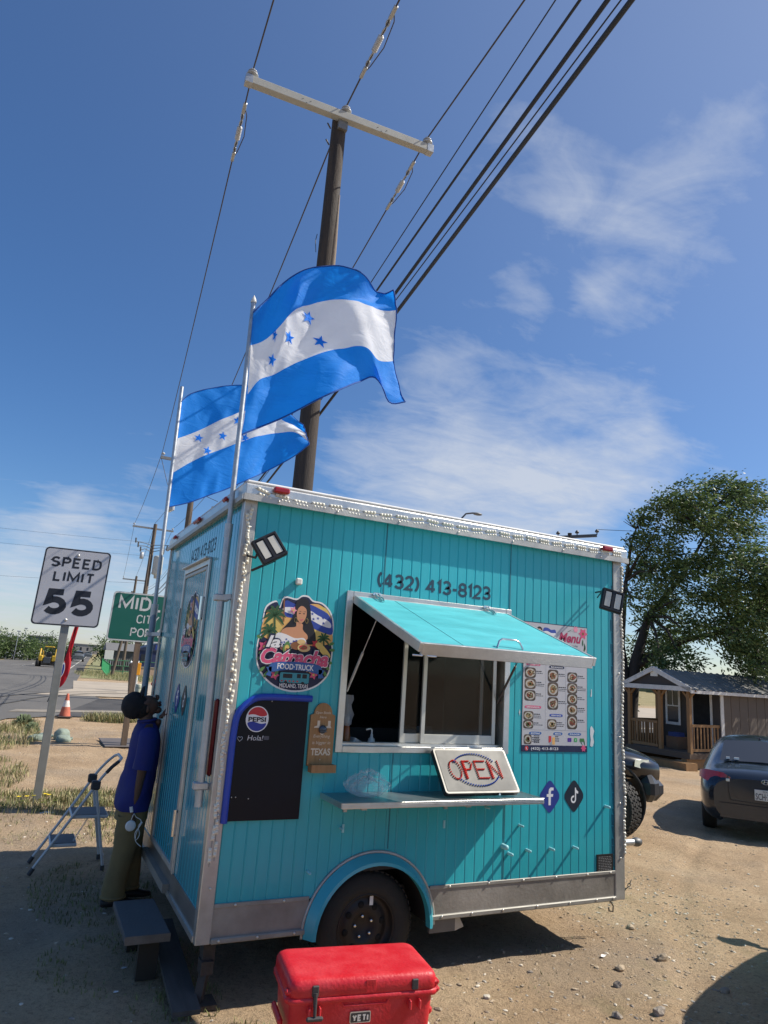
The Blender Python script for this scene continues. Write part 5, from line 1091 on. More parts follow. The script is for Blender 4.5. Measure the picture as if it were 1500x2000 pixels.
F1 = [[(-0.06, 4.34), (0.04, 4.49), (0.14, 4.65), (0.28, 4.79), (0.45, 4.85), (0.62, 4.86), (0.79, 4.85), (0.94, 4.85), (1.04, 4.88)],
      [(-0.055, 4.08), (0.04, 4.15), (0.12, 4.25), (0.21, 4.4), (0.32, 4.51), (0.49, 4.6), (0.67, 4.64), (0.87, 4.65), (1.07, 4.7)],
      [(-0.032, 3.719), (0.035, 3.84), (0.14, 3.917), (0.301, 4.048), (0.47, 4.155), (0.649, 4.238), (0.788, 4.264), (0.951, 4.237), (1.125, 4.319)],
      [(-0.045, 3.416), (0.089, 3.51), (0.247, 3.614), (0.421, 3.74), (0.598, 3.867), (0.794, 4.019), (0.96, 4.116), (1.083, 3.944), (1.225, 3.975)]]
flag('flag', 'larger blue and white striped flag with five stars on the near pole', F1, lambda u: .17-.06*u, lambda u, v: u*(.06*sin(u*7.5+v*1.6)+.045*sin(u*15-v*3+1))+.05*min(1, u*3)*sin(v*7+u*9)+(.16*max(0, u-.82)*6*max(0, v-.6) if u > .8 else 0),
     [(0.355, 4.425, 0.1, 1), (0.215, 4.21, 0.0, 0.8), (0.457, 4.251, 0.15, 1.1), (0.108, 4.007, 0.1, 0.55), (0.104, 4.191, 0.1, 0.3)], .056)
F2 = [[(-0.07, 4.58), (0.02, 4.7), (0.2, 4.81), (0.39, 4.89), (0.57, 4.94), (0.8, 4.93), (1.03, 4.89), (1.21, 4.78), (1.34, 4.65)],
      [(-0.06, 4.16), (0.12, 4.28), (0.29, 4.41), (0.46, 4.53), (0.64, 4.64), (0.84, 4.69), (1.04, 4.7), (1.22, 4.66), (1.39, 4.55)],
      [(-0.07, 3.77), (0.12, 3.94), (0.29, 4.06), (0.48, 4.18), (0.66, 4.3), (0.86, 4.42), (1.06, 4.52), (1.25, 4.56), (1.42, 4.46)],
      [(-0.08, 3.4), (0.16, 3.5), (0.33, 3.6), (0.52, 3.71), (0.7, 3.83), (0.9, 3.97), (1.09, 4.11), (1.26, 4.24), (1.41, 4.4)]]
flag('flag', 'smaller looking rear flag on the far pole partly hidden by the nearer flag', F2, lambda u: 2.95+.1*u, lambda u, v: u*(.10*sin(u*8+v*1.2+1)+.04*sin(u*17+v*2))+.03*min(1, u*3)*sin(v*6+u*5),
     [(0.16, 4.216, 0.1, 1), (0.404, 4.28, 0.0, 1), (0.264, 4.085, 0.1, 1), (0.547, 4.491, 0.0, 1), (0.665, 4.329, 0.1, 1)], .052)

# ================================================================ cooler
redc = M('cooler_red', (.58, .016, .026), .42, 0, 0, 7, .25, 70, spec=.45, col2=(.66, .055, .065), contrast=(.42, .72), det=9)
ckx = thing('cooler', 'red hard-sided drinks cooler with black T latches in front of the trailer wheel', 'cooler', (.628, -.79, ground_h(.62, -.79)+.004), radians(-8.5)); ckx.scale = (1.03, 1.0, 1.085)
cl_, cw_, chh = .362, .200, .43
def lidmesh(z0, z1, l0, w0, l1, w1, r=.05, n_=5):
    a = rrect(-l0, -w0, l0, w0, r, n_); b = rrect(-l1, -w1, l1, w1, r, n_); return a, b
def loftr(mb, rings, cap0=True, cap1=True, smooth=True):
    k = len(rings[0][0]); vs = [(x_, y_, z_) for (p, z_) in rings for x_, y_ in p]
    fs = [(i*k+j, i*k+(j+1) % k, (i+1)*k+(j+1) % k, (i+1)*k+j) for i in range(len(rings)-1) for j in range(k)]
    mb.add(vs, fs, smooth=smooth)
    if cap0: mb.add(vs[:k], [tuple(range(k-1, -1, -1))])
    if cap1: mb.add(vs[-k:], [tuple(range(k))])
    return mb
rr = lambda l, w_, r=.045: rrect(-l, -w_, l, w_, r, 5)
body = loftr(MB(), [(rr(cl_-.035, cw_-.03), 0), (rr(cl_-.03, cw_-.027), .01), (rr(cl_-.010, cw_-.010), .30), (rr(cl_-.008, cw_-.008), .335)]).build('body', redc, ckx, world=False)
MB().add([], []); rimo = loftr(MB(), [(rr(cl_-.007, cw_-.007), .318), (rr(cl_+.012, cw_+.006), .324), (rr(cl_+.013, cw_+.007), .342), (rr(cl_, cw_), .347)]).build('body_rim', redc, ckx, world=False)
lid = loftr(MB(), [(rr(cl_+.001, cw_+.001), .3475), (rr(cl_+.006, cw_+.004), .352), (rr(cl_+.004, cw_+.003), .392), (rr(cl_-.004, cw_-.004), .408), (rr(cl_-.018, cw_-.018, .04), .4165), (rr(cl_-.04, cw_-.04, .03), .418)]).build('lid', redc, ckx, world=False)
for s in (-1, 1):
    MB().box((s*cl_-.02, -.19, .325), (s*cl_+.022, -.13, .352), bev=.010).box((s*cl_-.02, -.19, .356), (s*cl_+.018, -.15, .380), bev=.008).build('corner_lug', redc, ckx, world=False)
    MB().box((s*(cl_+.012)-.012, -.10, .20), (s*(cl_+.012)+.012, .10, .235), bev=.01).build('side_handle', redc, ckx, world=False)
for px in (-.245, .245):
    MB().box((px-.030, -cw_-.026, .275), (px-.018, -cw_+.004, .315), bev=.004).build('latch_keeper', redc, ckx, world=False); MB().box((px+.018, -cw_-.026, .275), (px+.030, -cw_+.004, .315), bev=.004).build('latch_keeper', redc, ckx, world=False)
def latch(px, pulled):
    lt = MB().box((px-.016, -cw_-.014, .352), (px+.016, -cw_-.002, .397), bev=.004)
    if pulled: lt.tube([(px, -cw_-.012, .37), (px, -cw_-.020, .325), (px, -cw_-.028, .285)], [.011, .009, .007], 8).box((px-.040, -cw_-.036, .265), (px+.040, -cw_-.020, .285), bev=.007)
    lt.build('latch', M('latch_rubber', (.05, .045, .045), .6), ckx, world=False)
latch(-.245, True); latch(.245, False)
gl = MB(); gl.tube([(-.12, -cw_-.0, .333), (-.105, -cw_-.0, .305), (.105, -cw_-.0, .305), (.12, -cw_-.0, .333)], .005, 6); gl.build('finger_recess', redc, ckx, world=False)
boxn = MB().box((.0, -cw_-.005, .352), (.05, -cw_-.001, .405), bev=.002).build('lid_ridge', redc, ckx, world=False)
Rz = Matrix.Rotation(radians(-8.5), 4, 'Z'); co = Vector(ckx.location)
def cpt(v): return co+Rz@Vector((v[0]*1.03, v[1], v[2]*1.085))
cx_, cy_ = Rz@Vector((1, 0, 0)), Vector((0, 0, 1))
MB().flat(rrect(-.052, -.024, .052, .024, .006), cpt((-.02, -cw_+.005, .258)), cx_, cy_, off=.008, thick=.006).build('badge_border', M('badge_silver', (.62, .60, .56), .35, .6), ckx)
MB().flat(rrect(-.048, -.020, .048, .020, .005), cpt((-.02, -cw_+.005, .258)), cx_, cy_, off=.0088).build('badge', M('badge_dark', (.05, .045, .045), .5), ckx)
stroke_text('lettering', 'YETI', M('badge_letter', (.70, .69, .66), .4, .3), ckx, cpt((-.02, -cw_+.005, .2435)), cx_, cy_, .029, .080, th=.26, gap=.36, off=.0096)

# ================================================================ bench, plank, shadow sheet
wb = M('painted_step_board', (.085, .085, .09), .75, 0, .2, 5, .3, 60); wbe = M('worn_step_edge', (.15, .125, .10), .8, 0, .3, 9, .3, 60)
be = thing('step_bench', 'low wooden step with a worn blue grey top below the rear door', 'step', (-.21, 1.1, 0))
MB().box((-.34, .33, .222), (-.085, .97, .232)).build('step_side', wbe, be, bevel=.004); MB().box((-.345, .325, .2325), (-.082, .98, .272)).build('step_top', wb, be, bevel=.006)
MB().box((-.346, .322, .225), (-.081, .3245, .270)).build('step_front_edge', wbe, be)
for y_ in (.42, .85): MB().box((-.24, y_, -.01), (-.12, y_+.05, .222)).build('leg', M('step_leg_wood', (.035, .028, .02), .85), be)
pk = thing('plank', 'long grey weathered plank sloping along the ground at the trailer corner', 'plank', (-.03, .35, 0))
MB().beam((-.05, -.15, .03), (.0, 1.05, .10), .15, .025).build('plank_board', M('grey_weathered_board', (.075, .068, .062), .8, 0, .3, 3, .3, 40, stretch=(8, 1, 8)), pk)
mt = tag(MB().box((.55, 11.3, ground_h(1, 12)+.01), (2.6, 12.75, ground_h(1, 12)+.035), bev=.01).build('ground_tone', M('grey_shadow_sheet', (.13, .115, .11), .85, 0, .1, 2)), 'flat dark grey sheet standing in for a shadow on the dirt behind the person', 'shadow sheet')  # thin dark sheet that paints a rectangular shadow onto the dirt

# ================================================================ step ladder
ld = M('ladder_enamel_grey', (.56, .56, .56), .45, .1, .06, 9); ldp = M('ladder_black_plastic', (.045, .045, .05), .6); ldt = M('ladder_tread', (.13, .13, .135), .7, 0, .1, 30)
la = thing('step_ladder', 'grey metal folding two step ladder standing behind the person', 'step ladder', (-.46, 2.95, 0))
# front rails: near (y=2.75) and far (y=3.2)
def fr2(y_, dx=0): return [(-.80+dx, y_, .04), (-.60+dx, y_, .36), (-.42+dx, y_, .66), (-.37+dx, y_, .745), (-.325+dx, y_, .81), (-.27+dx, y_, .875), (-.215+dx, y_, .925)]
yn, yf = 2.72, 3.10
for y_ in (yn, yf):
    MB().tube(smooth_poly(fr2(y_), 4, False), .0125, 10).build('front_rail', ld, la)
    MB().tube([(-.385, y_+.02, .73), (-.31, y_+.02, .40), (-.225, y_+.02, .02)], .0125, 10).build('rear_leg', ld, la)
    MB().box((-.425, y_-.02, .68), (-.345, y_+.035, .76), M4=Matrix.Translation((0, 0, 0)), bev=.012).build('joint', ldp, la)
    MB().tube([(-.82, y_, .0), (-.79, y_, .05)], .019, 8).build('foot', ldp, la); MB().tube([(-.227, y_+.02, -.005), (-.23, y_+.02, .04)], .018, 8).build('foot', ldp, la)
MB().tube([(-.215, yn, .925), (-.19, yn+.06, .945), (-.19, yf-.06, .945), (-.215, yf, .925)], .0135, 10).build('top_handle', ld, la)
MB().tube(smooth_poly([(-.31, yn, .825), (-.27, yn, .875), (-.215, yn, .925)], 4, False), .0165, 10).build('hand_grip', ldp, la)
for (z_, x0, x1, nm) in ((.465, -.55, -.24, 'upper_step'), (.235, -.69, -.47, 'lower_step')):
    MB().box((x0, yn+.014, z_-.030), (x1, yf-.014, z_-.002), bev=.006).build(nm, ld, la); MB().box((x0+.012, yn+.02, z_-.0015), (x1-.01, yf-.02, z_+.003)).build('tread_mat', ldt, la)
for y_ in (yn+.05, yn+.09): MB().tube([(-.50, y_, .24), (-.40, y_, .44)], .0025, 5).build('link_rod', ld, la)
MB().tube([(-.235, yn+.03, .12), (-.235, yf+.01, .12)], .007, 6).build('rear_brace', ld, la)

# ================================================================ person
skinm = M('brown_skin', (.10, .050, .031), .5, 0, .12, 14, .05, 80); hairm = M('black_hair', (.010, .009, .009), .9, 0, .3, 30, .9, 60)
shirtm = M('royal_blue_shirt', (.014, .020, .155), .8, 0, .15, 5, .35, 14); pantm = M('olive_khaki_cloth', (.19, .145, .065), .85, 0, .18, 5, .4, 16); shoem = M('black_shoe', (.012, .012, .014), .6)
pe = thing('person', 'person in royal blue shirt and olive trousers looking up, a white ear cup in hand', 'person', (-.22, 1.83, 0))
def skin(name, V, E, R, m, parent, sub=2, root=0, sm=True):
    me = bpy.data.meshes.new(name+'_cage'); me.from_pydata(V, E, []); ob = bpy.data.objects.new('cage', me); C.objects.link(ob)
    md = ob.modifiers.new('skin', 'SKIN'); md.use_smooth_shade = True; s2 = ob.modifiers.new('sub', 'SUBSURF'); s2.levels = sub; s2.render_levels = sub
    if not me.skin_vertices: raise RuntimeError('no skin layer')
    for i, r in enumerate(R):
        rr_ = r if isinstance(r, (tuple, list)) else (r, r); me.skin_vertices[0].data[i].radius = rr_; me.skin_vertices[0].data[i].use_root = (i == root)
    dg = bpy.context.evaluated_depsgraph_get(); dg.update(); nm = bpy.data.meshes.new_from_object(ob.evaluated_get(dg)); bpy.data.objects.remove(ob); bpy.data.meshes.remove(me)
    nm.name = name; iv = Wm(parent).inverted(); nm.transform(iv); nm.materials.clear(); nm.materials.append(m); nm.polygons.foreach_set('use_smooth', [True]*len(nm.polygons)); nm.update()
    o = bpy.data.objects.new(name, nm); C.objects.link(o); o.parent = parent; return o
PY = 1.83
def pv(x, dy, z): return (x, PY+dy, z)
# joints (side view towards +x, the head thrown back)
V = [pv(-.165, 0, .82), pv(-.165, 0, 1.0), pv(-.155, 0, 1.18), pv(-.15, 0, 1.28), pv(-.155, 0, 1.36), pv(-.17, 0, 1.42), pv(-.185, 0, 1.485), pv(-.215, 0, 1.54),   # 0-7 pelvis..skull
     pv(-.155, -.17, 1.27), pv(-.17, -.20, 1.03), pv(-.185, -.185, .80), pv(-.19, -.18, .745),     # 8-11 near arm
     pv(-.13, .17, 1.27), pv(-.07, .15, 1.13), pv(-.075, .02, 1.29), pv(-.068, -.06, 1.385),          # 12-15 far arm raised to the face
     pv(-.175, -.085, .76), pv(-.20, -.09, .42), pv(-.25, -.09, .10), pv(-.165, -.095, .05),           # near leg
     pv(-.16, .085, .76), pv(-.13, .09, .42), pv(-.12, .10, .10), pv(-.03, .105, .05)]              # far leg
E = [(0, 1), (1, 2), (2, 3), (3, 4), (4, 5), (5, 6), (6, 7), (3, 8), (8, 9), (9, 10), (10, 11), (3, 12), (12, 13), (13, 14), (14, 15), (0, 16), (16, 17), (17, 18), (18, 19), (0, 20), (20, 21), (21, 22), (22, 23)]
Rr_ = [.11, .105, .11, .10, .055, .055, .088, .092, .05, .040, .027, .024, .05, .042, .03, .026, .08, .06, .045, .035, .08, .06, .045, .035]
bodyo = skin('body', V, E, Rr_, skinm, pe)
# head details: nose, lips, chin, ear, brow
HC = Vector(pv(-.20, 0, 1.50))
hd = MB().sphere(pv(-.165, 0, 1.485), .088, 18, 12, sc=(1.0, .82, .98)).build('head', skinm, bodyo)
MB().sphere(pv(-.095, 0, 1.555), .018, 8, 6, sc=(.9, .8, 1.3)).sphere(pv(-.107, 0, 1.568), .011, 8, 6).build('nose', skinm, hd)
MB().sphere(pv(-.072, 0, 1.515), .015, 8, 6, sc=(.9, 1.5, .9)).sphere(pv(-.066, 0, 1.495), .014, 8, 6, sc=(.9, 1.5, .9)).build('lips', M('dark_lips', (.06, .022, .018), .5), hd)
MB().sphere(pv(-.082, 0, 1.455), .032, 10, 8, sc=(1.1, 1, .9)).build('chin', skinm, hd)
MB().sphere(pv(-.175, -.074, 1.465), .026, 10, 8, sc=(.7, .35, 1.1)).build('ear', skinm, hd); MB().sphere(pv(-.175, .074, 1.465), .026, 10, 8, sc=(.7, .35, 1.1)).build('ear', skinm, hd)
for sy in (-1, 1): MB().sphere(pv(-.128, sy*.034, 1.562), .012, 8, 6, sc=(1, 1.2, .6)).build('eye', M('eye_white', (.35, .3, .28), .3), hd)
bm = bmesh.new(); bmesh.ops.create_icosphere(bm, subdivisions=4, radius=1.0)
for v in bm.verts:
    k = 1+.07*noise.noise(v.co*2.4)+.02*noise.noise(v.co*9); v.co = Vector((v.co.x*.100*k, v.co.y*.096*k, v.co.z*.110*k))
mb = MB(); mb.v = [v.co+Vector(pv(-.272, 0, 1.485)) for v in bm.verts]; mb.f = [tuple(x.index for x in f.verts) for f in bm.faces]; mb.mi = [0]*len(mb.f); mb.sm = [True]*len(mb.f); bm.free()
cp = mb.build('cap', M('black_cap_cloth', (.014, .014, .016), .9, 0, .2, 20, .4, 60), pe)
vs = []; nb_ = 12
for i in range(nb_+1):
    t = pi*i/nb_-pi/2
    for q_, zz_ in ((0, 0), (1, .005)): vs += [pv(-.245+.018*q_+.012*abs(sin(t)), .082*sin(t), 1.575-.022*abs(sin(t))+zz_), pv(-.222+.018*q_-.01*abs(sin(t)), .074*sin(t), 1.588+.052*cos(t)-.02*abs(sin(t))+zz_)]
MB().add(vs, [(4*i, 4*i+1, 4*i+5, 4*i+4) for i in range(nb_)]+[(4*i+2, 4*i+6, 4*i+7, 4*i+3) for i in range(nb_)]+[(4*i+1, 4*i+3, 4*i+7, 4*i+5) for i in range(nb_)], smooth=True).build('brim', MATS['black_cap_cloth'], cp)
MB().sphere(pv(-.205, 0, 1.47), .098, 14, 10, sc=(.8, .88, .95)).build('hair', hairm, bodyo)
# hands
def hand(base, d, up, m, sc=1.0, curl=.5, nm='hand', par=None):
    d = Vector(d).normalized(); up = Vector(up); up = (up-d*up.dot(d)).normalized(); sd = d.cross(up); b = Vector(base)
    V = [b, b+d*.045*sc, b+d*.085*sc]; E = [(0, 1), (1, 2)]; R = [(.022*sc, .016*sc), (.036*sc, .014*sc), (.034*sc, .013*sc)]
    for k, (o, ln) in enumerate(((-.028, .062), (-.010, .072), (.009, .068), (.027, .052))):
        i0 = len(V); p = b+d*.078*sc+sd*o*sc; V.append(p); E.append((2, i0)); R.append(.0105*sc); a = 0
        for q in range(3):
            a += curl*(.5+.25*q); dd = d*cos(a)+up*sin(a); p = p+dd*ln*sc*(.45, .33, .26)[q]; V.append(p); E.append((i0+q, i0+q+1)); R.append((.0095, .0085, .007)[q]*sc)
    i0 = len(V); p = b+d*.02*sc+sd*-.026*sc; V.append(p); E.append((0, i0)); R.append(.012*sc); dd = (d*.7-sd*.6+up*.35).normalized()
    for q in range(2): p = p+dd*.034*sc; V.append(p); E.append((i0+q, i0+q+1)); R.append(.010*sc-.0015*q); dd = (dd+d*.5).normalized()
    return skin(nm, [tuple(v) for v in V], E, R, m, par or pe, 1)
hand(pv(-.19, -.18, .755), (-.05, .1, -1), (1, 0, 0), skinm, .95, .55, 'hand', bodyo)
hand(pv(-.066, -.075, 1.40), (.55, -.05, .85), (1, 0, -.6), skinm, .85, .40, 'hand', bodyo)
# shirt: elliptical loft, sleeves
def eloft(rings, n_=28):
    mb = MB(); vs = []
    for (x, dy, z, rx, ry, wob) in rings:
        for j in range(n_): t = 2*pi*j/n_; k = 1+wob*noise.noise(Vector((cos(t)*2, sin(t)*2, z*7))); vs.append((x+rx*cos(t)*k, PY+dy+ry*sin(t)*k, z))
    mb.add(vs, [(i*n_+j, i*n_+(j+1) % n_, (i+1)*n_+(j+1) % n_, (i+1)*n_+j) for i in range(len(rings)-1) for j in range(n_)], smooth=True); return mb
sh = eloft([(-.178, 0, .695, .132, .205, .16), (-.183, 0, .73, .140, .207, .14), (-.178, 0, .78, .142, .203, .12), (-.172, 0, .83, .139, .200, .15), (-.166, 0, .88, .134, .197, .12), (-.16, 0, .93, .130, .195, .14), (-.155, 0, .98, .124, .195, .11), (-.152, 0, 1.03, .125, .195, .13), (-.148, 0, 1.08, .121, .198, .10), (-.145, 0, 1.13, .123, .20, .10), (-.145, 0, 1.20, .120, .205, .07), (-.147, 0, 1.26, .110, .195, .04), (-.15, 0, 1.31, .095, .150, .03), (-.152, 0, 1.345, .078, .090, .02), (-.153, 0, 1.365, .066, .070, .0)])
sh.build('shirt', shirtm, pe)
sl_ = MB().tube([pv(-.150, -.14, 1.275), pv(-.155, -.19, 1.24), pv(-.165, -.215, 1.12), pv(-.172, -.215, 1.02)], [.072, .075, .074, .078], 16); sl_.build('sleeve', shirtm, pe)
MB().tube([pv(-.145, .14, 1.275), pv(-.125, .19, 1.23), pv(-.085, .20, 1.15), pv(-.070, .155, 1.13)], [.072, .070, .062, .060], 16).build('sleeve', shirtm, pe)
MB().tube([pv(-.153+.070*cos(t), .074*sin(t), 1.372+.012*cos(t)) for t in [2*pi*i/20 for i in range(20)]], .013, 6, closed=True).build('collar', shirtm, pe)
# trousers
tr1 = eloft([(-.17, 0, .80, .118, .175, .0), (-.175, 0, .70, .125, .180, .04), (-.18, -.01, .62, .125, .172, .05)])
tr1.build('trouser_seat', pantm, pe)
def leg(pts, nm):
    P = [Vector(pv(*p[:3])) for p in pts]; mb = MB(); n_ = 22; vs = []
    for (x, dy, z, r, r2) in pts:
        for j in range(n_): t = 2*pi*j/n_; k = 1+.13*noise.noise(Vector((cos(t)*1.8, sin(t)*1.8+dy*9, z*13))); vs.append((x+r*cos(t)*k, PY+dy+r2*sin(t)*k, z+.02*noise.noise(Vector((t, z*3, dy)))))
    mb.add(vs, [(i*n_+j, i*n_+(j+1) % n_, (i+1)*n_+(j+1) % n_, (i+1)*n_+j) for i in range(len(pts)-1) for j in range(n_)], smooth=True)
    o = mb.build(nm, pantm, pe); MB().tube([Vector((pts[-1][0]+pts[-1][3]*cos(t), PY+pts[-1][1]+pts[-1][4]*sin(t), pts[-1][2]+.012)) for t in [2*pi*i/18 for i in range(18)]], .012, 6, closed=True).build('cuff', pantm, o)
leg([(-.18, -.085, .66, .115, .088), (-.19, -.09, .55, .105, .088), (-.205, -.09, .42, .090, .082), (-.225, -.09, .30, .086, .080), (-.24, -.09, .20, .085, .080), (-.248, -.09, .12, .090, .082), (-.245, -.09, .065, .088, .08)], 'trouser_leg')
leg([(-.16, .085, .66, .11, .088), (-.15, .09, .55, .10, .088), (-.135, .09, .42, .088, .08), (-.125, .095, .30, .082, .078), (-.12, .10, .2, .08, .078), (-.115, .10, .12, .084, .08), (-.115, .10, .075, .082, .078)], 'trouser_leg')
for (x, dy) in ((-.245, -.09), (-.11, .10)):
    mb = MB(); n_ = 14; rg = [(-.085, .012, .034, .045), (-.07, .0, .042, .075), (-.01, 0, .045, .085), (.06, 0, .048, .070), (.12, 0, .046, .052), (.165, .002, .034, .040), (.18, .008, .012, .025)]
    vs = [(x+a, PY+dy+hw*cos(t), max(.004, (h/2)+(h/2)*sin(t)*1.0+z0)) for a, z0, hw, h in rg for t in [2*pi*j/n_ for j in range(n_)]]
    mb.add(vs, [(i*n_+j, (i+1)*n_+j, (i+1)*n_+(j+1) % n_, i*n_+(j+1) % n_) for i in range(len(rg)-1) for j in range(n_)], smooth=True); mb.add(vs[:n_], [tuple(range(n_))]); mb.build('shoe', shoem, pe)
# the thing held in the lowered hand
hp_ = thing('ear_cup', 'round white disc with a tangled white cord held in the lowered hand', 'headphones', (-.20, 1.60, .60))
MB().lathe((-.205, 1.615, .605), (.1, -1, .05), [(.036, -.008), (.040, 0), (.038, .010), (.030, .014), (0, .014)], 24).build('cup', white, hp_)
rd = random.Random(5)
MB().tube(smooth_poly([(-.205, 1.62, .645), (-.19, 1.62, .69), (-.17, 1.63, .665), (-.13, 1.62, .64), (-.14, 1.61, .60), (-.165, 1.61, .55), (-.15, 1.62, .50), (-.13, 1.61, .54), (-.145, 1.62, .60), (-.12, 1.61, .63), (-.15, 1.61, .57), (-.155, 1.61, .50), (-.11, 1.60, .455)], 4, False), .0028, 5).build('cord', white, hp_)
MB().tube([(-.205, 1.64, .70), (-.215, 1.64, .74)], .014, 8).build('plug', white, hp_)

# ================================================================ road signs
sfw = M('sign_sheeting_white', (.50, .50, .53), .45, 0, .05, 3); sfk = M('sign_black', (.015, .018, .028), .5); sgr = M('sign_green', (.010, .115, .085), .4, 0, .04, 3); slet = M('sign_letter_white', (.55, .57, .56), .5)
sp = thing('speed_limit_sign', 'white SPEED LIMIT 55 sign on a leaning steel post in the grass', 'road sign', (-.74, 5.86, 0))
MB().beam((-.735, 5.87, -.05), (-.745, 5.87, 3.05), .10, .05).build('post', M('sign_post_steel', (.30, .30, .28), .5, .5, .12, 5), sp, bevel=.006)
# board: slightly turned; corners measured on its own plane
So = Vector((-.735, 5.825, 2.71)); Sx = Vector((1, -.02, .012)).normalized(); Sy = Vector((.03, 0, 1)).normalized()
def sb_(nm, w_, h, r, off, m, th=0): return MB().flat(rrect(-w_/2, -h/2, w_/2, h/2, r), So, Sx, Sy, off=off, thick=th).build(nm, m, sp)
sb_('board', .825, 1.03, .055, .004, M('sign_alloy_back', (.35, .35, .35), .4, .6), .004); sb_('border', .815, 1.02, .05, .0048, sfk); sb_('face', .785, .99, .042, .0056, sfw)
def st(s_, y, h, w_, th, gap): stroke_text('lettering', s_, sfk, sp, So+Sy*y, Sx, Sy, h, w_, th=th, gap=gap, off=.0066)
st('SPEED', .255, .140, .63, .19, .32); st('LIMIT', .065, .140, .51, .19, .34); st('55', -.38, .345, .62, .235, .36)
for y in (.435, -.435): MB().lathe(So+Sy*y, Sx.cross(Sy), [(.020, .006), (.018, .012), (.008, .018), (0, .019)], 12).build('bolt', screw, sp)
cs = thing('city_limit_sign', 'large green MIDLAND city limit sign on wooden posts behind the trailer', 'road sign', (1.5, 11.45, 0))
Go = Vector((.285, 11.4, 2.66)); Gx = Vector((1, 0, 0)); Gy = Vector((.028, 0, 1)).normalized(); GW, GH = 2.55, 1.03
def gb(nm, ins, r, off, m, th=0): return MB().flat(rrect(ins, -GH/2+ins, GW-ins, GH/2-ins, r), Go, Gx, Gy, off=off, thick=th).build(nm, m, cs)
gb('board', 0, .07, .004, M('sign_alloy_back', (.35, .35, .35)), .004); gb('border', .004, .066, .0048, slet); gb('face', .032, .05, .0058, sgr)
def gt(s_, x, y, h, w_, th, gap): stroke_text('lettering', s_, slet, cs, Go+Gx*x+Gy*y, Gx, Gy, h, w_, th=th, gap=gap, off=.0075, align='l')
gt('MIDLAND', .13, .145, .29, 1.72, .165, .30); gt('CITY LIMIT', .54, -.125, .185, 1.10, .14, .24); gt('POP 132,950', .46, -.410, .185, 1.38, .14, .24)
for x_ in (.93, 2.3): MB().beam((x_, 11.46, -.1), (x_+.0, 11.46, 3.05), .11, .11).build('post', M('sign_post_wood', (.16, .115, .08), .85, 0, .25, 3, .4, 30, stretch=(5, 5, .5)), cs)

# ================================================================ utility poles and lines
arm_m = M('pale_fibreglass_arm', (.42, .42, .38), .55, 0, .06, 6); insul = M('grey_insulator', (.42, .44, .46), .3); wire = M('bare_conductor', (.085, .07, .06), .55, .4); cab = M('black_cable', (.022, .022, .026), .6)
up = thing('utility_pole', 'nearest tall wooden utility pole with a pale crossarm behind the trailer', 'utility pole', (1.95, 4.62, 0), 0, 'wooden utility poles along the road')
PT = Vector((2.0, 4.66, 10.55)); PB = Vector((1.92, 4.62, -.1))
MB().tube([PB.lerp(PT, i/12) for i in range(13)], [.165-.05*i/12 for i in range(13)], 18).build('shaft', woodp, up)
MB().tube([PB.lerp(PT, t)+Vector((.088, -.078, 0)) for t in (.62, .70, .78, .86)], [.05, .055, .045, .02], 8).build('bare_strip', M('split_pale_wood', (.20, .155, .115), .8, 0, .3, 4, .5, 30, stretch=(5, 5, .5)), up)
AL, AR_ = Vector((.44, 4.60, 10.42)), Vector((3.58, 4.42, 10.42)); AC2 = AL.lerp(AR_, .5)
ar = MB().beam(AL, AR_, .12, .13).build('crossarm', arm_m, up, bevel=.008)
MB().box((1.94, 4.50, 10.20), (2.09, 4.60, 10.36)).build('arm_bracket', M('dark_galv', (.22, .22, .21), .6, .5), up)
for e in (AL, AR_): d_ = (AR_-AL).normalized()*(.10 if e is AL else -.10); MB().beam(e-d_*.1, e+d_, .128, .138).build('arm_end_band', galv, ar)
for f_ in (.28, .32, .68, .73, .30, .70): MB().sphere(AL.lerp(AR_, f_)+Vector((0, -.06, .0 if f_ in (.28, .32, .68, .73) else -.05)), .008, 6, 4).build('bolt', blackp, ar)
ins_p = []
for p in (AL+(AR_-AL).normalized()*.09, AC2+Vector((.03, 0, 0)), AR_-(AR_-AL).normalized()*.09):
    MB().lathe(p+Vector((0, 0, .06)), (0, 0, 1), [(.02, 0), (.02, .04), (.05, .05), (.085, .045), (.09, .06), (.05, .075), (.06, .10), (.075, .095), (.07, .115), (.035, .13), (.035, .16), (.02, .165), (0, .165)], 20).build('insulator', insul, up); ins_p.append(p+Vector((0, 0, .215)))
for z_ in (9.9, 10.2): MB().tube([(1.84, 4.6, z_), (1.76, 4.52, z_)], .012, 6).build('bolt', steel, up)
for z_ in (8.3,): MB().tube([(1.80, 4.62, z_), (1.77, 4.58, z_-.15), (1.80, 4.6, z_-.32)], .006, 5).build('ground_wire', steel, up)
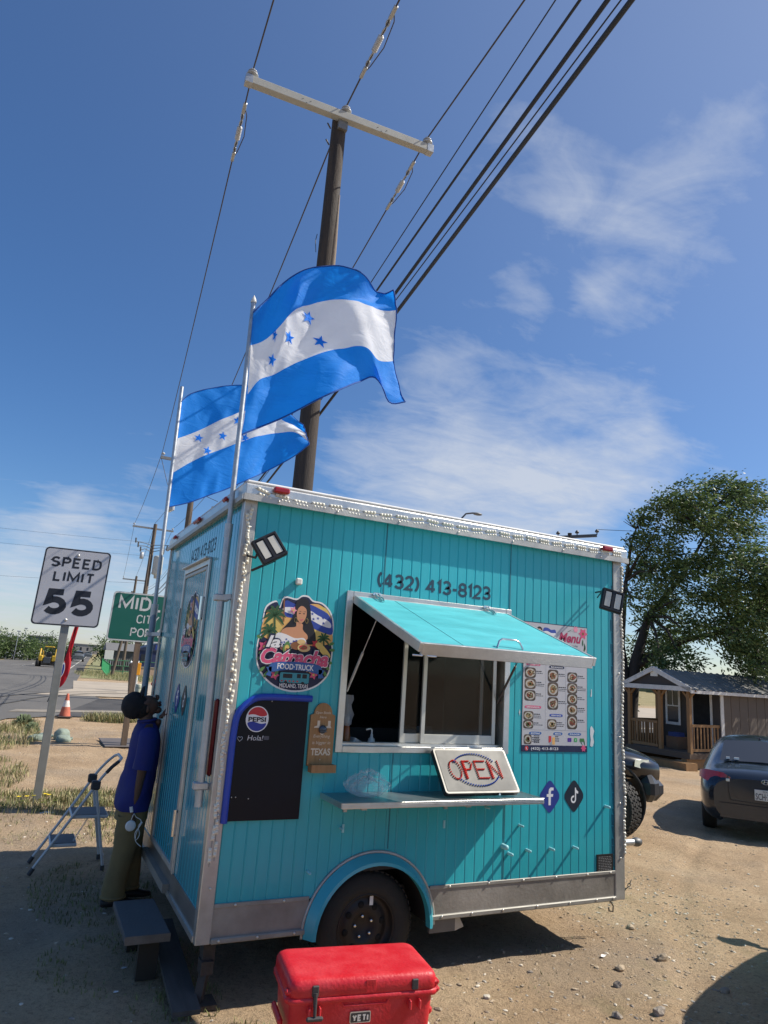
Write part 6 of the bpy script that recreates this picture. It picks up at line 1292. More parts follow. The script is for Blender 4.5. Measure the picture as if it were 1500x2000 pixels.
# other poles
def pole(x, y, h, lb, r=.15, arm=None, lean=0, arm_y=0):
    t = thing('utility_pole', lb, 'utility pole', (x, y, 0), 0, 'wooden utility poles along the road')
    MB().tube([(x, y, -.2), (x+lean*.5, y, h*.5), (x+lean, y, h)], [r, r*.85, r*.68], 12).build('shaft', M('brown_pole_wood', (.13, .10, .075), .85, 0, .3, 3, .5, 30, stretch=(5, 5, .4)), t)  # paler brown wood than the nearest pole
    if arm:
        a, b, z_ = arm; MB().beam((x+a, y, z_), (x+b, y, z_), .11, .12).build('crossarm', M('grey_arm', (.20, .21, .22), .6), t)
        for e in (a+.08, (a+b)/2+.04, b-.08): MB().lathe((x+e, y, z_+.06), (0, 0, 1), [(.02, 0), (.02, .08), (.08, .09), (.085, .12), (.05, .17), (0, .19)], 10).build('insulator', insul, t)
    return t
pA = pole(4.25, 26.2, 10.4, 'second utility pole whose crossarm shows left of the rear flag', .17, (-1.56, 1.56, 10.35), -.05)
for i in range(3): MB().tube([(3.3+i*.03, 26.0-i*.25, 8.75), (3.3+i*.03, 26.0-i*.25, 7.95)], [.09, .10], 10).build('cutout', insul, pA)
MB().tube([(2.72, 26.2, 10.3), (3.1, 26.1, 9.2), (3.3, 26.0, 8.8)], .012, 5).tube([(4.2, 26.2, 8.6), (4.8, 26.0, 8.9), (5.3, 25.8, 8.7)], .012, 5).build('jumper', wire, pA)
MB().tube([(5.1, 25.6, 8.4), (5.1, 25.6, 8.0)], .09, 10).build('cutout', insul, pA)
pB = pole(5.62, 48.2, 11.3, 'utility pole carrying a grey transformer can above the green sign', .19, (-1.45, 1.45, 10.95), .12)
MB().lathe((6.25, 48.0, 7.3), (0, 0, 1), [(.0, 0), (.16, .02), (.18, .25), (.32, .3), (.35, .35), (.35, 1.5), (.36, 1.55), (.30, 1.65), (0, 1.68)], 18).build('transformer', M('transformer_grey', (.50, .52, .50), .5), pB)
MB().lathe((5.05, 48.0, 8.6), (0, 0, 1), [(.0, 0), (.13, .02), (.13, .5), (0, .52)], 12).build('regulator', insul, pB)
mb = MB(); rd = random.Random(8)
for s in (-1, 1):
    for i in range(3): mb.tube([(5.7, 48.1, 9.2+i*.25), (5.7+s*.5, 47.9, 9.35+i*.2), (5.7+s*(.8+.2*i), 47.8, 9.2+i*.3)], .025, 5); mb.tube([(5.7+s*(.8+.2*i), 47.8, 9.1+i*.3), (5.7+s*(.82+.2*i), 47.8, 9.45+i*.3)], .055, 8)
mb.build('cutout_bracket', steel, pB)
FAR = [(7.35, 70, 9.6, .16, 1.2), (8.7, 84, 9.2, .16, 1.1), (9.6, 97, 9.3, .15, 1.1), (11.9, 122, 9.2, .15, 1.1), (14.2, 150, 9.2, .15, 1.1), (18, 190, 9.3, .15, 1.1)]
names = ['utility pole just left of the green sign edge', 'utility pole second beyond the transformer pole', 'thin pole third beyond the transformer pole', 'fourth pole receding along the road verge', 'fifth pole receding along the road verge', 'farthest pole visible along the road verge']
for (x, y, h, r, aw), nm in zip(FAR, names): pole(x, y, h, nm, r, (-aw, aw, h-.4), .1)
pole(5.05, 56.5, 6.2, 'short leaning pole by the green gate', .13, None, .9)
# conductors
def cable(lb, pts, r, m, sag=0, n_=24, grp='overhead wires', cat_='power line'):
    P = []
    for a, b in zip(pts, pts[1:]):
        a = Vector(a); b = Vector(b)
        for i in range(n_): t = i/n_; P.append(a.lerp(b, t)-Vector((0, 0, 4*sag*t*(1-t))))
    P.append(Vector(pts[-1])); t_ = thing('power_line', lb, cat_, P[len(P)//2], 0, grp); MB().tube(P, r, 6).build('conductor', m, t_); return t_, P
pa = [Vector((2.72, 26.2, 10.56)), Vector((4.3, 26.2, 10.6)), Vector((5.75, 26.2, 10.56))]; pbb = [Vector((4.27, 48.2, 11.15)), Vector((5.7, 48.2, 11.4)), Vector((7.0, 48.2, 11.15))]
back = [Vector((-2.2, -36, 10.3)), Vector((-.6, -36.3, 10.3)), Vector((1.0, -36.6, 10.3))]; far_ = [Vector((6.2, 70, 9.35)), Vector((7.4, 70, 9.6)), Vector((8.5, 70, 9.35))]
nmw = ['left conductor running over the left end of the near crossarm', 'middle conductor running over the top of the near pole', 'right conductor running over the right end of the near crossarm']
def deadend(par, P, i, s_):
    """an in-line strain insulator: clamp, links, ribbed insulator, clamp"""
    a, b = P[i], P[i+1]; d = (b-a).normalized(); c = a.lerp(b, s_); sd = d.orthogonal().normalized()
    prof = [(.0, -.16), (.022, -.16)]
    for k in range(8): h = -.14+.035*k; prof += [(.022, h), (.045, h+.010), (.045, h+.016), (.022, h+.024)]
    MB().lathe(c, d, prof+[(.022, .16), (0, .16)], 14).build('strain_insulator', M('polymer_insulator_grey', (.52, .54, .56), .4), par)
    for q in (-1, 1):
        MB().tube([c+d*q*(.24+.07*cos(t))+sd*.028*sin(t) for t in [2*pi*j/12 for j in range(12)]], .010, 5, closed=True).tube([c+d*q*(.38+.06*cos(t))+d.cross(sd)*.026*sin(t) for t in [2*pi*j/12 for j in range(12)]], .010, 5, closed=True).build('shackle', galv, par)
        MB().box((-.028, -.022, -.11), (.028, .022, .11), M4=Matrix.Translation(c+d*q*.56)@d.to_track_quat('Z', 'Y').to_matrix().to_4x4(), bev=.008).tube([c+d*q*.46+sd*.04, c+d*q*.62+sd*.035, c+d*q*.66], .008, 5).build('strain_clamp', galv, par)
    MB().tube([c-d*.6, c-d*.45+sd*.09-Vector((0, 0, .08)), c+sd*.14-Vector((0, 0, .12)), c+d*.4+sd*.07-Vector((0, 0, .06)), c+d*.6], .008, 5).build('jumper', wire, par)
for k in range(3):
    t_, P = cable(nmw[k], [back[k], ins_p[k], pa[k], pbb[k], far_[k]], .0125 if k != 0 else .0115, wire, .28)
    # strain insulators near the pole
    tgt = {0: (Vector((.60, 5.9, 10.3))), 1: Vector((1.96, 3.2, 10.6)), 2: Vector((3.45, 5.65, 10.3))}[k]
    i = min(range(len(P)-1), key=lambda j: (P[j].lerp(P[j+1], .5)-tgt).length); seg = P[i+1]-P[i]; s_ = max(0, min(1, (tgt-P[i]).dot(seg)/seg.length_squared)); deadend(t_, P, i, s_)
PC = Vector((2.05, 4.62, 0))
cabs = [((1085, 0), .006, 6.32, 'thin telephone wire just right of the right conductor', 0), ((1133, 0), .012, 6.15, 'single dark cable between the thin wire and the thick bundle', .02), ((1187, 0), .018, 5.74, 'thick dark cable bundle left of the twin cable', .05), ((1213, 0), .006, 5.69, 'thin wire running beside the thick cable bundle', .06), ((1234, 0), .020, 5.52, 'lowest and thickest black cable at the right of the group', .09)]
DIRS = [(1.818, -0.827, 7.200), (1.751, -1.183, 6.800), (1.677, -1.534, 6.400), (1.753, -1.578, 6.400), (1.619, -1.797, 6.100)]
for (px, r, z_, lb, dx), q in zip(cabs, DIRS):
    a = PC+Vector((dx, 0, z_)); q = Vector(q); ext = q+(q-a)*3.0
    mid = [a, q, ext]; P = [Vector((5.6+dx, 48.0, z_+.2)), Vector((4.2+dx, 26.1, z_+.45)), a]
    Pc = smooth_poly([tuple(v) for v in [a, a.lerp(q, .5), q, q.lerp(ext, .5), ext]], 8, False)
    full = [P[0].lerp(P[1], i/10)-Vector((0, 0, .5*4*(i/10)*(1-i/10))) for i in range(10)]+[P[1].lerp(P[2], i/12)-Vector((0, 0, .45*4*(i/12)*(1-i/12))) for i in range(12)]+[Vector(v) for v in Pc]
    t_ = thing('power_line', lb, 'cable', tuple(a), 0, 'communication cables'); MB().tube(full, r, 6).build('conductor', cab, t_)
for i, (a, b) in enumerate((((-18, 49, 9.6), (5.6, 48.2, 9.9)), ((-18, 49, 8.6), (5.6, 48.2, 8.9)), ((-18, 50, 6.2), (5.6, 48.2, 6.9)))):
    cable(('highest', 'middle', 'lowest')[i]+' thin wire crossing over the road towards the transformer pole', [a, b], .0065, cab, .2, 16)
# street lamp and pole top above the trailer roof
slp = thing('street_lamp', 'small cobra head street lamp peeking above the middle of the trailer roof', 'street lamp', (20.2, 29.3, gz(20, 29)))
MB().tube([(19.7, 29.3, -.6), (19.75, 29.3, 9.6), (20.0, 29.2, 10.6), (20.45, 29.1, 11.15), (20.9, 29.0, 11.25)], [.11, .08, .06, .05, .05], 8).build('mast', steel, slp); MB().sphere((21.15, 28.95, 11.22), .2, 12, 8, sc=(1.7, .8, .45)).build('lamp_head', M('lamp_grey', (.20, .21, .22), .5), slp)
pk2 = thing('utility_pole', 'dark pole top with crossarm showing above the right end of the trailer roof', 'utility pole', (25.3, 25.6, -.6), 0, 'wooden utility poles along the road')
MB().tube([(25.3, 25.7, -.8), (25.3, 25.7, 10.2)], [.16, .12], 10).build('shaft', woodp, pk2); MB().beam((24.1, 26.9, 9.9), (26.3, 24.6, 10.05), .14, .16).build('crossarm', steel, pk2)
for q in (0, .33, .66, 1): p = Vector((24.1, 26.9, 9.95)).lerp(Vector((26.3, 24.6, 10.1)), q); MB().lathe(p, (0, 0, 1), [(.03, 0), (.03, .12), (.11, .14), (.11, .22), (.05, .3), (0, .32)], 8).build('insulator', steel, pk2)
for q, a in ((0, 1), (1, -1)): p = Vector((24.1, 26.9, 10.25)).lerp(Vector((26.3, 24.6, 10.4)), q); cable('thin wire to the %s of the pole top above the trailer roof' % ('left' if q == 0 else 'right'), [tuple(p), (p.x-14 if q == 0 else p.x+16, p.y+16 if q == 0 else p.y-16, 9.6)], .014, cab, .1, 12)

# ================================================================ cone, sandbags, feather banner
cn_ = thing('traffic_cone', 'faded orange traffic cone with a scuffed white band by the side street', 'traffic cone', (.07, 17.95, .016))
MB().box((-.20, -.20, 0), (.20, .20, .035), bev=.02).build('base', M('cone_base_black', (.05, .04, .035), .8), cn_, world=False)
MB().lathe((0, 0, .03), (0, 0, 1), [(.155, 0), (.135, .10), (.105, .26)], 20).build('cone_skirt', M('faded_orange', (.50, .13, .075), .7, 0, .25, 6), cn_, world=False)
MB().lathe((0, 0, .03), (0, 0, 1), [(.062, .43), (.04, .56), (.032, .62), (.03, .62), (0, .60)], 20).build('cone_body', M('faded_orange', (.50, .13, .075), .7, 0, .25, 6), cn_, world=False)
MB().lathe((0, 0, .03), (0, 0, 1), [(.106, .255), (.063, .432)], 20).build('band', M('scuffed_white_band', (.66, .60, .55), .6, 0, .3, 12), cn_, world=False)
bagm = M('sage_woven_bag', (.24, .29, .24), .8, 0, .15, 12, .4, 40)
for i, (x, y, rz, sx, sy, sz, lb) in enumerate([(-.66, 12.5, .2, .20, .13, .085, 'flat pale green sandbag lying left of the speed limit sign post'), (-.52, 13.1, -.5, .15, .12, .08, 'pale green sandbag mostly hidden behind the sign post'), (-.18, 12.35, .1, .15, .14, .10, 'lower pale green sandbag of the pair right of the sign post'), (-.2, 12.75, .6, .16, .13, .16, 'higher pale green sandbag resting behind the pair right of the sign post')]):
    bm = bmesh.new(); bmesh.ops.create_icosphere(bm, subdivisions=3, radius=1.0); mb = MB()
    for v in bm.verts:
        k = 1+.14*noise.noise(v.co*2+Vector((i*7, 0, 0))); c = v.co; sq = lambda a: (abs(a)**.7)*(1 if a > 0 else -1); v.co = Vector((sq(c.x)*sx*k, sq(c.y)*sy*k, max(-.6, c.z)*sz*k+sz*.5))
    mb.v = [v.co.copy() for v in bm.verts]; mb.f = [tuple(x.index for x in f.verts) for f in bm.faces]; mb.mi = [0]*len(mb.f); mb.sm = [True]*len(mb.f); bm.free()
    sbg = thing('sandbag', lb, 'sandbag', (x, y, ground_h(x, y)), rz, 'sandbags on the dirt'); mb.build('bag', bagm, sbg, world=False); MB().tube([(sx*.9, 0, sz*.6), (sx*1.15, .03, sz*.75)], [.022, .035], 8).build('tied_neck', bagm, sbg, world=False)
fe = thing('feather_banner', 'tall narrow red feather banner leaning behind the speed limit sign post', 'banner', (.05, 24, .0))
fpts = [(-.02, .15, .50), (.24, .02, .95), (.34, .06, 1.45), (.30, .05, 1.95), (.33, .03, 2.4), (.42, .04, 2.9), (.50, .02, 3.3)]
lft = [(-.12, .42), (-.10, .85), (.05, 1.2), (.10, 1.6), (.14, 2.0), (.20, 2.5), (.30, 3.0), (.44, 3.4)]; rgt = [(-.06, .42), (.16, .62), (.28, .95), (.33, 1.35), (.28, 1.8), (.32, 2.2), (.40, 2.8), (.5, 3.4)]
mb = MB(); n_ = 30; vs = []
for i in range(n_+1):
    a, b = cat(lft, i/n_), cat(rgt, i/n_)
    for j in range(7): p = a.lerp(b, j/6); vs.append((p[0], 24+.05*sin(j*1.2+i*.5), p[1]))
mb.add(vs, [(i*7+j, i*7+j+1, i*7+j+8, i*7+j+7) for i in range(n_) for j in range(6)], smooth=True); mb.build('cloth', fabric('banner_red', (.62, .03, .04), .4), fe)
MB().flat(smooth_poly([(.0, .85), (.10, .98), (.14, 1.2), (.10, 1.42), (.03, 1.3), (-.01, 1.05)], 4), (0, 23.93, 0), (1, 0, 0), (0, 0, 1)).build('emblem_edge', pwhite, fe); MB().flat(smooth_poly([(.012, .88), (.09, 1.0), (.122, 1.2), (.092, 1.37), (.035, 1.27), (.004, 1.05)], 4), (0, 23.927, 0), (1, 0, 0), (0, 0, 1)).build('emblem', M('emblem_navy', (.03, .05, .25), .5), fe)
MB().tube([(-.25, 24.03, 0), (-.11, 24.03, .6), (.12, 24.03, 1.8), (.45, 24.03, 3.5)], .018, 6).build('pole', blackp, fe)

# ================================================================ vehicles
def car_loft(name, st, m, par, sub=2, hw=None):
    """stations along x: (x, [(y, z) half section from sill to roof centre]); mirrored"""
    mb = MB(); k = len(st[0][1]); vs = []
    for x, sec in st:
        ring = [(x, -y, z) for y, z in sec]+[(x, y, z) for y, z in reversed(sec)]; vs += ring
    n_ = 2*k; fs = [(i*n_+j, i*n_+j+1, (i+1)*n_+j+1, (i+1)*n_+j) for i in range(len(st)-1) for j in range(n_-1)]
    fs = [f[::-1] for f in fs]; mb.add(vs, fs, smooth=True); mb.add(vs[:n_], [tuple(range(n_))], smooth=False); mb.add(vs[-n_:], [tuple(range(n_-1, -1, -1))], smooth=False)
    o = mb.build(name, m, par, world=False)
    if sub: md = o.modifiers.new('s', 'SUBSURF'); md.levels = sub; md.render_levels = sub
    return o
carblu = M('dark_slate_car_paint', (.022, .032, .050), .22, .35, .05, 3, coat=.6); cargl = M('car_glass', (.04, .045, .055), .06, 0, 0, 3, rvar=0); tail = M('tail_lamp_red', (.42, .015, .015), .15, 0, .1, 20, coat=.6); carblk = M('black_car_paint', (.012, .013, .016), .2, .2, .05, 3, coat=.6)
def tyre(par, x, y, z, r, w_, tread=False, rot=0):
    mb = MB().lathe((x, y, z), (sin(rot), cos(rot), 0), [(0, -w_/2), (r*.55, -w_/2), (r*.62, -w_/2-.004), (r*.93, -w_/2), (r, -w_/2+.03), (r, w_/2-.03), (r*.93, w_/2), (r*.62, w_/2+.004), (r*.55, w_/2), (0, w_/2)], 32); t = mb.build('tyre', darkrub, par, world=False)
    if tread:
        tb = MB(); ax = Vector((sin(rot), cos(rot), 0)); px_ = Vector((cos(rot), -sin(rot), 0)); rd = random.Random(1)
        for i in range(38):
            a = 2*pi*i/38; rad_ = px_*cos(a)+Vector((0, 0, 1))*sin(a); tg = -px_*sin(a)+Vector((0, 0, 1))*cos(a)
            for q in range(5):
                o_ = (q-2)/2*w_*.42+rd.uniform(-.004, .004); c = Vector((x, y, z))+rad_*(r+.003)+ax*o_+tg*(.018 if q % 2 else 0); h = (ax*.022, tg*.022, rad_*.011)
                tb.add([c+h[0]*s1+h[1]*s2+h[2]*s3 for s3 in (-1, 1) for s1, s2 in ((-1, -1), (1, -1), (1, 1), (-1, 1))], [(4, 5, 6, 7), (0, 1, 5, 4), (1, 2, 6, 5), (2, 3, 7, 6), (3, 0, 4, 7)])
        tb.build('tread', darkrub, t, world=False, kind='stuff')
    MB().lathe((x, y, z), (sin(rot), cos(rot), 0), [(0, -w_/2-.008), (r*.5, -w_/2-.004), (r*.54, -w_/2+.02)], 20).lathe((x, y, z), (-sin(rot), -cos(rot), 0), [(0, -w_/2-.008), (r*.5, -w_/2-.004), (r*.54, -w_/2+.02)], 20).build('rim', M('dark_wheel', (.05, .05, .055), .4, .5), par, world=False)
    return t
# sedan, seen from behind; its local x axis points forward
sdz = gz(9.6, 3.6)
sd = thing('parked_car', 'dark slate blue sedan parked with its rear and red tail light towards the viewer', 'car', (10.50, 4.02, sdz), radians(38))
hx = lambda *a: list(a)
S_ = [(-2.20, [(.55, .30), (.66, .34), (.70, .50), (.70, .66), (.66, .76), (.52, .84), (.25, .86), (0, .865)]),
      (-2.12, [(.62, .22), (.80, .28), (.85, .48), (.84, .66), (.78, .82), (.64, .93), (.3, .955), (0, .96)]),
      (-1.85, [(.66, .20), (.84, .26), (.89, .48), (.885, .70), (.83, .86), (.70, .965), (.35, 1.0), (0, 1.005)]),
      (-1.55, [(.66, .20), (.85, .26), (.90, .50), (.895, .72), (.84, .90), (.72, 1.0), (.40, 1.05), (0, 1.06)]),
      (-.95, [(.66, .20), (.86, .26), (.905, .50), (.90, .74), (.83, .92), (.66, 1.24), (.42, 1.335), (0, 1.355)]),
      (-.3, [(.66, .20), (.87, .26), (.905, .50), (.90, .74), (.82, .93), (.64, 1.32), (.42, 1.40), (0, 1.42)]),
      (.4, [(.66, .20), (.87, .26), (.905, .50), (.90, .74), (.82, .93), (.64, 1.28), (.42, 1.36), (0, 1.38)]),
      (1.05, [(.66, .20), (.86, .26), (.90, .50), (.89, .72), (.82, .88), (.70, .97), (.42, 1.0), (0, 1.01)]),
      (1.9, [(.64, .20), (.83, .26), (.87, .46), (.85, .64), (.78, .74), (.66, .80), (.4, .85), (0, .87)]),
      (2.2, [(.58, .24), (.72, .30), (.76, .44), (.72, .56), (.66, .62), (.52, .66), (.3, .68), (0, .69)])]
car_loft('body', S_, carblu, sd, 2)
# rear window, lamps, trunk seam, bumper, plate
def rp(pts, off=0): return pts
MB().add([(-1.64, -.60, 1.045), (-1.64, .60, 1.045), (-1.10, .52, 1.325), (-1.10, -.52, 1.325), (-1.66, 0, 1.075), (-1.10, 0, 1.352)], [(0, 4, 5, 3), (4, 1, 2, 5)], smooth=True).build('rear_window', cargl, sd, world=False)
for s in (-1, 1):
    MB().add([(-2.07, s*.82, .78), (-1.86, s*.895, .80), (-1.86, s*.885, .90), (-2.03, s*.80, .93), (-2.20, s*.50, .78), (-2.20, s*.46, .86), (-2.16, s*.56, .915), (-2.185, s*.62, .755)], [(0, 1, 2, 3) if s < 0 else (3, 2, 1, 0), (0, 3, 6, 7) if s < 0 else (7, 6, 3, 0), (7, 6, 5, 4) if s < 0 else (4, 5, 6, 7)], smooth=True).build('tail_light', tail, sd, world=False)
    MB().box((-2.212, s*.50-.025, .80), (-2.20, s*.50+.025, .84), bev=.004).build('reverse_lamp', offw, sd, world=False)
tk = MB().tube(smooth_poly([(-2.19, -.50, .88), (-2.205, -.48, .60), (-2.20, -.38, .545), (-2.20, .38, .545), (-2.205, .48, .60), (-2.19, .50, .88)], 4, False), .006, 5).build('trunk_seam', blackp, sd, world=False)
MB().add([(-2.235, y_, z_) for z_ in (.30, .36, .46, .50) for y_ in (-.62, -.3, 0, .3, .62)], [(r*5+c, r*5+c+5, r*5+c+6, r*5+c+1) for r in range(3) for c in range(4)], smooth=True).build('bumper', carblu, sd, world=False)
MB().box((-2.232, -.155, .585), (-2.222, .155, .735), bev=.003).build('plate', M('plate_white', (.60, .60, .60), .5), sd, world=False)
_m = Matrix.Translation(sd.location)@Matrix.Rotation(radians(38), 4, 'Z')
def sl_pt(p): return _m@Vector(p)
Xs = (_m.to_3x3()@Vector((0, -1, 0))); text('plate_text', 'SCH·3672', M('plate_ink', (.03, .03, .05), .5), sd, sl_pt((-2.2335, 0, .60)), Xs, (0, 0, 1), .085, .285, off=.001, bold=.01); text('plate_text', 'TEXAS', M('plate_ink', (.03, .03, .05)), sd, sl_pt((-2.2335, 0, .70)), Xs, (0, 0, 1), .022, .10, off=.001)
MB().tube([(-2.205, .055*cos(t), .865-.02+.032*sin(t)) for t in [2*pi*i/20 for i in range(20)]], .004, 5, closed=True).tube([(-2.207, -.028, .87), (-2.207, -.018, .822)], .005, 5).tube([(-2.207, .018, .87), (-2.207, .028, .822)], .005, 5).tube([(-2.207, -.022, .842), (-2.207, .022, .850)], .004, 5).build('badge', chrome, sd, world=False)
for x_ in (-1.35, 1.35):
    for s in (-1, 1): tyre(sd, x_, s*.78, .31, .32, .20)
MB().box((-1.0, -.02, 1.36), (-.92, .02, 1.40), bev=.01).build('antenna_fin', carblu, sd, world=False)
for (y_, w2) in ((.48, .05), (.36, .07)): MB().box((-1.625, y_-w2/2, 1.075), (-1.600, y_+w2/2, 1.105), M4=None).build('window_sticker', pwhite, sd, world=False)
# pick-up behind the trailer: front corner shows
tkz = gz(5.6, 3)
pu = thing('pickup_truck', 'black pickup truck with a knobbly front tyre parked behind the right end of the trailer', 'pickup truck', (4.68, 4.36, tkz), radians(-24))
S2 = [(-2.6, [(.80, .62), (.92, .66), (.94, .85), (.93, 1.0), (.90, 1.10), (.7, 1.12), (.4, 1.12), (0, 1.12)]), (-1.1, [(.80, .60), (.93, .64), (.95, .85), (.94, 1.05), (.88, 1.15), (.74, 1.18), (.4, 1.18), (0, 1.18)]),
      (-1.0, [(.80, .55), (.93, .60), (.95, .85), (.94, 1.08), (.88, 1.20), (.74, 1.70), (.45, 1.78), (0, 1.80)]), (.35, [(.80, .55), (.93, .60), (.95, .85), (.94, 1.08), (.88, 1.20), (.74, 1.68), (.45, 1.77), (0, 1.79)]),
      (.98, [(.80, .60), (.93, .66), (.95, .88), (.94, 1.06), (.88, 1.16), (.74, 1.22), (.45, 1.25), (0, 1.26)]), (1.75, [(.80, .80), (.94, .84), (.97, .95), (.96, 1.04), (.88, 1.12), (.70, 1.165), (.4, 1.19), (0, 1.20)]),
      (2.26, [(.74, .72), (.90, .74), (.94, .88), (.92, .98), (.84, 1.05), (.66, 1.10), (.4, 1.12), (0, 1.13)]), (2.46, [(.60, .70), (.74, .72), (.78, .86), (.76, .94), (.70, .98), (.55, 1.01), (.3, 1.03), (0, 1.04)])]
car_loft('body', S2, carblk, pu, 2)
MB().lathe((1.72, -.945, .50), (0, -1, 0), [(.43, -.3), (.45, -.02), (.465, .012), (.48, .0)], 36).build('wheel_arch', M('arch_flare_black', (.02, .02, .022), .6), pu, world=False); MB().lathe((1.72, .945, .50), (0, 1, 0), [(.43, -.3), (.45, -.02), (.465, .012), (.48, .0)], 36).build('wheel_arch', M('arch_flare_black', (.02, .02, .022)), pu, world=False)
mb = MB().box((2.14, -.84, .50), (2.52, .84, .80), bev=.10); mb.build('bumper', M('bumper_black', (.025, .026, .03), .35, 0, .05, 4, coat=.2), pu, world=False, bevel=.02)
MB().box((2.14, -.98, .50), (2.40, -.76, .84), bev=.10).build('bumper_corner', M('bumper_black', (.025, .026, .03)), pu, world=False, bevel=.02); MB().box((2.14, .76, .50), (2.40, .98, .84), bev=.10).build('bumper_corner', M('bumper_black', (.025, .026, .03)), pu, world=False, bevel=.02)
for s in (-1, 1):
    MB().add([(2.42, s*.60, .86), (2.30, s*.86, .88), (2.04, s*.965, .94), (2.06, s*.945, 1.02), (2.28, s*.84, 1.02), (2.43, s*.58, .99)], [(0, 1, 4, 5) if s > 0 else (5, 4, 1, 0), (1, 2, 3, 4) if s > 0 else (4, 3, 2, 1)]).build('headlight', M('headlight_glass', (.62, .62, .50), .15, 0, .2, 20), pu, world=False)
MB().box((2.44, -.52, .80), (2.48, .52, .99)).build('grille', steel, pu, world=False)
for x_, sy, rt in ((1.72, -1, .75), (1.72, 1, .75), (-1.7, -1, 0), (-1.7, 1, 0)): tyre(pu, x_, sy*.80, .42, .41, .27, x_ > 0, rt*1.1)
MB().add([(.98, y_, 1.25) for y_ in (-.70, .70)]+[(.42, .66, 1.72), (.42, -.66, 1.72)], [(0, 1, 2, 3)]).build('windscreen', cargl, pu, world=False)
# the vehicle the picture was taken beside: only its shadow reaches the frame
ow = thing('pickup_truck', 'parked truck outside the right edge casting the shadow with a wing mirror at bottom right', 'pickup truck', (5.13, -1.93, gz(6, -2)), radians(22))
S3 = [(-2.6, [(.80, .50), (.95, .55), (.98, .85), (.97, 1.1), (.94, 1.22), (.8, 1.26), (.4, 1.26), (0, 1.26)]), (-.9, [(.80, .50), (.95, .55), (.98, .85), (.97, 1.1), (.94, 1.22), (.8, 1.26), (.4, 1.26), (0, 1.26)]), (-.8, [(.80, .45), (.95, .55), (.98, .85), (.97, 1.12), (.92, 1.30), (.80, 1.82), (.5, 1.92), (0, 1.94)]),
      (.8, [(.80, .45), (.95, .55), (.98, .85), (.97, 1.12), (.92, 1.30), (.80, 1.80), (.5, 1.90), (0, 1.92)]), (1.5, [(.80, .5), (.95, .55), (.98, .85), (.97, 1.1), (.92, 1.22), (.8, 1.3), (.45, 1.34), (0, 1.35)]), (2.7, [(.70, .5), (.85, .55), (.92, .85), (.90, 1.05), (.84, 1.14), (.7, 1.18), (.4, 1.2), (0, 1.2)])]
car_loft('body', S3, M('white_car_paint', (.55, .55, .55), .25, 0, .03, 3, coat=.5), ow, 2)
for x_ in (-1.8, 1.9):
    for s in (-1, 1): tyre(ow, x_, s*.84, .40, .40, .27)
for s in (-1, 1): MB().box((.95, s*1.08-.10, 1.28), (1.08, s*1.08+.10, 1.52), bev=.04).tube([(1.0, s*.90, 1.3), (1.0, s*1.05, 1.36)], .03, 8).build('wing_mirror', blackp, ow, world=False)

# far road traffic
def simple_car(lb, x, y, rz, m, L=4.5, Wd=1.85, H=1.65, grp='vehicles on the road', truck=False, cat_='car', z=.012):
    t = thing('road_vehicle' if cat_ != 'car' else 'car', lb, cat_, (x, y, z), rz, grp); h = H; w2 = Wd/2
    st = [(-L/2, [(w2*.8, .35), (w2*.95, .4), (w2*.95, .8), (w2*.85, .95), (0, .97)]), (-L/2+.25, [(w2*.9, .3), (w2, .4), (w2, .85), (w2*.9, 1.02), (0, 1.05)]), (-L*.35, [(w2*.9, .3), (w2, .4), (w2, .9), (w2*.75, h*.97), (0, h)]), (L*.12, [(w2*.9, .3), (w2, .4), (w2, .9), (w2*.75, h*.97), (0, h)]), (L*.26, [(w2*.9, .3), (w2, .4), (w2, .9), (w2*.85, 1.03), (0, 1.07)]), (L/2-.1, [(w2*.9, .35), (w2*.98, .4), (w2*.97, .75), (w2*.85, .88), (0, .92)]), (L/2, [(w2*.8, .4), (w2*.85, .45), (w2*.85, .7), (w2*.8, .75), (0, .78)])]
    car_loft('body', st, m, t, 1)
    MB().box((-L*.40, -w2*.72, 1.02), (-L*.33, w2*.72, h*.90)).build('rear_window', cargl, t, world=False); MB().box((L*.14, -w2*.72, 1.02), (L*.245, w2*.72, h*.9)).build('windscreen', cargl, t, world=False)
    for s in (-1, 1): MB().box((-L*.3, s*(w2*.86)-.03, .98), (L*.12, s*(w2*.86)+.03, h*.9)).build('side_window', cargl, t, world=False)
    for x_ in (-L*.31, L*.31):
        for s in (-1, 1): MB().lathe((x_, s*(w2-.12), .34), (0, s, 0), [(0, -.1), (.34, -.1), (.34, .1), (.2, .12), (0, .12)], 16).build('wheel', darkrub, t, world=False)
    for s in (-1, 1): MB().box((L/2-.08, s*w2*.62-.16, .62), (L/2+.01, s*w2*.62+.16, .76), bev=.02).build('headlight', offw, t, world=False)
    return t
simple_car('white sport utility vehicle at the far left of the road', -3.2, 118, radians(-105), M('white_vehicle_paint', (.62, .64, .66), .25, coat=.4), 4.6, 1.9, 1.75)
simple_car('dark grey pickup driving away down the middle of the road', 6.3, 125, radians(88), M('grey_vehicle_paint', (.10, .11, .12), .3, coat=.4), 5.2, 1.95, 1.8)
simple_car('small pale car beside the white lorry on the road', .2, 132, radians(-95), M('silver_vehicle_paint', (.45, .46, .46), .3, .3), 4.4, 1.8, 1.45)
simple_car('tiny dark car far down the road near the horizon', 12.4, 190, radians(85), M('grey_vehicle_paint', (.10, .11, .12)), 4.6, 1.85, 1.6)
simple_car('second tiny car far down the road, paler than the other', 9.4, 215, radians(-95), M('silver_vehicle_paint', (.45, .46, .46)), 4.6, 1.85, 1.6)
simple_car('tiny white van in the distance on the left lanes', 3.6, 170, radians(-95), M('white_vehicle_paint', (.62, .64, .66)), 5.2, 2.0, 2.1)
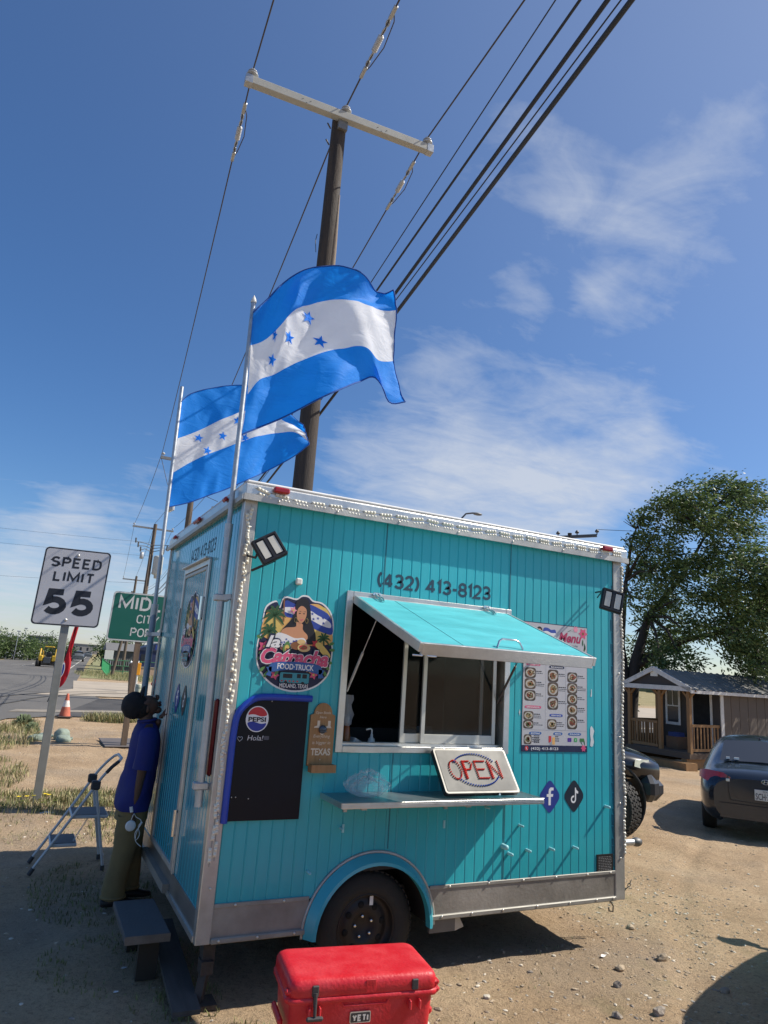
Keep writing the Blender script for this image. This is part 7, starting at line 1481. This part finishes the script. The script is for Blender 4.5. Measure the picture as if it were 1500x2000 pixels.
lo = thing('lorry', 'white lorry tractor with a black grille facing the camera on the road', 'lorry', (-1.3, 128, .012), radians(-95), 'vehicles on the road'); wv = M('white_vehicle_paint', (.62, .64, .66))
MB().box((-1.6, -1.2, .9), (.2, 1.2, 3.0), bev=.15).build('cab', wv, lo, world=False); MB().box((.2, -.85, .8), (1.9, .85, 1.75), bev=.12).build('bonnet', wv, lo, world=False); MB().box((1.9, -.5, .8), (1.95, .5, 1.55)).build('grille', blackp, lo, world=False)
MB().box((.19, -1.0, 1.85), (.24, 1.0, 2.6)).build('windscreen', cargl, lo, world=False); MB().box((1.7, -1.2, .4), (2.05, 1.2, .75), bev=.05).build('bumper', blackp, lo, world=False); MB().box((-3.6, -.5, .7), (-1.6, .5, .95)).build('chassis', blackp, lo, world=False)
for x_ in (1.2, -2.6, -3.6):
    for s in (-1, 1): MB().lathe((x_, s*1.0, .5), (0, s, 0), [(0, -.18), (.5, -.18), (.5, .18), (0, .2)], 18).build('wheel', darkrub, lo, world=False)
for s in (-1, 1): MB().tube([(-.3, s*1.15, 2.4), (-.3, s*1.15, 3.3)], .06, 6).build('exhaust_stack', chrome, lo, world=False)
yl = thing('loader', 'yellow compact loader seen from behind on the road', 'loader', (.75, 76, .012), radians(82)); ym = M('machine_yellow', (.62, .38, .03), .45, 0, .15, 4)
for s in (-1, 1):
    MB().box((-1.0, s*.62-.22, .55), (.7, s*.62+.22, 1.15), bev=.08).build('side_pod', ym, yl, world=False)
    for x_ in (-.65, .65): MB().lathe((x_, s*.86, .40), (0, s, 0), [(0, -.15), (.40, -.15), (.42, -.1), (.42, .1), (.40, .15), (.2, .12), (0, .1)], 20).build('wheel', darkrub, yl, world=False)
    MB().tube([(-.9, s*.72, 1.1), (-.7, s*.72, 1.75), (1.0, s*.72, 1.5), (1.5, s*.72, .7)], .08, 8).build('lift_arm', ym, yl, world=False)
MB().box((-1.0, -.35, .35), (.7, .35, 1.0), bev=.05).build('engine_hood', steel, yl, world=False)
MB().box((-.65, -.42, 1.95), (.45, .42, 2.05), bev=.03).build('cab_roof', ym, yl, world=False)
for x_ in (-.6, .4):
    for s in (-1, 1): MB().tube([(x_, s*.38, 1.0), (x_, s*.38, 1.96)], .035, 6).build('cab_pillar', blackp, yl, world=False)
MB().box((-.3, -.25, 1.0), (.1, .25, 1.5), bev=.08).build('seat', blackp, yl, world=False); MB().box((1.4, -.9, .1), (1.9, .9, .7), bev=.05).build('bucket', steel, yl, world=False)
lc = thing('box_trailer', 'long low white trailer parked at the left edge beyond the road', 'trailer', (-5.6, 96, 0)); MB().box((-11, 95, .9), (-4.6, 97.4, 2.0), bev=.1).build('trailer_body', wv, lc)
for x_ in (-9, -6): MB().lathe((x_, 94.95, .45), (0, -1, 0), [(0, -.2), (.45, -.2), (.45, .1), (0, .12)], 14).build('wheel', darkrub, lc)
bn = thing('small_bin', 'small dark box standing on the road shoulder', 'box', (3.05, 62, 0)); MB().box((2.75, 61.7, .02), (3.35, 62.1, .34), bev=.04).build('bin_body', steel, bn); MB().box((2.8, 61.75, .34), (3.3, 62.05, .40), bev=.01).build('bin_lid', blackp, bn)

# ================================================================ roadside clutter right of the sign
gf_ = M('green_pipe', (.06, .20, .10), .5, 0, .1, 6)
fen = thing('pipe_fence', 'thin green pipe rail fence across the dry grass', 'fence', (8, 59.8, 0))
for i in range(9): x_ = 4.9+i*1.35; MB().tube([(x_, 59.8, -.05), (x_+.06, 59.8, 1.3)], .045, 6).build('fence_post', gf_, fen)
for z_ in (.35, .80, 1.25): MB().tube([(4.9, 59.8, z_), (15.8, 59.8, z_)], .030, 6).build('fence_rail', gf_, fen)
gg = thing('green_gate', 'bright green mesh panel leaning beside the short pole', 'gate', (4.6, 57.2, 0)); gm_ = M('bright_green', (.03, .26, .10), .5)
pan = MB().add([(4.25, 57, 1.35), (4.95, 57.4, .9), (5.0, 57.4, .05), (4.75, 57.2, .05), (4.3, 57, .55)], [(0, 4, 3, 2, 1)]).build('mesh_panel', gm_, gg); MB().tube([(4.25, 56.98, 1.35), (4.95, 57.38, .9), (5.0, 57.38, .05), (4.75, 57.18, .05), (4.3, 56.98, .55)], .03, 6, closed=True).build('panel_frame', gm_, gg)
ho = thing('house', 'dark grey cabin with slatted porch behind the green fence', 'house', (7.6, 76, 0)); dg_ = M('dark_grey_boards', (.06, .065, .07), .8, 0, .15, 3)
MB().box((6.3, 75.5, 0), (9.1, 79, 2.1)).build('wall', dg_, ho)
for i in range(14): MB().box((6.3+i*.2, 75.38, .55), (6.38+i*.2, 75.42, 1.3)).build('slat', M('pale_slat', (.20, .20, .20), .7), ho)
MB().add([(6.1, 75.3, 2.1), (9.3, 75.3, 2.1), (9.3, 77.2, 2.9), (6.1, 77.2, 2.9), (9.3, 79.2, 2.1), (6.1, 79.2, 2.1)], [(0, 1, 2, 3), (3, 2, 4, 5), (0, 3, 5), (1, 4, 2)]).build('roof', M('grey_shingle', (.16, .16, .16), .8), ho)
bl = thing('house', 'navy blue building with a low gable roof behind the sign post', 'house', (11.2, 82, 0)); nb = M('navy_siding', (.012, .025, .09), .6, 0, .1, 3)
MB().box((9.7, 80.5, 0), (14.6, 86, 2.3)).build('wall', nb, bl); MB().add([(9.5, 80.4, 2.3), (12.1, 80.4, 3.25), (14.8, 80.4, 2.3), (9.5, 86.2, 2.3), (12.1, 86.2, 3.25), (14.8, 86.2, 2.3)], [(0, 2, 1), (0, 1, 4, 3), (1, 2, 5, 4), (3, 4, 5)]).build('roof', M('navy_roof', (.02, .03, .07), .5, .2), bl)
for x_ in (10.4, 12.4): MB().box((x_, 80.47, 1.0), (x_+.8, 80.498, 1.9)).build('window', cargl, bl)
ws_ = thing('notice_board', 'small white square sign board between the poles by the green gate', 'sign', (5.3, 64, 0)); MB().box((5.0, 64, 1.25), (5.75, 64.04, 2.05), bev=.01).build('board', offw, ws_); MB().tube([(5.2, 64.06, 0), (5.2, 64.06, 1.9)], .03, 6).tube([(5.6, 64.06, 0), (5.6, 64.06, 1.9)], .03, 6).build('post', galv, ws_)
mp3 = thing('marker_post', 'white pipe with a bright orange yellow marker sleeve by the wooden post', 'marker post', (3.98, 33.8, 0)); MB().tube([(4.03, 33.8, 0), (3.97, 33.8, 1.55)], .045, 8).build('pipe', offw, mp3); MB().box((3.93, 33.7, .85), (4.12, 33.85, 1.45), bev=.02).build('marker_sleeve', M('marker_orange', (.72, .30, .01), .5), mp3)
gp = thing('guard_post', 'short weathered post standing beside the orange marker', 'post', (3.68, 34.0, 0)); MB().tube([(3.80, 34, -.1), (3.66, 34, 1.42)], .11, 10).build('post_shaft', M('brown_pole_wood', (.13, .10, .075)), gp); MB().tube([(3.67, 34, 1.42), (3.60, 34, 1.46)], .10, 10).build('post_cap', galv, gp)
cy = thing('bollard', 'short cream concrete bollard behind the head of the person', 'bollard', (2.82, 24, 0)); MB().lathe((2.82, 24, 0), (0, 0, 1), [(.13, 0), (.13, .74), (.115, .78), (0, .79)], 18).build('bollard_body', M('cream_concrete', (.50, .50, .36), .8), cy); MB().lathe((2.82, 24, .62), (0, 0, 1), [(.132, 0), (.134, .03), (.132, .06)], 18).build('bollard_band', M('cream_band', (.42, .42, .30), .8), cy)
hy = thing('hydrant', 'red hydrant with a dark stem beside the far flag pole', 'hydrant', (3.72, 26, 0)); hr = M('hydrant_red', (.45, .03, .04), .5)
MB().tube([(3.70, 26, 0), (3.70, 26, .70)], .06, 10).build('stem', M('dark_red_stem', (.16, .02, .02), .6), hy); MB().lathe((3.70, 26, .62), (0, 0, 1), [(.09, 0), (.12, .05), (.12, .2), (.07, .28), (0, .3)], 14).build('bonnet', hr, hy); MB().tube([(3.55, 26, .74), (3.85, 26, .74)], .05, 10).build('outlet', hr, hy)
pb2 = thing('low_wall', 'low peach coloured block wall segment behind the hydrant', 'wall', (7.2, 58.5, 0)); MB().box((6.7, 58.3, 0), (9.6, 58.5, .8)).build('wall_panel', M('peach_block', (.50, .34, .24), .85), pb2); MB().box((6.65, 58.26, .80), (9.65, 58.54, .87)).build('coping', conc, pb2)
ss = thing('street_name_sign', 'small blue street name sign at the corner of the trailer', 'street sign', (4.35, 30, 0)); MB().tube([(4.45, 30.03, 0), (4.45, 30.03, 2.45)], .03, 6).build('post', galv, ss); MB().box((4.13, 29.98, 2.13), (4.95, 30.0, 2.36), bev=.008).build('sign_blade', M('street_sign_blue', (.02, .05, .26), .5), ss); text('lettering', 'TX', offw, ss, (4.33, 29.977, 2.18), (1, 0, 0), (0, 0, 1), .12, .2, off=.001)
pole(3.9, 34.6, 7.2, 'thin bare utility pole right of the wooden sign leg', .05, None, .0)
for i, (x, y, h, lb) in enumerate([(-2.2, 120, 4.6, 'single lamp on a thin tall mast above the distant trees at left'), (-5.3, 108, 3.6, 'thin pale pole in front of the left hand trees'), (-4.2, 110, 3.4, 'second thin pale pole in front of the left hand trees'), (-2.9, 105, 3.8, 'third thin pale pole standing nearer the white lorry')]):
    t = thing('lamp_post', lb, 'lamp post', (x, y, 0)); MB().tube([(x, y, 0), (x+.1, y, h)], .05, 6).build('mast', galv, t); MB().box((x-.15, y-.15, h), (x+.35, y+.15, h+.16), bev=.04).build('lamp_head', galv, t)
# distant low buildings, a hazy strip along the horizon at the end of the road
for i, (x, y, w_, h, c, lb) in enumerate([(26, 420, 14, 5, (.30, .28, .26), 'pale low building at the end of the road'), (2, 300, 9, 6, (.12, .13, .15), 'dark boxy building above the far end of the road'), (-6, 180, 12, 2.6, (.45, .36, .26), 'sand coloured low building left of the road'), (6, 250, 8, 2.6, (.50, .48, .45), 'white low building left of the road end'), (60, 380, 30, 5, (.22, .22, .22), 'long grey building right of the road end')]):
    t = thing('building', lb, 'building', (x, y, 0)); m_ = M('far_wall_%d' % i, c, .8, 0, .15, .5); MB().box((x-w_/2, y, 0), (x+w_/2, y+8, h)).build('wall', m_, t); MB().box((x-w_/2-.3, y-.3, h), (x+w_/2+.3, y+8.3, h+.35)).build('roof', M('far_roof', (.30, .29, .28), .8), t)
    for k in range(4): MB().box((x-w_/2+w_*(k+.3)/4, y-.03, h*.35), (x-w_/2+w_*(k+.6)/4, y-.005, h*.7)).build('window', cargl, t)

# ================================================================ trees
lfA = M('leaf_dark', (.055, .095, .028), .5, 0, .4, 2.5, spec=.35); lfB = M('leaf_mid', (.11, .165, .05), .5, 0, .35, 2.5, spec=.35); lfC = M('leaf_pale', (.18, .24, .095), .45, 0, .3, 2.5, spec=.4)
for _l in (lfA, lfB, lfC):
    _t = _l.node_tree; _b = _t.nodes['Principled BSDF']; _tr = _t.nodes.new('ShaderNodeBsdfTranslucent'); _mx = _t.nodes.new('ShaderNodeMixShader'); _mx.inputs[0].default_value = .35
    _t.links.new(_b.inputs['Base Color'].links[0].from_socket, _tr.inputs['Color']); _t.links.new(_b.outputs[0], _mx.inputs[1]); _t.links.new(_tr.outputs[0], _mx.inputs[2]); _t.links.new(_mx.outputs[0], _t.nodes['Material Output'].inputs['Surface'])
bark = M('dark_bark', (.045, .036, .030), .9, 0, .3, 5, .8, 30)
def tree(lb, base, trunk, clumps, nleaf, ls, wind=(0, 0, 0), seed=1, grp=None, name='tree', extra=None, cat_='tree'):
    t = thing(name, lb, cat_, base, 0, grp); rd = random.Random(seed); B = Vector(base); mb = MB()
    for pts, rad in trunk: mb.tube([B+Vector(p) for p in pts], rad, 9)
    limbs = MB(); hub = B+Vector(trunk[0][0][-1]); hubs = [B+Vector(p[-1]) for p, _ in trunk]
    for (cx, cy, cz, rx, ry, rz_) in clumps:
        c = B+Vector((cx, cy, cz)); h0 = min(hubs, key=lambda q: (q-c).length); m_ = h0.lerp(c, .5)+Vector((rd.uniform(-.2, .2), rd.uniform(-.2, .2), rd.uniform(.0, .3))); limbs.tube([h0, m_, c], [.07, .05, .02], 6)
        for _ in range(5): e = c+Vector((rd.uniform(-rx, rx), rd.uniform(-ry, ry), rd.uniform(-rz_, rz_)))*.8; limbs.tube([m_.lerp(c, .6), e], [.025, .008], 4)
    mb.build('trunk', bark, t); limbs.build('limbs', bark, t, kind='stuff')
    tot = sum(rx*rz_ for (_, _, _, rx, ry, rz_) in clumps); V = []; F = []; MI = []; wv_ = Vector(wind)
    for (cx, cy, cz, rx, ry, rz_) in clumps:
        n_ = int(nleaf*rx*rz_/tot); c = B+Vector((cx, cy, cz))
        for _ in range(n_//7):
            # a twig of leaves
            u = Vector((rd.gauss(0, 1), rd.gauss(0, 1), rd.gauss(0, 1))).normalized(); q = rd.random()**.42; p = c+Vector((u.x*rx, u.y*ry, u.z*rz_))*q*(.8+.35*noise.noise(u*2.5+c))
            if noise.noise(p*.9/max(.3, ls*6)) < -.145: continue
            td = (u*.5+Vector((rd.uniform(-1, 1), rd.uniform(-1, 1), rd.uniform(-.8, .4)))*.6+wv_).normalized(); mi_ = rd.choice((0, 0, 1, 1, 2))
            for k in range(7):
                o = p+td*ls*(k*.75)+Vector((rd.uniform(-1, 1), rd.uniform(-1, 1), rd.uniform(-1, 1)))*ls*.5; d = (td+Vector((rd.uniform(-1, 1), rd.uniform(-1, 1), rd.uniform(-1, .6)))*.8).normalized(); s_ = d.cross(Vector((rd.uniform(-1, 1), rd.uniform(-1, 1), rd.uniform(-1, 1)))); s_ = s_.normalized() if s_.length > .01 else d.orthogonal().normalized()
                L2 = ls*rd.uniform(.7, 1.3); w2 = L2*.24; k0 = len(V); V += [o, o+d*L2*.45+s_*w2, o+d*L2, o+d*L2*.45-s_*w2]; F.append((k0, k0+1, k0+2, k0+3)); MI.append(mi_)
    me = bpy.data.meshes.new('crown'); iv = Wm(t).inverted(); me.from_pydata([tuple(iv@v) for v in V], [], F)
    for m in (lfA, lfB, lfC): me.materials.append(m)
    me.polygons.foreach_set('material_index', MI); me.update(); o = bpy.data.objects.new('crown', me); C.objects.link(o); o.parent = t; return t
TB = (19.6, 15.94, -0.5)
tree('large wind blown elm tree standing behind the cabin', TB, [([(0, 0, -.3), (.15, 0, 1.5), (.3, -.1, 3.2), (1.0, -.2, 5.2)], [.34, .28, .22, .15]), ([(.1, 0, 1.0), (.0, .1, 2.6), (-.2, .1, 4.0), (.1, .1, 6.5)], [.24, .2, .15, .08]), ([(.3, -.1, 3.2), (1.8, -1.2, 4.3), (3.2, -2.4, 4.8)], [.18, .12, .07]), ([(1.0, -.2, 5.2), (2.0, -1.0, 6.8), (2.8, -1.6, 8.6)], [.13, .09, .04])],
     [(-0.48, -1.24, 8.81, 0.66, 0.64, 0.49), (-0.09, -1.89, 9.26, 0.76, 0.73, 0.56), (0.31, -2.63, 9.59, 0.86, 0.82, 0.63), (2.28, -2.19, 10.23, 0.91, 0.87, 0.68), (2.58, -2.86, 9.94, 0.96, 0.92, 0.71), (1.17, -4.52, 9.17, 0.60, 0.57, 0.44), (1.68, -1.06, 9.18, 1.09, 1.04, 0.80), (0.72, -3.48, 8.62, 1.10, 1.05, 0.81), (2.67, -3.07, 8.80, 0.96, 0.92, 0.71), (-0.64, -0.98, 7.81, 0.61, 0.59, 0.45), (-0.25, -1.63, 7.78, 1.02, 0.97, 0.75), (0.85, 0.33, 7.13, 0.88, 0.84, 0.65), (-0.13, -1.85, 6.70, 1.02, 0.97, 0.75), (-0.66, -0.96, 5.64, 0.87, 0.83, 0.64), (1.24, -0.33, 5.67, 1.15, 1.10, 0.85), (0.19, -2.46, 5.64, 0.86, 0.82, 0.63), (1.87, -1.44, 7.18, 0.81, 0.78, 0.60), (2.34, -2.37, 7.54, 1.23, 1.18, 0.91), (1.08, -4.36, 6.87, 1.14, 1.09, 0.84), (1.33, -5.01, 6.30, 1.13, 1.08, 0.84), (0.69, -3.48, 5.99, 1.00, 0.96, 0.74), (2.59, -2.97, 5.86, 1.23, 1.17, 0.91), (1.27, -4.90, 5.26, 1.23, 1.18, 0.91), (0.82, 0.36, 4.54, 0.93, 0.89, 0.69), (1.27, -0.39, 4.46, 0.98, 0.94, 0.73), (0.18, -2.44, 4.62, 0.76, 0.72, 0.56), (2.16, -2.05, 4.99, 0.91, 0.87, 0.68), (0.89, -3.97, 4.47, 1.00, 0.95, 0.74), (2.81, -3.55, 4.36, 1.27, 1.22, 0.94), (0.86, 0.29, 3.54, 0.82, 0.79, 0.61), (-0.18, -1.80, 3.41, 0.81, 0.78, 0.60), (0.19, -2.49, 3.44, 0.45, 0.43, 0.34), (2.57, -2.97, 3.60, 0.91, 0.87, 0.67), (1.21, -4.82, 3.38, 0.89, 0.85, 0.66), (0.75, -3.66, 4.11, 0.60, 0.57, 0.44)], 64000, .135, (.9, -.7, -.05), 3)
tree('second bushy tree filling the right edge beyond the cabin roof', (TB[0]+6.2, TB[1]-3.4, TB[2]), [([(0, 0, 0), (0, 0, 3)], [.25, .15])], [(-.9, .5, 5.6, 1.6, 1.6, 1.3), (.3, -.4, 6.6, 1.8, 1.6, 1.4), (-.2, -.1, 4.2, 1.7, 1.5, 1.0), (1.8, -1.4, 5.4, 1.9, 1.6, 1.7), (1.2, -1, 3.6, 1.8, 1.4, 1.0)], 22000, .15, (.8, -.7, 0), 5)
tree('low bushes glimpsed under the cabin roof at its left end', (TB[0]+1.5, TB[1]+6, TB[2]), [([(0, 0, 0), (0, 0, 1.2)], [.12, .08])], [(-1.2, .6, 1.7, 1.3, 1, .9), (.4, 0, 1.5, 1.4, 1, .8), (1.8, -1.3, 2.2, 1.4, 1.2, 1.1)], 5000, .16, (0, 0, 0), 6, name='bush', cat_='bush')
tree('shade tree just outside the right edge in front of the cabin side', (27.2, 9.6, -.6), [([(0, 0, 0), (0, 0, 3)], [.3, .2])], [(0, 0, 5.2, 2.3, 2.2, 1.5), (.8, 1.2, 6.4, 1.8, 1.8, 1.3), (.5, -1.4, 6.0, 1.9, 1.8, 1.4), (0, .6, 7.6, 1.6, 1.6, 1.1), (1.2, 2.6, 5.4, 1.6, 1.6, 1.2)], 16000, .16, (.8, -.7, 0), 9)
rd = random.Random(31)
lab = ['darkest bushy tree at the far left edge beyond the road', 'tall round tree second from the left beyond the road', 'wide dense tree in the middle of the left hand row', 'tree standing behind the white lorry', 'small loose tree right of the left hand row', 'last pale tree of the left hand row']
for i, (x, y, r, h) in enumerate([(-6.6, 104, 2.4, 4.4), (-4.6, 108, 2.2, 3.9), (-2.9, 106, 2.3, 4.2), (-.9, 110, 2.2, 4.2), (1.7, 116, 2.1, 3.9), (3.6, 124, 1.8, 2.6)]):
    tree(lab[i], (x, y, 0), [([(0, 0, 0), (0, 0, h*.4)], [.2, .12])], [(rd.uniform(-.5, .5), 0, h*.62, r*.75, r*.6, h*.32), (-r*.5, .3, h*.45, r*.6, r*.5, h*.28), (r*.5, -.3, h*.48, r*.6, r*.5, h*.3), (0, -.5, h*.3, r*.8, .6, h*.22)], 3200, .30, (0, 0, 0), 40+i, 'trees beyond the road')
lab = ['bushy tree behind the dark grey cabin', 'rounder tree between the cabin and the navy building', 'dark tree behind the left side of the green gate', 'low tree beyond the utility poles']
for i, (x, y, r, h) in enumerate([(9.6, 92, 1.9, 4.3), (11.9, 93, 2.2, 4.9), (7.6, 95, 1.6, 3.4), (15.8, 96, 2.4, 4.4)]):
    tree(lab[i], (x, y, 0), [([(0, 0, 0), (0, 0, h*.4)], [.2, .12])], [(0, 0, h*.7, r*.7, r*.6, h*.26), (-r*.5, .3, h*.5, r*.6, r*.5, h*.28), (r*.5, -.3, h*.52, r*.6, r*.5, h*.3), (0, -.5, h*.32, r*.9, .6, h*.22)], 3000, .28, (0, 0, 0), 60+i, 'trees behind the fence')
far = MB(); rd = random.Random(77)
V = []; F = []
for i in range(2600):
    a = rd.uniform(-.25, 1.5); r = rd.uniform(260, 520); x, y = CAM.x+r*sin(a), CAM.y+r*cos(a)
    if abs(x-R0(y)+11) < 16: continue
    z_ = rd.uniform(0, 4.5); s_ = rd.uniform(1.2, 3.4); k0 = len(V)
    V += [(x-s_*cos(a), y+s_*sin(a), z_*.4), (x+s_*cos(a), y-s_*sin(a), z_*.4), (x+s_*.6*cos(a), y-s_*.6*sin(a), z_+s_*.5), (x-s_*.5*cos(a), y+s_*.5*sin(a), z_+s_*.6)]; F.append((k0, k0+1, k0+2, k0+3))
far.add(V, F); tag(far.build('distant_trees', M('distant_scrub', (.10, .12, .07), .9, 0, .3, .05)), 'low hazy belt of scrub trees along the horizon', 'trees', kind='stuff')

# ================================================================ cabin on the right
SH = {'base': [17.137, 13.588, -0.42], 'l': [17.137, 13.588, -0.42], 'r': [17.217, 11.128, -0.42], 'side': [40.0, 20.0, -0.42], 'eave': 2.392, 'ridge': 2.918}
sh_ = thing('cabin', 'dark brown portable cabin with a pine railed porch and a ribbed metal roof', 'cabin', tuple(SH['base']))
P0, P1 = Vector(SH['l']), Vector(SH['r']); ex = (P1-P0).normalized(); Wd = (P1-P0).length; ey = Vector((-ex.y, ex.x, 0)); 
if ey.dot(Vector(SH['side'])-P1) < 0: ey = -ey
zg = P0.z; 
def q(u, v, z): return P0+ex*u+ey*v+Vector((0, 0, z))
def slab(nm, u0, u1, v0, v1, z0, z1, m, par=sh_, **k):
    vs = [q(u, v, z) for z in (z0, z1) for u, v in ((u0, v0), (u1, v0), (u1, v1), (u0, v1))]
    return MB().add(vs, [(0, 3, 2, 1), (4, 5, 6, 7), (0, 1, 5, 4), (1, 2, 6, 5), (2, 3, 7, 6), (3, 0, 4, 7)]).build(nm, m, par, **k)
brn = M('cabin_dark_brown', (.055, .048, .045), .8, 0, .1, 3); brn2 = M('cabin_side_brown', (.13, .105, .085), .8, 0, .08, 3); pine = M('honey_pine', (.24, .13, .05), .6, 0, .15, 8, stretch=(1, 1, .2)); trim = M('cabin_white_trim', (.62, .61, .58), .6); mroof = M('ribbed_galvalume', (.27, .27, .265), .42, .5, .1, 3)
LN, EH, RH, PD = 12.0, SH['eave'], SH['ridge'], 1.5
slab('front_wall', .0, Wd, PD, PD+.1, .45, EH, brn)
for i in range(24): v0 = PD+.1+(LN-PD-.1)*i/24; slab('side_board', Wd-.06, Wd, v0+.01, v0+(LN-PD-.1)/24-.01, .30, EH-.02, brn2)
slab('side_wall', Wd-.10, Wd-.03, PD+.1, LN, .30, EH-.02, brn2); slab('side_wall', 0, .08, PD+.1, LN, .3, EH-.02, brn)
slab('floor_deck', -.02, Wd+.02, -.02, LN, .30, .45, M('deck_brown', (.10, .07, .05), .8)); slab('skid', .1, .3, 0, LN, 0, .30, pine); slab('skid', Wd-.3, Wd-.1, 0, LN, 0, .30, pine); slab('porch_step', Wd*.45, Wd+.3, -.55, -.05, .0, .22, pine)
# porch deck boards
for i in range(9): slab('deck_board', .02, Wd-.02, .02+i*.163, .16+i*.163, .451, .475, M('deck_board_brown', (.12, .085, .06), .8))
# gable
g = MB(); g.add([q(-.06, -.03, EH), q(Wd+.06, -.03, EH), q(Wd/2, -.03, RH), q(-.06, .05, EH), q(Wd+.06, .05, EH), q(Wd/2, .05, RH)], [(0, 1, 2), (3, 5, 4)]); g.build('gable', brn, sh_)
ga = MB(); 
for a, b in (((-.18, EH-.04), (Wd/2, RH+.04)), ((Wd+.18, EH-.04), (Wd/2, RH+.04)), ((-.18, EH-.02), (Wd+.18, EH-.02))): ga.beam(q(a[0], -.09, a[1]), q(b[0], -.09, b[1]), .05, .14)
ga.build('gable_trim', trim, sh_)
slab('gable_vent', Wd/2-.14, Wd/2+.14, -.05, -.031, EH+.32, EH+.62, offw)
for s, u0_r in ((-1, -.2), (1, Wd+.2)):
    rf = MB(); n_ = 38; vs = []
    for i in range(n_*3+1):
        v = -.12+(LN+.2)*i/(n_*3); off = .035 if i % 3 == 0 else 0
        vs += [q(u0_r, v, EH-.05+off), q(Wd/2, v, RH+.03+off)]
    fs = [(2*i, 2*i+1, 2*i+3, 2*i+2) for i in range(n_*3)]; rf.add(vs, fs if s < 0 else [f[::-1] for f in fs]); rf.build('roof', mroof, sh_)
slab('eave_trim', Wd+.17, Wd+.20, -.1, LN, EH-.14, EH-.045, trim); slab('corner_trim', Wd-.001, Wd+.03, PD, PD+.14, .3, EH-.03, trim)
for u, v in ((.04, .04), (Wd*.52, .04), (Wd-.10, .04), (.04, PD-.12)):
    po = slab('porch_post', u, u+.11, v, v+.11, .45, EH, pine); 
    for d in (-1, 1):
        a, b = q(u+.055, v+.055, EH-.32), q(u+.055+d*.25, v+.055, EH-.05); MB().beam(a, b, .06, .06).build('brace', pine, po)
def railing(u0, v0, u1, v1, n_):
    slab_pts = [(u0, v0), (u1, v1)]
    for z_ in (.56, 1.28): MB().beam(q(u0, v0, z_), q(u1, v1, z_), .05, .08).build('rail', pine, sh_)
    for i in range(n_): t = (i+.5)/n_; u, v = u0+(u1-u0)*t, v0+(v1-v0)*t; MB().beam(q(u, v, .58), q(u, v, 1.26), .045, .03).build('baluster', pine, sh_)
railing(.15, .09, Wd*.50, .09, 10); railing(Wd-.05, .20, Wd-.05, PD-.02, 8); railing(.09, .2, .09, PD-.1, 6)
# window and door on the porch wall
slab('window', Wd*.18, Wd*.38, PD-.015, PD-.005, 1.25, 2.35, cargl)
for a in ((Wd*.16, Wd*.40, 2.33, 2.42), (Wd*.16, Wd*.40, 1.18, 1.27), (Wd*.16, Wd*.19, 1.27, 2.33), (Wd*.37, Wd*.40, 1.27, 2.33), (Wd*.19, Wd*.37, 1.78, 1.82), (Wd*.275, Wd*.285, 1.82, 2.33)): slab('window_trim', a[0], a[1], PD-.04, PD-.016, a[2], a[3], trim)
slab('door_opening', Wd*.60, Wd*.86, PD-.014, PD-.004, .47, 2.40, M('dark_doorway', (.006, .007, .009), .9))
for a in ((Wd*.57, Wd*.60, .47, 2.45), (Wd*.86, Wd*.89, .47, 2.45), (Wd*.57, Wd*.89, 2.45, 2.55)): slab('door_trim', a[0], a[1], PD-.04, PD-.013, a[2], a[3], trim)
bxs = thing('storage_box', 'brown cardboard boxes with a blue bag stacked on the cabin porch', 'box', tuple(q(Wd*.5, PD-.5, .48))); card = M('cardboard', (.20, .12, .07), .8)
vs = lambda u0, u1, v0, v1, z0, z1: [q(u, v, z) for z in (z0, z1) for u, v in ((u0, v0), (u1, v0), (u1, v1), (u0, v1))]; BF = [(0, 3, 2, 1), (4, 5, 6, 7), (0, 1, 5, 4), (1, 2, 6, 5), (2, 3, 7, 6), (3, 0, 4, 7)]
MB().add(vs(Wd*.40, Wd*.58, PD-.75, PD-.3, .476, .85), BF).build('box_body', card, bxs); MB().add(vs(Wd*.42, Wd*.56, PD-.7, PD-.35, .852, .98), BF).build('box_top', M('blue_bag', (.03, .06, .22), .6), bxs)
for i in range(2): 
    lt = q(Wd+.25, 8.6+i*.35, 0); ldd = thing('timber', ('left', 'right')[i]+' weathered timber leaning on the cabin side wall', 'timber', tuple(lt)); MB().beam(lt, q(Wd+.04, 8.6+i*.35, 1.5-.25*i), .09, .06).build('timber_board', M('pale_timber', (.30, .25, .20), .8), ldd)
# pale shed glimpsed behind the porch
gs = thing('shed', 'pale corrugated shed glimpsed behind the cabin porch', 'shed', tuple(q(-1.5, 9, 0))); MB().add(vs(-4.5, -.8, 9, 12, 0, 1.7), BF).build('wall', M('pale_metal_wall', (.38, .40, .42), .6), gs)
MB().add([q(-4.7, 8.8, 1.7), q(-.6, 8.8, 1.7), q(-.6, 12.2, 2.3), q(-4.7, 12.2, 2.3)], [(0, 1, 2, 3)]).build('roof', M('sandy_roof', (.42, .38, .27), .6), gs)
